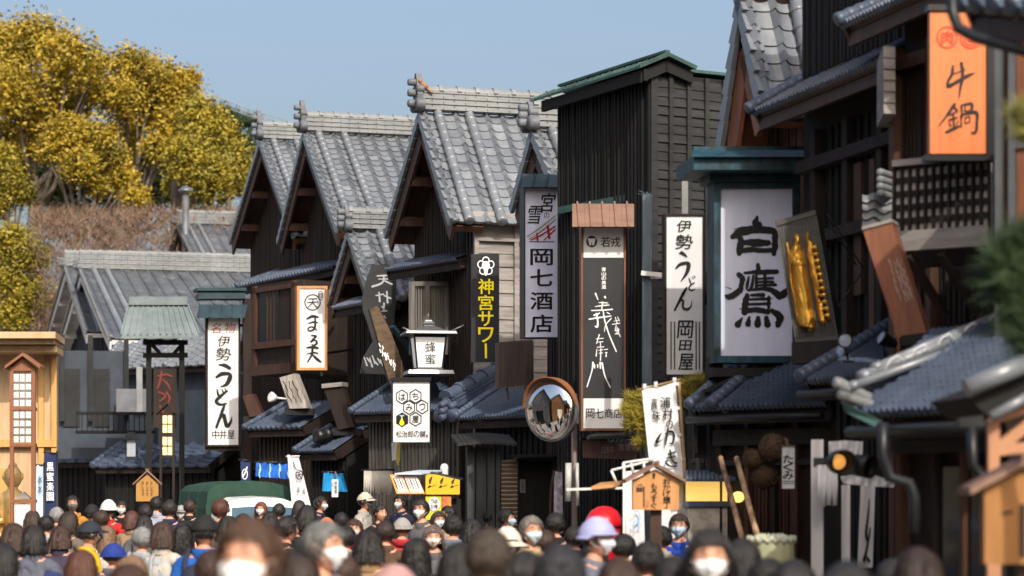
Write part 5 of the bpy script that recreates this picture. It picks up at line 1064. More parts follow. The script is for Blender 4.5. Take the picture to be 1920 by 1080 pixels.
# slatted panel box above the mirror
pl = Plane(966, 31.2, 10); at = pl.at; mb = MB(); A = at(933, 726); mb.obox(A, at(999, 720)-A, UP*(at(933, 642).z-A.z), -pl.n*.2)
for i in range(15): x = 934+i*4.6; A = at(x, 728, .03); mb.obox(A, at(x+2.4, 728, .03)-A, UP*(at(x, 641).z-A.z), -pl.n*.03)
for x in (950, 985): mb.bar(at(x, 726, -.1), at(x+4, 750, -.1), .03, .03)
tag(mb.build('slat_box', M('grey brown slat', (.11, .085, .072), (.04, .03, .027), (14, 14, 1.2), .7, .4), None, at(966, 726)), 'grey-brown slatted box on the low roof under the liquor sign', 'slat box')
# plank awning, dark posts, shutter and doorway
pl = Plane(910, 31.5, 8); at = pl.at; mb = MB()
for i in range(12):
    x = 858+i*9.3; y = 836-3.5*sin(i/11*pi); A = at(x, y, .35); mb.obox(A, at(x+8.8, y-.2, .35)-A, -pl.n*.8+UP*.14, UP*.035)
AW = tag(mb.build('awning', DGREYW, None, at(910, 836)), 'thin bowed plank awning over the dark weathered posts', 'awning')
mb = MB()
for x0, x1, o in ((876, 890, 0), (892, 912, -.05), (914, 928, -.02), (930, 938, 0)): A = at(x0, 1150, o); mb.obox(A, at(x1, 1150, o)-A, -pl.n*.2, UP*(at(x0, 838, o).z-A.z))
tag(mb.build('plank_wall', M('old grey green plank', (.06, .068, .07), (.018, .02, .022), (16, 16, 1.2), .75, .5), None, at(905, 1150)), 'dark weathered plank wall left of the ribbed shutter', 'wall')
mb = MB()
for i in range(17): y = 862+i*8; A = at(940, y+7.5, -.02); mb.prism([A, at(940, y+3, .02), at(940, y, -.02), at(940, y, -.06), at(940, y+7.5, -.06)], at(970, y)-at(940, y))
tag(mb.build('shutter', M('beige shutter', (.3, .24, .18), (.2, .155, .115), (4, 4, 20), .55), None, at(955, 995)), 'beige ribbed roller shutter beside the dark doorway', 'shutter')
mb = MB(); A = at(972, 1150, -.12); mb.obox(A, at(1030, 1150, -.12)-A, -pl.n*.1, UP*(at(972, 862).z-A.z)); A = at(970, 864, .1); mb.obox(A, at(1040, 864, .1)-A, -pl.n*.3, UP*.06); A = at(960, 858, .35); mb.obox(A, at(1050, 856, .35)-A, -pl.n*.2, UP*.04)
DW = tag(mb.build('doorway', BLACK, None, at(1000, 1150)), 'dark shop doorway with a small plaque left of the mirror pole', 'doorway')
mb = MB(); rect(mb, 975, 899, 985, 924, at, -.1, 0, .02); mb.build('plaque', GREYW, DW); mb = MB(); column(mb, '営業中', 980, 902, 922, 4, at, .02, off=-.095); mb.build('lettering', INK, DW)
# standing patterned flag by the doorway
pl = Plane(1047, 25.6, 10); at = pl.at; c = at(1047, 925); PF = thing('banner', 'narrow white patterned banner standing beside the mirror pole', 'banner', Vector((c.x, c.y, 0))); mb = MB(); vs, fs = cloth(at, (1039, 884), (1054, 884), (1056, 1000), (1038, 1000), 6, 14, .01, 1); mb.add(vs, fs, 0, True); cl = mb.build('cloth', M('mottled print cloth', (.62, .6, .64), (.16, .13, .2), (14, 14, 9), .8, lo=.4, hi=.6), PF); mb = MB(); mb.tube([Vector((c.x-.06, c.y, 0)), at(1032, 950), at(1034, 910), at(1040, 882)], .014, 6); mb.tube([at(1036, 883), at(1056, 883)], .01, 6); mb.build('pole', BRN, PF)
# food stall with picture boards
pl = Plane(800, 30.2, 8); at = pl.at; c = at(800, 925); FS = thing('food_stall', 'street food stall with a tilted menu board and a yellow skewer banner', 'stall', Vector((c.x, c.y, 0)))
mb = MB(); A = at(742, 1160, -.4); mb.obox(A, at(868, 1160, -.4)-A, -pl.n*.8, UP*1.3); A = at(800, 1160, -.1); mb.obox(A, at(864, 1160, -.1)-A, -pl.n*.2, UP*(at(800, 935).z-A.z)); mb.build('counter', DARK, FS)
mb = MB(); mb.prism([at(740, 890, .2), at(784, 884, -.3), at(834, 884, -.3), at(790, 890, .2)], UP*.02); mb.build('awning', M('pale blue awning', (.45, .52, .6), rough=.6), FS)
mb = MB(); mb.prism([at(798, 889, .03), at(810, 884, .0), at(868, 896, .0), at(868, 900, .03)], -pl.n*.5); mb.build('stall_roof', BLKM, FS)
YEL = M('yellow banner', (.72, .42, .02), (.64, .35, .015), (4, 4, 4), .6)
mb = MB(); mb.prism([at(798, 889, .06), at(798, 927, .06), at(862, 927, .06), at(862, 900, .06), at(818, 890, .06)], -pl.n*.02); yb = mb.build('yellow_banner', YEL, FS)
mb = MB()
for k in range(3): x = 808+k*21; stroke(mb, [(x+2, 894+k*2, 2), (x-1, 900+k*1.5, 5), (x-2, 906, 3)], at, off=.065); stroke(mb, [(x-5, 914, 2), (x-2, 912, 4.5), (x, 912, 1.2), (x+10, 909, .8)], at, off=.065)
mb.build('skewer_drawing', BRN, yb)
mb = MB(); mb.prism([at(731, 890, .1), at(744, 926, .25), at(797, 926, .25), at(781, 890, .1)], -pl.n*.03); tb = mb.build('menu_board', M('orange menu card', (.72, .28, .06), (.62, .2, .04), (4, 4, 4), .6), FS)
sk_at = lambda x, y, o=0: at(x, y, o+.1+(y-890)/36*.15)
mb = MB(); poly(mb, [(736, 893), (747, 923), (766, 923), (754, 893)], sk_at, .006); poly(mb, [(758, 893), (770, 923), (794, 923), (781, 893)], sk_at, .006); wp_ = mb.build('menu_paper', WHITE, tb); mb = MB()
for i in range(9): x = 738+i*5; stroke(mb, [(x, 897, 1.6), (x+4, 907, 2.2), (x+8, 917, 1.4)], sk_at, i % 2, off=.009)
mb.build('menu_drawing', [BRN, ORANGE], wp_)
mb = MB(); rect(mb, 798, 931, 828, 975, at, .06, 0, .02); rect(mb, 829, 931, 846, 975, at, .061, 1, .02); disc(mb, 814, 945, 11, 13, at, .068, 2); mb.build('poster', [M('lime poster', (.5, .52, .04), rough=.6), M('red poster', (.38, .02, .06), (.6, .3, .02), (14, 14, 14), .6), WHITE], FS); mb = MB(); row(mb, 'うま', 807, 821, 936, 944, at, .03, off=.07); row(mb, 'か棒', 807, 821, 946, 954, at, .03, off=.07); mb.build('lettering', BRN, FS)
q = at(833, 880, -.3); mb = MB(); mb.lathe(q, [(.05, -.12), (.055, 0), (.055, .04), (.035, .07), (.001, .08)], 16); tag(mb.build('security_camera', [PLAST], None, q-UP*.12), 'small white dome device on the food stall roof', 'camera')
# covered light truck
TR = thing('covered_truck', 'light truck with a dark green canvas cover and white cab, nose toward the crowd', 'truck', Vector((P(452, 925, 37).x, 37.5, 0)), None)
T = Matrix.Translation(TR.location) @ Matrix.Rotation(R(22), 4, 'Z')
def tm(mb_, y0, y1, prof, mi=0):            # profile (x, z) swept along the truck's length
    n = len(prof); mb_.add([T@Vector((x, y0, z)) for x, z in prof]+[T@Vector((x, y1, z)) for x, z in prof], [tuple(range(n))[::-1], tuple(range(n, 2*n))]+[(i, (i+1) % n, n+(i+1) % n, n+i) for i in range(n)], mi)
cov = [(-.72, .75), (-.74, 1.5), (-.70, 1.78), (-.6, 1.87), (-.3, 1.93), (0, 1.95), (.3, 1.93), (.6, 1.87), (.70, 1.78), (.74, 1.5), (.72, .75)]
mb = MB(); tm(mb, -.35, 1.55, cov)
for y in (-.36, .25, .9, 1.5): tm(mb, y, y+.05, [(x*1.012, z+.008) for x, z in cov])
mb.build('canvas_cover', M('green canvas', (.014, .05, .034), (.008, .03, .02), (4, 4, 4), .7, .3), TR)
cab = [(-.70, .35), (-.72, .95), (-.66, 1.5), (-.6, 1.62), (-.4, 1.69), (0, 1.71), (.4, 1.69), (.6, 1.62), (.66, 1.5), (.72, .95), (.70, .35)]
TW = M('white truck paint', (.74, .76, .78), (.7, .72, .74), rough=.25, coat=.5); mb = MB(); n = len(cab)
f = [(x*.94, -1.28+max(0, z-.95)*.42, z-.03*(z > 1.5)) for x, z in cab]; mb.add([T@Vector((x, -.42, z)) for x, z in cab]+[T@Vector(p) for p in f], [tuple(range(n))[::-1], tuple(range(n, 2*n))]+[(i, (i+1) % n, n+(i+1) % n, n+i) for i in range(n)]); tm(mb, -.45, 1.55, [(-.7, .5), (-.7, .8), (.7, .8), (.7, .5)])
cb = mb.build('cab', TW, TR); mb = MB(); g = lambda x, z, o=.012: T@Vector((x, -1.28+max(0, z-.95)*.42-o, z)); mb.add([g(-.56, .98), g(.56, .98), g(.5, 1.52), (g(.0, 1.55)), g(-.5, 1.52)], [(0, 1, 2, 3, 4)]); mb.build('windscreen', M('blue tinted glass', (.03, .09, .14), (.02, .06, .1), rough=.08), cb)
mb = MB()
for s in (-1, 1): c = T@Vector((s*.85, -1.1, 1.2)); mb.cbox(c, (.13, 0, 0), (0, .06, 0), UP*.2); mb.bar(c, T@Vector((s*.68, -1.0, 1.2)), .02, .02)
mb.build('mirror', BLKM, TR)
for sx in (-1, 1):
    mb = MB(); mb.ball(T@Vector((sx*.5, -1.28, .72)), .12, .04, .09); mb.build('headlight', PLAST, TR)
    for y in (-.95, 1.0): mb = MB(); mb.lathe(T@Vector((sx*.66, y, .27)), [(.001, -.09), (.16, -.09), (.26, -.07), (.27, 0), (.26, .07), (.16, .09), (.001, .09)], 18, 0, T.to_3x3()@Vector((1, 0, 0))); mb.build('wheel', BLKM, TR)
# round red post box
q = P(1133, 925, 23); PB = thing('post_box', 'round old-style red post box among the crowd, blurred', 'post box', Vector((q.x, q.y, 0))); c = Vector((q.x, q.y, 0)); RED = M('post box red', (.55, .012, .02), (.45, .008, .012), rough=.35)
mb = MB(); mb.lathe(c, [(.2, .0), (.2, .18), (.145, .2), (.145, 1.22), (.17, 1.25), (.175, 1.38), (.18, 1.4)], 28); mb.build('body', RED, PB); mb = MB(); mb.lathe(c, [(.15, 1.4), (.195, 1.41), (.2, 1.45), (.185, 1.5), (.14, 1.57), (.07, 1.615), (.001, 1.625)], 28); mb.build('cap', RED, PB); mb = MB(); mb.obox(c+Vector((-.08, -.178, 1.3)), (.16, 0, 0), (0, .01, 0), UP*.025); mb.build('slot', BLKM, PB)
# white tube rack
pl = Plane(1172, 19.5, 14); at = pl.at; c = at(1172, 925); RK = thing('cloth_rack', 'white tube rack with a hanging white cloth left of the cedar notice board', 'rack', Vector((c.x, c.y, 0))); mb = MB()
for p, q_ in (((1146, 882), (1225, 863)), ((1168, 868), (1225, 860)), ((1168, 868), (1172, 890)), ((1183, 868), (1188, 888)), ((1207, 866), (1208, 885)), ((1146, 882), (1156, 905))): mb.tube([at(*p), at(*q_)], .012, 6)
mb.tube([at(1170, 868), Vector((at(1170, 868).x, at(1170, 868).y, 0))], .012, 6); mb.build('tubes', PLAST, RK)
mb = MB(); vs, fs = cloth(at, (1172, 884), (1206, 880), (1210, 1060), (1174, 1060), 10, 12, .02, 2); mb.add(vs, fs, 0, True); mb.build('cloth', WHITE2, RK); mb = MB(); stroke(mb, [(1185, 965, 2), (1195, 958, 3), (1200, 972, 3), (1190, 985, 3)], lambda x, y, o=0: at(x, y, o+.05)); ring(mb, 1193, 985, 8, 9, 2, lambda x, y, o=0: at(x, y, o+.05)); mb.build('crest', PALEB, RK)
mb = MB(); mb.obox(at(1062, 920), at(1172, 917)-at(1062, 920), UP*.02, -pl.n*.02); tag(mb.build('barrier_bar', PLAST, None, at(1062, 920)), 'thin white horizontal bar right of the mirror pole', 'bar'); mb = MB(); mb.prism([at(1108, 918, .1), at(1150, 914, .1), at(1172, 906, -.2), at(1126, 910, -.2)], UP*.025); tag(mb.build('tray', CEDAR, None, at(1140, 914)), 'orange-brown wooden tray resting above the white bar', 'tray')

# ------------------------------------------------------------ left side of the street
pl = Plane(55, 31, 6); at = pl.at; c = at(55, 925); PVL = thing('timber_pavilion', 'pale new timber building cut by the left edge, behind the lantern pillar', 'building', Vector((c.x, c.y, 0)))
mb = MB(); A = at(-80, 1170, -.5); mb.obox(A, at(100, 1170, -.5)-A, -pl.n*.7, UP*(at(0, 655).z-A.z)); mb.build('wall', HINOKI, PVL)
mb = MB()
for y0, y1, o, x1 in ((622, 634, .5, 104), (636, 644, .35, 102), (648, 660, .1, 106)): A = at(-80, y1, o); mb.obox(A, at(x1, y1, o)-A, -pl.n*(.9+o), UP*(at(0, y0).z-at(0, y1).z))
mb.build('eave', HINOKI, PVL); mb = MB()
for x in (96, 72): A = at(x, 1170, -.42); mb.obox(A, at(x+10, 1170, -.42)-A, -pl.n*.1, UP*(at(0, 660).z-A.z))
A = at(-80, 838, -.4); mb.obox(A, at(106, 838, -.4)-A, -pl.n*.12, UP*.1); A = at(-20, 1000, -.45); mb.obox(A, at(30, 1000, -.45)-A, -pl.n*.06, UP*.9); mb.build('post', M('yellow timber', (.52, .30, .10), (.40, .22, .07), (12, 12, 1.4), .55), PVL)
pl = Plane(42, 28.5, 4); at = pl.at; c = at(42, 925); LP = thing('lantern_pillar', 'brown wooden lantern pillar with two white lattice windows under a small gable', 'lantern', Vector((c.x, c.y, 0)))
mb = MB()
for x0, x1 in ((18, 25.5), (58, 66)):
    for o in (0, -.22): A = at(x0, 1185, o); mb.obox(A, at(x1, 1185, o)-A, -pl.n*.06, UP*(at(0, 688).z-A.z))
for y in (690, 764, 832, 938): A = at(20, y+5, .005); mb.obox(A, at(64, y+5, .005)-A, -pl.n*.27, UP*.04)
PIL = M('red brown pillar wood', (.23, .095, .05), (.15, .06, .03), (14, 14, 1.5), .55); mb.build('frame', PIL, LP)
mb = MB(); s0 = at(42, 667, .1)
for s in (-1, 1): e_ = at(42+s*33, 691, .1); t = s0-e_; mb.prism([e_, e_+t, e_+t+UP*.04, e_+UP*.04], -pl.n*.5)
mb.prism([at(20, 690, .0), at(42, 672, .0), at(64, 690, .0)], -pl.n*.26); mb.build('roof', PIL, LP)
for y0, y1 in ((701, 761), (770, 829)):
    mb = MB(); A = at(25, y1, -.02); mb.obox(A, at(58, y1, -.02)-A, -pl.n*.2, UP*(at(0, y0).z-at(0, y1).z)); pn = mb.build('lattice_window', emit(M('white paper pane', (.74, .72, .66), rough=.7), (1, .95, .85), .06), LP)
    mb = MB()
    for i in range(1, 3): x = 25+11*i; A = at(x-1.2, y1, .0); mb.obox(A, at(x+1.2, y1, .0)-A, -pl.n*.02, UP*(at(0, y0).z-at(0, y1).z))
    for j in range(1, 4): y = y0+(y1-y0)*j/4; A = at(25, y+1.1, .003); mb.obox(A, at(58, y+1.1, .003)-A, -pl.n*.02, UP*.015)
    mb.build('lattice_bars', GREYW, pn)
mb = MB(); A = at(27, 1000, -.02); mb.obox(A, at(57, 1000, -.02)-A, -pl.n*.2, UP*(at(0, 945).z-A.z)); mb.build('white_panel', PLAST, LP)
mb = MB(); mb.prism([at(28, 936, 0), at(43, 922, 0), at(57, 936, 0)], -pl.n*.2); mb.build('inner_roof', GREYW, LP)
# golden statue in the pavilion
c = P(24, 925, 29.6); SG = thing('golden_statue', 'golden seated statue half hidden behind the lantern pillar', 'statue', Vector((c.x, c.y, 0))); mb = MB(); b = Vector((c.x, c.y, 0)); PG = M('pale gilt', (.72, .5, .2), (.5, .3, .09), (9, 9, 9), .4, .4, metal=.35)
mb.lathe(b, [(.26, 0), (.26, 1.1), (.2, 1.14), (.001, 1.14)], 8, sm=False); mb.build('pedestal', HINOKI, SG); mb = MB(); mb.lathe(b, [(.001, 1.14), (.2, 1.15), (.23, 1.25), (.17, 1.45), (.19, 1.62), (.15, 1.75), (.07, 1.8), (.065, 1.84)], 20); mb.ball(b+UP*1.96, .12, .13, .15, 16, 12); mb.ball(b+Vector((0, -.13, 1.94)), .022, .03, .03)
for s in (-1, 1): mb.ball(b+Vector((s*.12, 0, 1.97)), .02, .03, .05); mb.tube([b+Vector((s*.17, 0, 1.68)), b+Vector((s*.25, -.06, 1.5)), b+Vector((s*.2, -.2, 1.38)), b+Vector((s*.06, -.24, 1.4))], [.07, .06, .05, .04], 10); mb.tube([b+Vector((s*.1, -.05, 1.2)), b+Vector((s*.3, -.2, 1.2)), b+Vector((s*.05, -.3, 1.18))], [.1, .09, .06], 10)
mb.ball(b+UP*2.1, .06, .06, .05); mb.build('figure', PG, SG)
# nobori flags at the left
def nobori(label, TL, TR, BR, BL, d, mat, text, mi, tx, ty0, ty1, tw):
    pl = Plane((TL[0]+TR[0])/2, d, 8); at = pl.at; c = at(TR[0], 925); root = thing('banner', label, 'banner', Vector((c.x, c.y, 0))); mb = MB(); vs, fs = cloth(at, TL, TR, BR, BL, 8, 16, .015, 1); mb.add(vs, fs, 0, True); cl = mb.build('cloth', mat, root); mb = MB(); column(mb, text, tx, ty0, ty1, tw, lambda x, y, o=0: at(x, y, o+.035), .03); mb.build('lettering', mi, cl); mb = MB(); mb.tube([Vector((c.x, c.y, 0)), at(TR[0]+1, TR[1]-5)], .015, 6); mb.tube([at(TL[0]-2, TL[1]), at(TR[0]+2, TR[1])], .01, 6); mb.build('pole', BLKM, root)
nobori('navy banner with white block characters near the left edge', (83, 848), (106, 850), (106, 1010), (80, 1010), 30.5, NAVY, '黒蜜楽園', INKW, 94, 866, 940, 13)
nobori('pale blue banner leaning beside the lantern pillar', (68, 872), (82, 872), (84, 1010), (64, 1010), 29.6, M('pale blue cloth', (.5, .62, .72), (.4, .52, .62), rough=.85), '氷水', NAVY, 75, 890, 925, 8)
# small street lantern with lit windows
pl = Plane(314, 39, 6); at = pl.at; c = at(314, 925); SL = thing('street_lantern', 'dark wooden street lantern with two lit yellow panes on twin posts', 'lantern', Vector((c.x, c.y, 0))); mb = MB()
for x0 in (299, 323):
    for o in (0, -.2): A = at(x0, 1130, o); mb.obox(A, at(x0+4.5, 1130, o)-A, -pl.n*.04, UP*(at(0, 776).z-A.z))
for y in (774, 814, 856): A = at(300, y+3, .004); mb.obox(A, at(327, y+3, .004)-A, -pl.n*.25, UP*.03)
mb.build('frame', BRDK, SL); mb = MB(); s0 = at(314, 757, .1)
for s in (-1, 1): e_ = at(314+s*22, 777, .1); t = s0-e_; mb.prism([e_, e_+t, e_+t+UP*.035, e_+UP*.035], -pl.n*.45)
mb.build('roof', BRDK, SL)
LIT = emit(M('lit lantern paper', (.8, .68, .35), rough=.8), (1, .72, .25), .5)
for y0, y1 in ((779, 811), (819, 853)):
    mb = MB(); A = at(305, y1, -.01); mb.obox(A, at(322, y1, -.01)-A, -pl.n*.2, UP*(at(0, y0).z-at(0, y1).z)); pn = mb.build('lit_pane', LIT, SL); mb = MB(); A = at(312.7, y1, .005); mb.obox(A, at(314.3, y1, .005)-A, -pl.n*.012, UP*(at(0, y0).z-at(0, y1).z)); A = at(305, (y0+y1)/2+1, .006); mb.obox(A, at(322, (y0+y1)/2+1, .006)-A, -pl.n*.012, UP*.018); mb.build('pane_bars', BRDK, pn)
# roofed gate sign
pl = Plane(300, 49, 10); at = pl.at; c = at(300, 925); GS = thing('gate_sign', 'dark signboard with faded red writing on posts under a broad green copper roof', 'shop sign', Vector((c.x, c.y, 0))); mb = MB()
for x in (274, 336): A = at(x, 1065, 0); mb.obox(A, at(x+10, 1065, 0)-A, -pl.n*.14, UP*(at(0, 636).z-A.z))
for y in (640, 664): A = at(268, y+6, .02); mb.obox(A, at(352, y+6, .02)-A, -pl.n*.16, UP*.1)
for x, s in ((296, -1), (330, 1)): mb.bar(at(x-s*8, 668, 0), at(x+s*14, 642, 0), .08, .08)
mb.build('post', BLACK, GS); mb = MB(); n = pl.n; PC = M('pale copper sheet', (.15, .185, .192), (.09, .115, .12), (5, 5, 5), .6)
rl, rr_ = at(242, 566, 0)-n*.45, at(352, 566, 0)-n*.45; el, er_ = at(227, 630, .55), at(374, 628, .55); mb.add([el, er_, rr_, rl, el-UP*.06, er_-UP*.06, at(227, 632, -1.6), at(374, 630, -1.6)], [(0, 1, 2, 3), (0, 1, 5, 4), (3, 2, 7, 6), (0, 3, 6), (1, 2, 7)])
mb.bar(rl+UP*.05, rr_+UP*.05, .3, .18)
for i in range(13): t = i/12; mb.bar(el.lerp(er_, t)+UP*.015, rl.lerp(rr_, t)+UP*.015, .035, .035)
mb.build('copper_roof', PC, GS); mb = MB(); A = at(288, 802, .02); mb.obox(A, at(331, 802, .02)-A, -n*.08, UP*(at(0, 688).z-A.z)); bo = mb.build('board', BRDK, GS); mb = MB(); a2 = lambda x, y, o=0: at(x, y, o+.03)
for s in ([(296, 705, 3), (312, 702, 4), (322, 706, 3)], [(303, 697, 3), (300, 715, 4), (295, 728, 2)], [(306, 712, 3), (314, 720, 4), (320, 732, 2)], [(298, 735, 3), (310, 742, 4), (300, 752, 3)], [(312, 735, 3), (318, 746, 4), (314, 758, 3)], [(300, 762, 4), (308, 775, 4), (320, 780, 3)]): stroke(mb, s, a2)
mb.build('lettering', M('faded red letter', (.17, .03, .025), (.1, .025, .02), (9, 9, 9), .8), bo)
# grey lantern and roofed notice board farther off
pl = Plane(246, 48.5, 8); at = pl.at; GLN = thing('lantern', 'small grey roofed lantern standing above the long dark eave', 'lantern', at(246, 862)); mb = MB(); A = at(238, 856); mb.obox(A, at(254, 856)-A, -pl.n*.2, UP*(at(0, 824).z-at(0, 856).z)); mb.build('lantern_box', M('grey paper', (.3, .33, .37), rough=.7), GLN); mb = MB(); mb.prism([at(230, 824, .1), at(240, 810, -.1), at(252, 810, -.1), at(262, 824, .1)], -pl.n*.35); A = at(235, 862); mb.obox(A, at(257, 862)-A, -pl.n*.3, UP*.06); mb.build('lantern_roof', GUTT, GLN)
rt_, pl, bo = notice('notice_board', 'ochre roofed notice board far down the street beside the street lantern', 276, 886, 906, 940, 21, 6, 37, 6, M('ochre board', (.36, .19, .05), (.26, .13, .035), (9, 9, 2), .6)); mb = MB()
for x in (268, 276, 284): column(mb, 'おしらせ', x, 902, 930, 4, pl.at, .02)
mb.build('lettering', BRDK, bo)
# nearest notice box and timber stall at the right edge
rt_, pl, bo = notice('notice_board', 'large blurred ochre notice board with a plank roof at the right edge, nearest the camera', 1930, 872, 916, 1058, 84, 26, 9.0, 4, M('ochre cedar', (.31, .145, .045), (.22, .10, .03), (9, 9, 2), .55)); mb = MB()
rect(mb, 1912, 945, 1922, 1045, pl.at, .004); stroke(mb, [(1880, 962, 4), (1898, 960, 5)], pl.at); column(mb, 'おかげ', 1945, 940, 1045, 22, pl.at, .03); mb.build('lettering', BRDK, bo)
pl = Plane(1890, 10.3, 6); at = pl.at; c = at(1890, 925); TS = thing('timber_stall', 'blurred orange-brown timber gable frame with a pale barge roll at the right edge', 'stall', Vector((c.x, c.y, 0))); mb = MB()
for p, q_ in (((1862, 925), (1862, 785)), ((1862, 785), (1935, 760)), ((1862, 845), (1935, 838)), ((1868, 842), (1935, 790)), ((1862, 900), (1935, 905))): mb.bar(at(*p), at(*q_), .05, .05)
mb.bar(at(1862, 925), Vector((at(1862, 925).x, at(1862, 925).y, 0)), .06, .06); mb.build('frame', M('blurred timber', (.4, .2, .11), (.3, .145, .075), (9, 9, 2), .55), TS)
mb = MB(); mb.tube([at(1812, 728, .1), at(1940, 676, .1)], .045, 12); mb.tube([at(1858, 782, .1), at(1945, 735, .1)], .025, 10); mb.build('barge_roll', TILE, TS); mb = MB(); mb.prism([at(1815, 745, .05), at(1950, 690, .05), at(1950, 740, .05), at(1850, 778, .05)], -pl.n*.6); mb.build('roof', DARK, TS)
# overhead wires and the bird
for k, (y0, y1) in enumerate(((160, 222), (166, 230), (172, 236))):
    mb = MB(); a, b = P(330, y0-12, 118), P(900, y1+30, 118); mb.tube([a.lerp(b, t/16)-UP*(1.2*(1-(2*t/16-1)**2)) for t in range(17)], .028, 4)
    tag(mb.build('overhead_wire', M('thin wire', (.2, .22, .24), rough=.6), None, a), ('uppermost', 'middle', 'lowest')[k]+' of the three faint wires crossing the sky over the twin-gabled roofs', 'wire', 'overhead wires')
q = P(795, 160, 35.9); mb = MB(); mb.ball(q, .075, .045, .045, rot=Matrix.Rotation(R(35), 3, 'Y')); mb.ball(q+Vector((-.06, 0, .07)), .036, .034, .034); mb.tube([q+Vector((-.09, 0, .07)), q+Vector((-.125, 0, .065))], [.01, .002], 5); mb.prism([q+Vector((.05, -.01, -.04)), q+Vector((.15, -.01, -.1)), q+Vector((.13, -.01, -.12)), q+Vector((.03, -.01, -.05))], (0, .03, 0))
for s in (-.015, .015): mb.tube([q+Vector((0, s, -.03)), q+Vector((0, s, -.1))], .005, 5)
tag(mb.build('bird', M('russet feather', (.32, .15, .06), (.16, .08, .04), (30, 30, 30), .8), None, q-UP*.1), 'tiny russet bird perched on the ridge end of the largest gabled house', 'bird')
# ------------------------------------------------------------ trees, pines, scrub
LEAFY = M('yellow olive leaf', (.29, .225, .02), (.11, .105, .02), (.55, .55, .55), .6, lo=.34, hi=.6)
LEAFO = M('golden leaf', (.34, .235, .018), (.15, .125, .02), (.55, .55, .55), .6, lo=.34, hi=.6)
LEAFD = M('dark evergreen leaf', (.055, .07, .022), (.022, .032, .016), (.6, .6, .6), .6)
PINED = M('dark pine needle', (.034, .06, .022), (.013, .026, .012), (3, 3, 3), .6)
PINEY = M('yellow green pine needle', (.42, .33, .04), (.2, .17, .03), (6, 6, 6), .6, lo=.4, hi=.62)
BARK = M('pale bark', (.15, .125, .10), (.07, .058, .045), (2, 2, 2), .85, .4)
TWIG = M('bare brown twig', (.20, .135, .095), (.13, .085, .06), (1, 1, 1), .9)
def leaves(mb, blobs, n, size, flat=.75, mi=0):
    tot = sum(b[1]**2 for b in blobs)
    for (c, r, sq) in blobs:
        k = int(3.6*n*r*r/tot); ns = random.random()*50; out = 0
        while out < k:
            d = Vector((random.gauss(0, 1), random.gauss(0, 1), random.gauss(0, 1))).normalized(); rr = r*min(1.35, abs(random.gauss(.62, .3)))
            p = d*rr
            if noise.noise(Vector((p.x*1.1/r*2.0+ns, p.y*2.0/r, p.z*2.2/r)))*1.0 < -.10-.25*random.random(): 
                if random.random() < .85: out += .35; continue
            p = Vector((c[0]+p.x, c[1]+p.y, c[2]+p.z*sq)); out += 1
            a = Vector((random.gauss(0, 1), random.gauss(0, 1), random.gauss(0, .55))).normalized(); b = a.orthogonal().normalized(); b = (Matrix.Rotation(random.random()*6.28, 3, a)@b); s = size*random.uniform(.28, .8)
            mb.add([p-a*s, p-b*s*.55, p+a*s, p+b*s*.55], [(0, 1, 2, 3)], mi)
def tree(label, trunk_px, d, blobs_px, n, size, mat, group='trees on the hillside behind the town', base=None, limbs=True, name='tree', tr=.32, lean=0):
    """blobs: (px, py, radius in px, depth shift)"""
    blobs = [(P(x, y, d+dd), r/F*d, .85) for x, y, r, dd in blobs_px]
    tx, ty = trunk_px; top = P(tx, ty, d); g = base if base is not None else max(0, top.z-6); b = Vector((top.x+lean, top.y, g))
    root = thing(name, label, 'tree', b, group); mb = MB(); mid = b.lerp(top, .5)+Vector((random.uniform(-.4, .4), 0, 0)); mb.tube([b-UP*.5, mid, top], [tr*1.25, tr, tr*.7], 9)
    if limbs:
        for (c, r, q) in blobs:
            s = mid.lerp(top, random.uniform(.2, 1)); m = s.lerp(c, .5)+Vector((0, 0, -.12*(c-s).length+random.uniform(-.3, .3))); mb.tube([s, m, c, c+(c-m)*.08], [tr*.5, tr*.34, tr*.2, tr*.08], 6)
            for k in range(1):
                e = c+Vector((random.uniform(-1, 1), random.uniform(-1, 1), random.uniform(-.3, .9)))*r*.8; mb.tube([m, m.lerp(e, .5)+UP*random.uniform(-.2, .2), e], [tr*.22, tr*.15, tr*.06], 5)
    mb.build('trunk', BARK, root); mb = MB(); leaves(mb, blobs, n, size); mb.build('crown', mat, root); return root
tree('tall broad golden-leaved tree at the far left, crown reaching highest', (62, 330), 106, [(10, 90, 70, 2), (70, 75, 62, 0), (130, 110, 62, -2), (30, 170, 75, -2), (110, 190, 70, 2), (165, 165, 55, 3), (-30, 150, 70, 0), (60, 250, 65, 0), (140, 260, 50, -2), (0, 260, 55, 3), (178, 118, 34, 0)], 15000, .17, LEAFO, base=9)
tree('second golden-leaved tree, its rounded crown in the middle of the wood', (222, 330), 108, [(245, 125, 48, 0), (285, 150, 52, 1), (330, 165, 50, 0), (220, 180, 46, -2), (270, 215, 54, 2), (335, 225, 55, 0), (355, 150, 26, 0), (225, 255, 46, 2), (300, 275, 40, -1)], 11000, .16, LEAFO, base=9)
tree('olive-yellow tree on the right of the wood, beside the far gable', (330, 340), 101, [(375, 215, 45, 0), (400, 255, 52, 0), (350, 290, 48, -2), (430, 300, 46, 0), (390, 330, 50, -2), (445, 340, 38, 0), (340, 345, 35, 1), (470, 315, 25, 1)], 10000, .15, LEAFY, base=8)
tree('lower olive-yellow tree in front of the tall trunks at left', (150, 420), 97, [(120, 250, 40, 0), (170, 262, 46, 0), (205, 295, 40, 1), (150, 310, 38, -1), (100, 280, 32, 0), (225, 335, 34, 1), (255, 372, 30, 0), (185, 350, 24, 0)], 8500, .14, LEAFO, base=8, tr=.22)
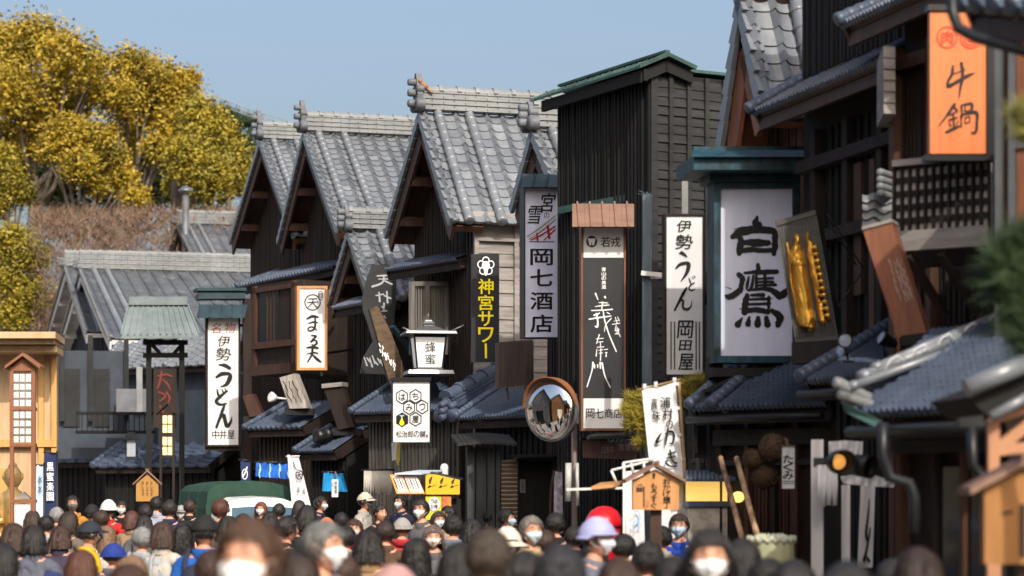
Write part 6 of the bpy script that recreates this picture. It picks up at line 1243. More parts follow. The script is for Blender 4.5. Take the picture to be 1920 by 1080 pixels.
tree('yellow-green bushy tree at the left edge above the timber pavilion', (25, 600), 88, [(20, 455, 42, 0), (60, 480, 36, 0), (10, 520, 48, 0), (55, 550, 40, 0), (25, 590, 40, 0), (-25, 480, 50, 0)], 8000, .13, LEAFY, base=3, tr=.2)
tree('slim olive tree left of the wood with a pale bare trunk', (15, 420), 99, [(-5, 300, 42, 0), (20, 345, 40, 0), (-20, 380, 45, 0), (45, 365, 28, 0)], 5000, .14, LEAFY, base=8, tr=.28)
tree('dark evergreen tree standing in shadow behind the golden crowns', (190, 420), 116, [(90, 330, 70, 0), (170, 320, 75, 0), (250, 310, 75, 0), (310, 345, 60, 0), (30, 300, 75, 0), (230, 390, 60, 0), (120, 400, 60, 0), (370, 370, 50, 0)], 10000, .2, LEAFD, base=10)
def needles(mb, c, r, n, ln, up=.3, mi=0, wd=.008):
    for i in range(n):
        d = Vector((random.gauss(0, 1), random.gauss(0, 1), random.gauss(up, .8))).normalized(); p = c+Vector((random.gauss(0, 1)*r[0], random.gauss(0, 1)*r[1], random.gauss(0, 1)*r[2]))*.55
        b = d.orthogonal().normalized()*wd; mb.add([p-b, p+b, p+d*ln*random.uniform(.7, 1.2)], [(0, 1, 2)], mi)
def pine(label, trunk, pads, mat, ln, n, wd=.008, tr=.05, group=None):
    b = trunk[0]; root = thing('pine_tree', label, 'tree', b, group); mb = MB(); mb.tube(trunk, [tr*(1-.5*i/(len(trunk)-1)) for i in range(len(trunk))], 9)
    for c, r in pads: s = min(trunk[1:], key=lambda q: (q-c).length); mb.tube([s, s.lerp(c, .6)-UP*.05, c], [tr*.4, tr*.3, tr*.12], 6)
    mb.build('trunk', BARK, root); mb = MB()
    for c, r in pads:
        for k in range(n):
            q = c+Vector((random.uniform(-1, 1)*r[0], random.uniform(-1, 1)*r[1], random.uniform(-.7, .8)*r[2]))
            needles(mb, q, (ln*.22,)*3, 18, ln, .45, 0, wd)
    mb.build('needles', mat, root)
pine('dark pine showing beyond the golden trees at the right end of the wood', [P(425, 600, 120), P(428, 400, 120), P(432, 250, 120)], [(P(440, 235, 120), (.9, .9, .3)), (P(462, 228, 120), (.8, .8, .2)), (P(425, 215, 120), (.6, .8, .3)), (P(445, 262, 120), (1, .9, .3)), (P(415, 250, 120), (.8, .8, .4)), (P(455, 282, 120), (.7, .8, .3))], PINED, .55, 26, .03, .2)
def gp(px, d): q = P(px, 925, d); return Vector((q.x, q.y, 0))
pine('sunlit yellow-green pine between the sake sign and the white banner', [gp(1205, 22.6), P(1207, 880, 22.6), P(1198, 800, 22.6), P(1200, 750, 22.6)], [(P(1198, 748, 22.4), (.10, .12, .05)), (P(1186, 772, 22.4), (.09, .12, .06)), (P(1205, 775, 22.4), (.1, .12, .09)), (P(1194, 796, 22.4), (.1, .12, .05)), (P(1207, 828, 22.4), (.06, .08, .03)), (P(1222, 750, 22.5), (.08, .1, .05))], PINEY, .10, 46, .004, .03)
pine('sunlit yellow-green pine below the second noodle sign', [gp(1312, 21.9), P(1310, 850, 21.9), P(1318, 770, 21.9), P(1306, 735, 21.9)], [(P(1298, 722, 21.8), (.09, .12, .035)), (P(1318, 716, 21.8), (.08, .12, .04)), (P(1292, 738, 21.8), (.09, .1, .04)), (P(1316, 742, 21.8), (.07, .12, .03))], PINEY, .10, 50, .004, .03)
pine('blurred dark pine branch hanging in at the right edge, nearest the camera', [gp(2010, 8.6), P(2000, 800, 8.6), P(1975, 600, 8.6), P(1950, 520, 8.6)], [(P(1900, 470, 8.6), (.05, .08, .035)), (P(1935, 455, 8.6), (.06, .08, .05)), (P(1890, 500, 8.6), (.045, .08, .03)), (P(1930, 515, 8.6), (.07, .08, .05)), (P(1898, 545, 8.6), (.06, .08, .035)), (P(1940, 580, 8.6), (.06, .08, .05)), (P(1912, 605, 8.6), (.04, .08, .03)), (P(1930, 640, 8.5), (.04, .06, .03))], PINED, .125, 24, .0045, .04)
pine('blurred yellowish pine tuft at the right edge in front of the brown panels', [gp(2005, 9.3), P(1995, 600, 9.3), P(1960, 330, 9.3), P(1940, 235, 9.3)], [(P(1925, 215, 9.3), (.035, .06, .03)), (P(1930, 250, 9.3), (.03, .06, .02))], M('olive pine needle', (.2, .19, .05), (.09, .10, .03), (6, 6, 6), .6), .09, 34, .0035, .03)
# bare brown scrub on the slope
mb = MB()
for i in range(4200):
    x = random.uniform(60, 470); y = random.uniform(395, 640); c = P(x, y, random.uniform(86, 96))
    for k in range(7):
        d = Vector((random.gauss(0, .6), random.gauss(0, .5), random.uniform(.3, 1))); b = Vector((random.uniform(-1, 1), random.uniform(-1, 1), 0)).normalized()*.013; L_ = random.uniform(.3, .7); mb.add([c-b, c+b, c+d*L_], [(0, 1, 2)])
tag(mb.build('scrub', TWIG), kind='stuff')
# ------------------------------------------------------------ people
def mate(name, c, rough=.8, v=.75): return M(name, c, tuple(x*v for x in c), (9, 9, 9), rough)
_mc = {}
def cm(prefix, c, rough=.8, v=.72):
    k = (prefix, c)
    if k not in _mc: _mc[k] = mate(prefix, c, rough, v)
    return _mc[k]
SKIN = M('skin', (.50, .27, .18), (.42, .21, .14), (14, 14, 14), .5); EYEW = M('eye white', (.75, .73, .7), rough=.3); EYED = M('iris', (.03, .02, .015), rough=.2); LIP = M('lips', (.4, .15, .12), rough=.5)
def g2(a, e, a0, e0, sa, se): return exp(-((a-a0)/sa)**2-((e-e0)/se)**2)
def hr(az, el, off=0.0):
    """surface of the head; az 0 = straight ahead (-Y), degrees; origin at the middle of the head"""
    a = R(az); e = R(el); x, y, z = .077*cos(e)*sin(a), -.096*cos(e)*cos(a), (.118 if el < 0 else .101)*sin(e)
    if z < 0: t = -z/.118; x *= 1-.33*t**1.6; y = y*(1-.22*t**1.6)-.012*t
    if y > 0 and z < -.02: y *= 1-.35*min(1, (-z-.02)/.09)
    p = Vector((x, y, z)); n = Vector((x/.076**2, y/.096**2, z/.118**2)).normalized()
    b = 0
    if abs(az) < 80:
        b += .024*g2(az, el, 0, -15, 9, 10)+.008*g2(az, el, 0, -2, 8, 12)-.010*g2(abs(az), el, 24, 2, 13, 9)+.005*g2(abs(az), el, 22, 15, 18, 7)+.004*g2(abs(az), el, 38, -16, 14, 12)+.006*g2(az, el, 0, -36, 17, 5)-.003*g2(az, el, 0, -31, 18, 3)+.008*g2(az, el, 0, -58, 22, 10)
    return p+n*(off+b)
def head_mesh(mb, z0):
    N, Mx = 40, 28; vs = []; fs = []; o = Vector((0, -.012, z0))
    for j in range(Mx+1):
        el = -88+176*j/Mx
        for i in range(N): vs.append(o+hr(((360*i/N+180) % 360)-180, el))
    for j in range(Mx):
        for i in range(N): i2 = (i+1) % N; fs.append((j*N+i, j*N+i2, j*N+N+i2, j*N+N+i))
    mb.add(vs, fs, 0, True)
    for s in (-1, 1):
        mb.ball(o+hr(24*s, 3, -.006), .0145, .011, .0095, 10, 8, 1); mb.ball(o+hr(23.5*s, 3, .0035), .0055, .003, .0055, 8, 6, 2)
        e = o+Vector((s*.078, .012, -.005)); mb.ball(e, .009, .019, .032, 10, 8, 0, Matrix.Rotation(R(18*s), 3, 'Z')); mb.ball(e+Vector((s*.004, -.004, 0)), .006, .011, .02, 8, 6, 0)
        mb.tube([o+hr(12*s, 17, .003), o+hr(22*s, 20, .004), o+hr(36*s, 15, .002)], [.002, .0035, .0015], 6, 2)
    mb.tube([o+hr(a, -34, .002) for a in (-16, -8, 0, 8, 16)], [.001, .0035, .004, .0035, .001], 6, 3)
def skin_mesh(verts, edges, sub=2):
    me = bpy.data.meshes.new('sk'); me.from_pydata([v[0] for v in verts], edges, []); o = bpy.data.objects.new('sk', me); C.objects.link(o)
    m = o.modifiers.new('s', 'SKIN'); m.use_smooth_shade = True; o.modifiers.new('u', 'SUBSURF').levels = sub
    for i, v in enumerate(verts): r = v[1]; me.skin_vertices[0].data[i].radius = r if isinstance(r, tuple) else (r, r)
    me.skin_vertices[0].data[0].use_root = True
    bpy.context.view_layer.update(); ev = o.evaluated_get(bpy.context.evaluated_depsgraph_get()); r = bpy.data.meshes.new_from_object(ev)
    out = ([tuple(v.co) for v in r.vertices], [tuple(p.vertices) for p in r.polygons]); bpy.data.objects.remove(o); bpy.data.meshes.remove(me); bpy.data.meshes.remove(r); return out
def skeleton(pose):
    V = []; E = []
    def v(p, r, par=None): V.append((p, r)); i = len(V)-1; (E.append((par, i)) if par is not None else None); return i
    st = pose['stride']
    pel = v((0, 0, .96), (.14, .11)); sp = v((0, .01, 1.12), (.13, .10), pel); ch = v((0, .01, 1.30), (.15, .11), sp); nk = v((0, .015, 1.43), (.062, .06), ch); v((0, .0, 1.52), (.055, .056), nk)
    ends = []
    for s in (-1, 1):
        sw = pose['arm'][0 if s < 0 else 1]; cl = v((s*.10, .01, 1.385), (.07, .07), ch); sh = v((s*.185, .015, 1.365), (.056, .056), cl)
        el = v((s*.225, .03-.20*sw[0], 1.09+.05*sw[0]), (.043, .043), sh)
        fx = sw[1]; h = Vector((s*(.235-.09*fx), -.05-.23*sw[0]-.17*fx, 0.85+.30*fx)); wr = v(tuple(h), (.028, .026), el)
        d = (h-Vector(V[el][0])).normalized(); side = Vector((0, -1, 0)) if fx < .4 else Vector((-s*.7, 0, .7)); side = (side-d*side.dot(d)).normalized(); nr = d.cross(side).normalized()*s
        pm = v(tuple(h+d*.05), (.030, .018), wr)
        for k, (o, L) in enumerate(((.027, .066), (.009, .074), (-.009, .069), (-.026, .054))):
            b = v(tuple(h+d*.092+side*o), (.0088, .0088), pm); m = v(tuple(h+d*(.092+L*.5)+side*o*1.05-nr*.006), (.008, .008), b); v(tuple(h+d*(.092+L*.93)+side*o*1.05-nr*.022), (.0065, .0065), m)
        t1 = v(tuple(h+d*.035+side*.034), (.010, .010), pm); t2 = v(tuple(h+d*.066+side*.05-nr*.01), (.009, .009), t1); v(tuple(h+d*.09+side*.053-nr*.018), (.007, .007), t2)
        ph = st*s; hp = v((s*.095, 0, .88), (.095, .095), pel); kn = v((s*.10, -.12*max(0, ph)-.03+.10*max(0, -ph), .50), (.062, .064), hp); an = v((s*.10, -.22*ph+.02, .09+.05*max(0, -ph)), (.038, .042), kn); v((s*.115, -.22*ph-.15, .035), (.042, .026), an)
    return V, E
POSES = [dict(stride=.5, arm=((.25, 0), (-.2, .1))), dict(stride=-.6, arm=((-.2, .2), (.3, .1))), dict(stride=.05, arm=((.05, .1), (.35, .9)))]
BODY = []; COAT = []; TROU = []; SHOE = []
for k, ps in enumerate(POSES):
    V, E = skeleton(ps); vs, fs = skin_mesh(V, E, 1); mb = MB(); mb.add(vs, fs, 0, True); head_mesh(mb, 1.60)
    o = mb.build('b', [SKIN, EYEW, EYED, LIP]); BODY.append(o.data); bpy.data.objects.remove(o)
    def sub(idx, grow, extra=()):
        mp = {}; v2 = []; e2 = []
        for i in idx: r = V[i][1]; mp[i] = len(v2); v2.append((V[i][0], (r[0]*grow+.014, r[1]*grow+.014)))
        for a, b in E:
            if a in mp and b in mp: e2.append((mp[a], mp[b]))
        return v2, e2
    arm = [i for i in range(len(V)) if V[i][1][0] > .042 and V[i][0][2] > .9 and i != 4]
    wr = [i for i in range(len(V)) if .0275 < V[i][1][0] < .0285]; shoulders = [0, 1, 2]+[i for i in arm if i > 4 and V[i][0][2] > 1.0 and abs(V[i][0][0]) < .3]
    ids = sorted(set([0, 1, 2]+[i for i in range(5, len(V)) if (V[i][0][2] > 1.0 and V[i][1][0] >= .043 and V[i][1][0] != .095)]+wr))
    v2, e2 = sub(ids, 1.13); v2.append(((0, .02, 1.425), (.085, .08))); e2.append((2, len(v2)-1)); v2.append(((0, .01, .80), (.175, .135))); e2.append((0, len(v2)-1))
    vs, fs = skin_mesh(v2, e2, 1); mb = MB(); mb.add(vs, fs, 0, True)
    o = mb.build('c', [SKIN]); COAT.append(o.data); bpy.data.objects.remove(o)
    leg = [0]+[i for i in range(len(V)) if V[i][0][2] < .93 and V[i][1][0] in (.095, .062, .038)]
    v2, e2 = sub(leg, 1.1); vs, fs = skin_mesh(v2, e2, 1); mb = MB(); mb.add(vs, fs, 0, True); o = mb.build('t', [SKIN]); TROU.append(o.data); bpy.data.objects.remove(o)
    mb = MB()
    for i in range(len(V)):
        if V[i][1] == (.042, .026): x, y, z = V[i][0]; mb.ball((x*.98, y+.05, z+.012), .052, .14, .045, 12, 8)
    o = mb.build('s', [SKIN]); SHOE.append(o.data); bpy.data.objects.remove(o)
HO = Vector((0, -.012, 1.60))
def hair_mesh(kind, seed):
    """short / crop / bob / long / bun; a thick tufted shell over the skull"""
    random.seed(seed); N, Mx = 72, 22; vs = []; fs = []
    ph = [random.uniform(0, 6.28) for _ in range(8)]; part = random.choice((-25, 20, 30, -15))
    for j in range(Mx+1):
        t = j/Mx
        for i in range(N):
            az = ((360*i/N+180) % 360)-180; aa = abs(az)
            front = 42 if kind in ('short', 'crop') else 32
            line = front if aa < 38 else (front-(front-2)*(aa-38)/24 if aa < 62 else (2-12*(aa-62)/18 if aa < 80 else (-8-6*min(1, (aa-80)/40))))
            if kind in ('short', 'crop') and aa > 60: line = 24-14*min(1, (aa-60)/18)-10*max(0, min(1, (aa-92)/10))
            if aa > 100 and kind == 'crop': line = -22
            if aa > 100 and kind == 'short': line = -34
            tuft = sin(az*.45+ph[0])*.35+sin(az*.9+ph[1])*.3+sin(az*2.1+ph[2])*.2
            lock = .0075*tuft*t+.004*sin(az*1.3+t*3+ph[3])
            line += 4*tuft+2.5*sin(az*.8+ph[4]); thick = (.013 if kind == 'crop' else .021)
            if kind in ('bob', 'long', 'bun') and aa > 60:
                el0 = 8; L_ = {'bob': .14, 'long': .30, 'bun': .04}[kind]*(1+.08*tuft)
                if t < .55: p = hr(az, 90-(90-el0)*t/.55, thick+.004+lock)
                else:
                    q = hr(az, el0, thick+.006+lock); s = (t-.55)/.45; p = q+Vector((0, 0, -L_*s)); k = 1+.16*s*(1-.35*s); p.x *= k; p.y = p.y*k if p.y > 0 else p.y+.02*s; p += Vector((p.x, p.y, 0)).normalized()*lock*2.5*s
            else: p = hr(az, 90-(90-line)*t, (thick+lock)*(1-.55*t**5)+.003)
            if kind != 'crop' and aa < 120: p += Vector((0, -.004, .008))*exp(-((az-part)/30)**2)*(1-t)*.5
            vs.append(HO+p)
    for j in range(Mx):
        for i in range(N): i2 = (i+1) % N; fs.append((j*N+i, j*N+i2, j*N+N+i2, j*N+N+i))
    mb = MB(); mb.add(vs, fs, 0, True)
    for i in range(620):                    # overlapping locks lie on the shell
        az = random.uniform(-180, 180); lo_ = 44 if abs(az) < 62 else (6 if kind in ('bob', 'long', 'bun') else -14); el = random.uniform(lo_, 84); f = .022+random.uniform(-.002, .006)
        if kind == 'crop': f -= .009
        d1 = random.uniform(10, 24); sw = random.uniform(-7, 7); a = HO+hr(az, min(88, el+d1*.6), f-.006); m_ = HO+hr(az+sw*.4, el, f+.001); b = HO+hr(az+sw, el-d1, f-.010); c = (b-a).cross(m_-HO).normalized()*random.uniform(.003, .007); mb.add([a, m_-c, m_+c, b], [(0, 1, 2), (1, 3, 2)], 0)
    if kind in ('bob', 'long'):
        for i in range(260):
            az = random.choice((-1, 1))*random.uniform(62, 180); L_ = {'bob': .15, 'long': .30}[kind]; q = HO+hr(az, 8, .027+random.uniform(0, .006)); s0 = random.uniform(0, .6); s1 = s0+random.uniform(.25, .55)
            r_ = Vector((q.x, q.y-HO.y, 0)).normalized(); a = q-UP*L_*s0+r_*.012*s0; b = q-UP*L_*s1+r_*(.012*s1+random.uniform(-.004, .01)); m_ = a.lerp(b, .4)+r_*.004; c = r_.cross(UP)*random.uniform(.003, .007); mb.add([a, m_-c, m_+c, b], [(0, 1, 2), (1, 3, 2)], 0)
    for i in range(170):                    # loose strands break the outline
        az = random.uniform(-180, 180); el = random.uniform(30, 88) if abs(az) < 70 else random.uniform(-6, 85); a = HO+hr(az, el, .016); b = HO+hr(az+random.uniform(-14, 14), el-random.uniform(12, 28), .024+random.uniform(0, .012)); c = Vector((b-a).orthogonal()).normalized()*.004; mb.add([a-c, a+c, b], [(0, 1, 2)], 0)
    if kind == 'bun': mb.ball(HO+Vector((0, .105, .05)), .045, .04, .042, 14, 10)
    o = mb.build('h', [SKIN]); d = o.data; bpy.data.objects.remove(o); return d
HAIR = {k: [hair_mesh(k, s) for s in ss] for k, ss in dict(short=(1, 2, 3, 4), crop=(5, 6), bob=(7, 8, 9), long=(10, 11, 12), bun=(13,)).items()}
random.seed(99)
def mask_mesh():
    mb = MB(); vs = []; fs = []; N, Mx = 22, 12
    for j in range(Mx+1):
        for i in range(N+1):
            az = -66+132*i/N; s = 1-abs(az)/66; el = (-6+8*s)+(-62+4*(1-s)*9-(-6+8*s))*j/Mx; p = hr(az*(1-.25*(j/Mx)), el, .006+.012*s*(1-abs(2*j/Mx-1)**2)+.0016*sin(j*pi*2/3))
            vs.append(HO+p)
    for j in range(Mx):
        for i in range(N): a = j*(N+1)+i; fs.append((a, a+1, a+N+2, a+N+1))
    mb.add(vs, fs, 0, True)
    for s in (-1, 1):
        for e0, e1 in ((-4, 6), (-30, -14)): mb.tube([HO+hr(64*s, e0, .006), HO+hr(80*s, (e0+e1)/2, .008), HO+hr(94*s, e1, .012)], .0022, 5)
    o = mb.build('m', [WHITE]); d = o.data; bpy.data.objects.remove(o); return d
MASK = mask_mesh()
def cap_mesh(kind):
    mb = MB(); N, Mx = 40, 12; vs = []; fs = []; low = {'cap': 22, 'beanie': 14, 'bucket': 18}[kind]
    for j in range(Mx+1):
        for i in range(N):
            az = ((360*i/N+180) % 360)-180; l = low-(14 if abs(az) > 90 else 14*max(0, (abs(az)-40)/50)); el = 90-(90-l)*j/Mx; p = hr(az, el, .030 if kind != 'beanie' else .034); p.z += (.012 if j < 4 else .006); vs.append(HO+p)
    for j in range(Mx):
        for i in range(N): i2 = (i+1) % N; fs.append((j*N+i, j*N+i2, j*N+N+i2, j*N+N+i))
    mb.add(vs, fs, 0, True)
    if kind == 'cap':
        vs = []; fs = []
        for j in range(6):
            for i in range(15):
                az = -62+124*i/14; p = HO+hr(az, 22, .028); p += Vector((sin(R(az))*.25, -1, 0))*(.075*cos(R(az*1.3))*j/5)+UP*(-.02*(j/5)**1.5-.012*abs(sin(R(az)))*(j/5)); vs.append(p)
        for j in range(5):
            for i in range(14): a = j*15+i; fs.append((a, a+1, a+16, a+15))
        b0 = len(vs); vs += [v-UP*.005 for v in vs]; fs += [tuple(b0+q for q in f) for f in fs]; mb.add(vs, fs, 0, True); mb.ball(HO+UP*.152, .008, .008, .005, 8, 5)
    if kind == 'bucket':
        vs = []
        for r in range(2):
            for i in range(N): az = ((360*i/N+180) % 360)-180; p = HO+hr(az, 14 if abs(az) < 90 else 4, .03); q = p-HO; vs.append(p+Vector((q.x, q.y, 0)).normalized()*.055*r-UP*.035*r)
        mb.add(vs, [(i, (i+1) % N, N+(i+1) % N, N+i) for i in range(N)], 0, True)
    if kind == 'beanie':
        mb.tube([HO+hr(a, 14 if abs(a) < 90 else 2, .036) for a in range(-180, 181, 12)], .012, 8, caps=False)
    o = mb.build('c', [WHITE]); d = o.data; bpy.data.objects.remove(o); return d
CAPS = {k: cap_mesh(k) for k in ('cap', 'beanie', 'bucket')}
def collar_mesh(hood):
    mb = MB(); N = 24; pr = [(.088, 1.405), (.094, 1.44), (.086, 1.475), (.076, 1.47)] if not hood else [(.10, 1.39), (.125, 1.43), (.115, 1.475), (.085, 1.46)]; vs = []
    for r, z in pr:
        for i in range(N): a = 2*pi*i/N; vs.append((r*cos(a), .012+r*.9*sin(a)*(1.25 if hood and sin(a) > 0 else 1), z-.03*max(0, -sin(a))))
    mb.add(vs, [(j*N+i, j*N+(i+1) % N, j*N+N+(i+1) % N, j*N+N+i) for j in range(3) for i in range(N)], 0, True); o = mb.build('c', [WHITE]); d = o.data; bpy.data.objects.remove(o); return d
COLLAR = [collar_mesh(0), collar_mesh(1)]
def strap_mesh():
    mb = MB()
    for s in (-1, 1): mb.tube([(s*.10, .165, 1.0), (s*.115, .15, 1.2), (s*.115, .11, 1.40), (s*.115, .02, 1.462), (s*.12, -.09, 1.40), (s*.13, -.145, 1.2), (s*.15, -.12, 1.02)], .02, 6)
    mb.ball((0, .21, 1.16), .14, .08, .2, 14, 10); o = mb.build('b', [WHITE]); d = o.data; bpy.data.objects.remove(o); return d
PACK = strap_mesh()
def kid(name, data, mat, parent):
    o = bpy.data.objects.new(name, data); C.objects.link(o); o.parent = parent; o.material_slots[0].link = 'OBJECT'; o.material_slots[0].material = mat; return o
BLK = (.012, .010, .010); DBR = (.045, .022, .014); BRH = (.10, .045, .024); ORH = (.22, .085, .035); LBR = (.24, .14, .08); GRY = (.30, .30, .30); SALT = (.11, .105, .10)
_hc = {}
def HAIRCOL(c):
    if c not in _hc: _hc[c] = M('hair', c, tuple(x*.4 for x in c), (70, 70, 5), .45, .9, bsc=(160, 160, 7), bd=.01, spec=.45)
    return _hc[c]
np_ = [0]
def person(cx, top, w_, face, label, hair=('short', BLK), coat=(.02, .02, .025), mask=None, cap=None, pack=None, hood=0, group=None, trousers=(.02, .022, .03), d=None):
    """cx, top: middle and top of the head in the photo; w_: head width there; face: degrees, 0 = toward the camera, 90 = to the right of the picture, 180 = away"""
    k = np_[0]; np_[0] += 1; d = (d or 790/w_)*1.12; zt = H0+(YH-top)/F*d; hat = 1.762 if cap else 1.73; sc = zt/hat; g = P(cx, YH, d)
    ps = k % len(POSES); o = bpy.data.objects.new('person', BODY[ps]); C.objects.link(o); o.scale = (sc*random.uniform(.97, 1.03),)*2+(sc,); sx = max(.93, min(1.1, sc)); o.scale = (sx, sx, sc)
    # face turned to azimuth: -Y is toward the camera
    o.rotation_euler = (0, 0, R(face)+atan2(-g.x, g.y)*0); o.location = (g.x, g.y, 0)
    tag(o, label, 'person', group or 'people in the street crowd')
    kind, hc = hair
    if cap != 'full': h = kid('hair', random.choice(HAIR[kind]), HAIRCOL(hc), o)
    if cap: c = kid('hat', CAPS[cap[0]], cm('hat cloth', cap[1]), o)
    kid('coat', COAT[ps], cm('coat cloth', coat, .85, .6), o); kid('collar', COLLAR[1 if hood else 0], cm('coat cloth', hood if isinstance(hood, tuple) else coat, .85, .6), o)
    kid('trousers', TROU[ps], cm('trouser cloth', trousers), o); kid('shoes', SHOE[ps], BLKM, o)
    if mask: kid('face_mask', MASK, cm('mask cloth', mask, .8, .93), o)
    if pack: kid('backpack', PACK, cm('pack cloth', pack), o)
    return o
WM = (.66, .67, .70); GM = (.12, .12, .13); BM = (.38, .48, .62)
navy = (.018, .024, .06); dk = (.014, .014, .016); gr = (.10, .10, .11); lg = (.36, .37, .38); beige = (.34, .26, .18); brn = (.09, .05, .03); wine = (.10, .014, .03); blue = (.012, .10, .42); purple = (.05, .04, .075); lav = (.33, .31, .42); olive = (.07, .075, .05)
# nearest row
person(474, 968, 122, -22, 'nearest man with wavy brown hair and a white mask, facing the camera', ('short', (.075, .035, .018)), (.02, .05, .13), WM, d=5.7)
person(603, 975, 86, 62, 'grey-haired man in a white mask turned to the right, pale collar', ('short', (.16, .165, .165)), dk, WM, hood=(.55, .56, .6))
person(402, 1028, 62, 165, 'short brown-haired person just left of the nearest masked man', ('short', (.05, .022, .013)), (.35, .3, .25), d=9.5)
person(383, 960, 54, 168, 'man in a black cap and bright blue jacket seen from behind', ('crop', BLK), blue, None, ('cap', (.012, .012, .014)), pack=(.02, .025, .05))
person(267, 987, 46, 172, 'grey-haired person in a light grey coat seen from behind, left of the blue jacket', ('short', (.26, .27, .28)), (.30, .34, .38), pack=(.3, .32, .34))
person(303, 977, 46, 160, 'woman with glossy brown bobbed hair beside the grey-haired head', ('bob', DBR), (.46, .45, .42))
person(330, 990, 34, 100, 'woman with reddish hair and a pale mask, in profile to the right of the bob', ('bob', (.14, .045, .02)), beige, (.6, .56, .52))
person(342, 982, 38, 150, 'woman with straight black hair just left of the blue jacket', ('long', BLK), dk)
person(427, 966, 46, 178, 'woman with glossy black hair right of the black cap', ('bob', BLK), (.38, .48, .6))
person(166, 972, 44, 118, 'person in a dark blue cap, grey mask and bright yellow jacket', ('crop', BLK), (.62, .40, .01), GM, ('cap', (.016, .022, .035)))
person(212, 1016, 36, 175, 'child or short person in a royal blue knitted hat', ('crop', BLK), (.1, .1, .14), None, ('beanie', (.012, .035, .22)), d=17)
person(24, 980, 50, 170, 'woman with dark brown bobbed hair at the left edge', ('bob', DBR), (.1, .11, .16))
person(62, 984, 50, 175, 'black-haired person beside the bob at the left edge', ('bob', BLK), (.10, .11, .15))
person(68, 1006, 50, 170, 'man with thinning short hair and a navy blue jacket, from behind', ('crop', (.03, .02, .015)), (.025, .035, .13))
person(112, 986, 42, 172, 'woman with brown shoulder-length hair and a dark purple coat', ('bob', (.05, .02, .014)), purple)
person(152, 1030, 50, 180, 'woman with reddish brown hair low at the bottom edge below the yellow jacket', ('bob', (.10, .035, .02)), brn, d=13)
person(246, 1040, 56, 180, 'light brown head low at the bottom edge left of the grey coat', ('short', LBR), (.2, .16, .12), d=11)
person(240, 1056, 72, 178, 'dark brown head lowest at the bottom edge, left of centre of the left crowd', ('bob', (.05, .02, .013)), brn, d=9)
person(203, 934, 30, 172, 'person in a white cap and red jacket seen from behind', ('crop', BLK), (.55, .02, .025), None, ('beanie', (.6, .6, .62)), pack=None)
person(172, 942, 31, 175, 'person in a black cap and dark shirt left of the red jacket', ('crop', BLK), dk, None, ('cap', dk))
person(190, 955, 34, 175, 'person in a grey-brown jacket in front of the red jacket', ('short', DBR), (.16, .12, .09))
person(128, 958, 38, 150, 'dark-haired woman left of the black cap, facing away', ('bob', (.03, .018, .014)), (.15, .12, .1))
person(106, 950, 31, 170, 'grey-haired head above the purple coat', ('short', GRY), gr)
person(136, 928, 27, 10, 'distant dark figure with an orange scarf at the left', ('short', BLK), (.45, .2, .03), (.1, .1, .1), hood=(.5, .22, .03))
person(228, 938, 25, 5, 'dark-haired woman in a white mask facing the camera, right of the red jacket', ('bob', BLK), dk, WM)
person(247, 957, 32, 160, 'woman with chestnut hair below the masked dark-haired woman', ('bob', (.09, .035, .022)), (.3, .2, .12))
person(273, 944, 31, 175, 'black-haired person with a white collar', ('short', BLK), (.4, .48, .6), hood=(.6, .62, .66))
person(270, 966, 34, 178, 'black-haired head behind the grey coat', ('bob', (.018, .014, .014)), gr)
person(318, 936, 31, 178, 'man with curly black hair in a navy coat, far in the crowd', ('short', (.02, .017, .016)), navy)
person(340, 945, 24, -5, 'person in a grey cap and white mask facing the camera', ('crop', BLK), dk, WM, ('cap', (.25, .25, .26)))
person(293, 930, 26, 170, 'dark-haired person far back beside the street lantern', ('short', BLK), (.3, .34, .45))
person(356, 936, 26, 160, 'brown-haired head left of the green truck', ('short', (.04, .02, .015)), dk)
person(413, 934, 36, 165, 'reddish brown curly head in front of the truck cover', ('short', (.085, .028, .016)), (.1, .08, .07))
person(446, 938, 22, 0, 'balding man in a white mask facing the camera before the truck', ('crop', (.12, .1, .09)), lg, WM)
person(490, 940, 25, -15, 'woman with long auburn hair and a white mask before the truck windscreen', ('long', (.17, .05, .025)), dk, WM)
person(523, 943, 27, 170, 'dark-haired man before the right side of the truck', ('short', (.02, .017, .017)), gr)
person(561, 937, 26, 178, 'brown-black head beside the leaning white flag', ('bob', (.03, .016, .012)), brn)
person(575, 946, 40, 175, 'large round black-haired head below the leaning white flag', ('bob', BLK), dk)
person(536, 966, 46, 120, 'man with black hair turned right, left of the round black head', ('short', BLK), dk)
person(600, 930, 24, 72, 'tall man in a pale mask in profile before the dark shop wall', ('short', BLK), navy, (.55, .58, .6))
person(612, 968, 27, 175, 'small person in an orange knitted hat', ('crop', BLK), dk, None, ('beanie', (.62, .16, .03)))
person(640, 960, 32, 175, 'black-haired head right of the orange hat', ('short', BLK), dk)
person(683, 920, 26, 70, 'man in a beige cap and pale checked shirt, in profile', ('crop', BLK), (.42, .40, .37), (.06, .06, .08), ('cap', (.5, .45, .38)))
person(713, 945, 30, 35, 'unmasked man with short black hair in sunlight right of the checked shirt', ('short', (.025, .018, .014)), dk)
person(752, 926, 25, -40, 'man in a white mask before the tilted menu board', ('short', BLK), navy, WM)
person(790, 935, 34, -25, 'man with tousled black hair and a large white mask below the menu board', ('short', (.022, .02, .02)), gr, WM)
person(857, 931, 24, -8, 'dark-haired man before the yellow poster, far right of the food stall', ('crop', BLK), dk)
person(842, 948, 30, -75, 'person with dark hair in profile to the left, pale blue shirt', ('short', (.02, .017, .018)), lav)
person(850, 965, 42, 170, 'black-haired person with a grey collar seen from behind', ('short', BLK), (.16, .18, .24))
person(915, 956, 28, 175, 'black-haired person before the ribbed shutter', ('short', BLK), (.1, .06, .05))
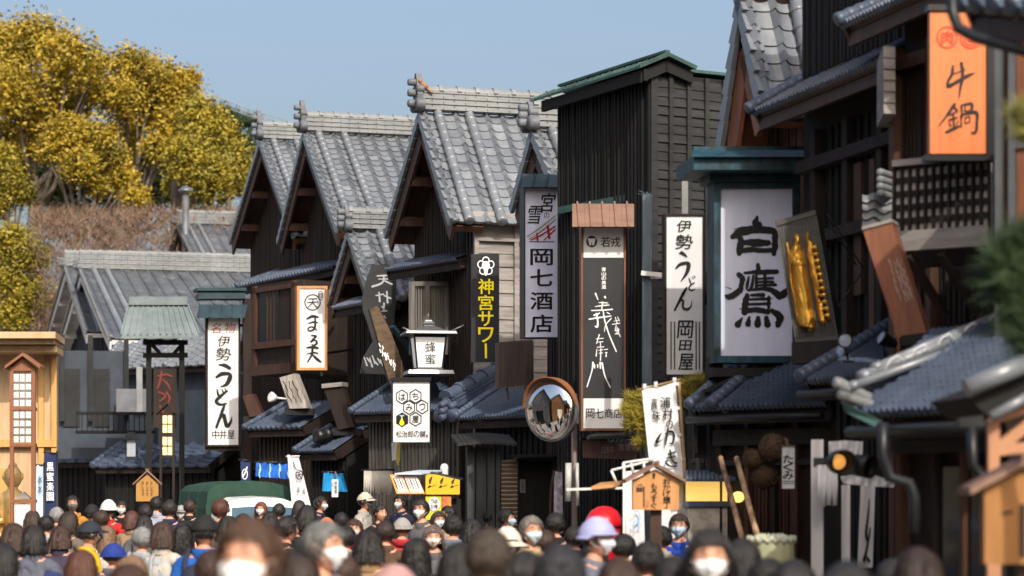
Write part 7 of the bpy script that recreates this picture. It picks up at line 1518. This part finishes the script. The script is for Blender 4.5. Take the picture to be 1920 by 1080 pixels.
person(948, 954, 33, 70, 'man with black hair and a pale blue mask, in profile to the right', ('short', BLK), gr, BM)
person(664, 972, 38, 0, 'woman in a burgundy coat with brown hair, blurred', ('bob', (.05, .02, .014)), wine, (.55, .42, .4))
person(690, 992, 58, 178, 'large black-haired head with a tan coat, blurred', ('bob', BLK), (.30, .19, .10))
person(722, 975, 44, 176, 'dark brown head behind the tan coat', ('short', (.03, .016, .012)), brn)
person(754, 968, 36, 176, 'person in a grey cap with a red collar', ('crop', (.1, .02, .02)), (.4, .03, .04), None, ('beanie', (.3, .29, .28)), hood=(.4, .03, .04))
person(780, 1008, 56, 176, 'black-clad person with black hair, blurred, below the masked woman', ('long', BLK), dk)
person(812, 985, 44, 5, 'woman in a pale mask with ash brown hair, blurred', ('long', (.13, .10, .085)), gr, (.62, .5, .48))
person(740, 1052, 74, 178, 'person in a dusty pink knitted hat at the bottom edge', ('crop', BRH), dk, None, ('beanie', (.38, .22, .22)), d=8.5)
person(640, 1035, 60, 175, 'brown-haired person in a tan coat low at the bottom edge', ('short', (.06, .03, .02)), (.28, .18, .09), d=9.5)
person(862, 1015, 66, 172, 'dark long-haired woman, blurred, left of the grey-green coat', ('long', BLK), dk, d=9)
person(915, 990, 78, 160, 'blurred close person with dark brown hair and a grey-green coat', ('short', (.05, .035, .025)), olive, d=8)
person(952, 982, 58, -5, 'person in a cream hat with a white mask, blurred', ('crop', BRH), (.5, .5, .5), WM, ('bucket', (.6, .54, .45)))
person(995, 966, 52, 25, 'grey-haired man in sunlight with a pale blue mask and yellowish coat, blurred', ('short', (.2, .18, .16)), (.42, .36, .18), (.5, .6, .66))
person(1042, 960, 42, 176, 'black-haired person right of the sunlit grey-haired man', ('short', BLK), dk)
person(1078, 985, 44, 175, 'dark brown head left of the lavender hat', ('short', (.025, .016, .014)), navy)
person(1116, 964, 64, 66, 'person in a lavender-blue hat with a pale mask, in profile, blurred', ('crop', BLK), (.14, .16, .22), (.52, .55, .62), ('beanie', (.32, .34, .58)))
person(1112, 1018, 62, 172, 'black-haired head directly below the lavender hat', ('short', BLK), dk)
person(1050, 1018, 88, 178, 'very blurred close dark navy head at the bottom edge', ('short', (.02, .02, .028)), navy, d=7)
person(1215, 1014, 70, 176, 'blurred black-haired person in a brown coat below the notice board', ('short', (.016, .013, .014)), (.13, .09, .06))
person(1170, 1000, 52, 178, 'dark head between the lavender hat and the notice board', ('short', BLK), (.08, .06, .02))
person(1274, 962, 44, -12, 'man in a pale blue mask and bright blue jacket right of the notice board', ('short', (.03, .018, .014)), (.015, .06, .40), BM)
person(1330, 990, 84, -2, 'blurred woman with black hair and a big white mask, right of centre', ('bob', BLK), (.24, .3, .42), WM, d=8)
person(1392, 1008, 52, 178, 'black-haired head right of the white-masked woman', ('long', BLK), dk, d=10)
person(1490, 1048, 70, 178, 'dark blurred head at the bottom edge below the sake barrel', ('short', (.015, .012, .013)), dk, d=8.6)
person(1590, 1050, 112, 178, 'widest dark blurred head at the bottom edge below the white curtains', ('short', (.012, .012, .014)), dk, d=6.5)
person(1722, 1024, 84, 176, 'dark reddish-brown blurred head in front of the black shop opening', ('bob', (.022, .010, .009)), (.02, .012, .012), d=8)
person(1680, 1046, 82, 178, 'dark grey blurred head left of the reddish-brown head', ('short', (.02, .02, .022)), dk, d=8.3)
person(1440, 1046, 66, 176, 'dark blurred head beside the sake barrel at the bottom edge', ('short', BLK), navy, d=9)
person(560, 1040, 70, 172, 'woman with long brown hair in shadow right of the nearest masked man', ('long', (.04, .022, .016)), (.25, .24, .27), d=9)
person(985, 1030, 70, 178, 'dark head in a grey coat below the sunlit grey-haired man', ('short', BLK), (.12, .13, .15), d=8.4)
person(1265, 1040, 74, 176, 'dark blurred head left of the big white mask at the bottom edge', ('short', (.015, .013, .015)), (.3, .36, .46), d=8.2)
person(5, 1018, 54, 176, 'black-haired head cut by the left edge at the bottom', ('bob', BLK), (.3, .3, .33), d=13)

person(32, 944, 27, 176, 'small black-haired head far left above the bob at the edge', ('short', BLK), gr)
person(60, 956, 31, 170, 'brown-haired person far left behind the two dark heads', ('bob', DBR), beige)
person(86, 966, 34, 178, 'black-haired person in a pale grey coat at the far left', ('short', BLK), lg)
person(455, 962, 36, 176, 'dark brown head rising just behind the nearest masked man', ('short', DBR), lg)
person(505, 958, 34, 172, 'black-haired head to the right behind the nearest masked man', ('bob', BLK), (.30, .12, .12))
person(648, 985, 46, 176, 'dark head between the grey-haired masked man and the tan coat', ('short', BLK), gr)
person(885, 972, 40, 174, 'black-haired person in a pale coat left of the cream hat', ('bob', BLK), (.34, .33, .33))
person(822, 958, 32, 20, 'woman with dark hair and a white mask behind the ash brown hair', ('bob', DBR), beige, WM)
person(1022, 992, 50, 176, 'brown-haired head right of the yellowish coat, blurred', ('short', DBR), (.16, .17, .2))
person(1160, 1044, 72, 177, 'dark brown head low at the bottom edge below the lavender hat', ('bob', DBR), gr, d=9)
person(1240, 985, 46, 174, 'black-haired person in a pale coat just below the notice board', ('short', BLK), (.33, .32, .31))
person(1370, 985, 40, 172, 'dark brown head behind the woman with the big white mask', ('short', DBR), (.18, .2, .26))
person(940, 1046, 76, 178, 'black-haired head at the bottom edge below the cream hat', ('short', (.02, .014, .012)), dk, d=8.4)
person(200, 985, 36, 172, 'woman with light brown hair beside the yellow jacket', ('long', LBR), (.5, .48, .45))
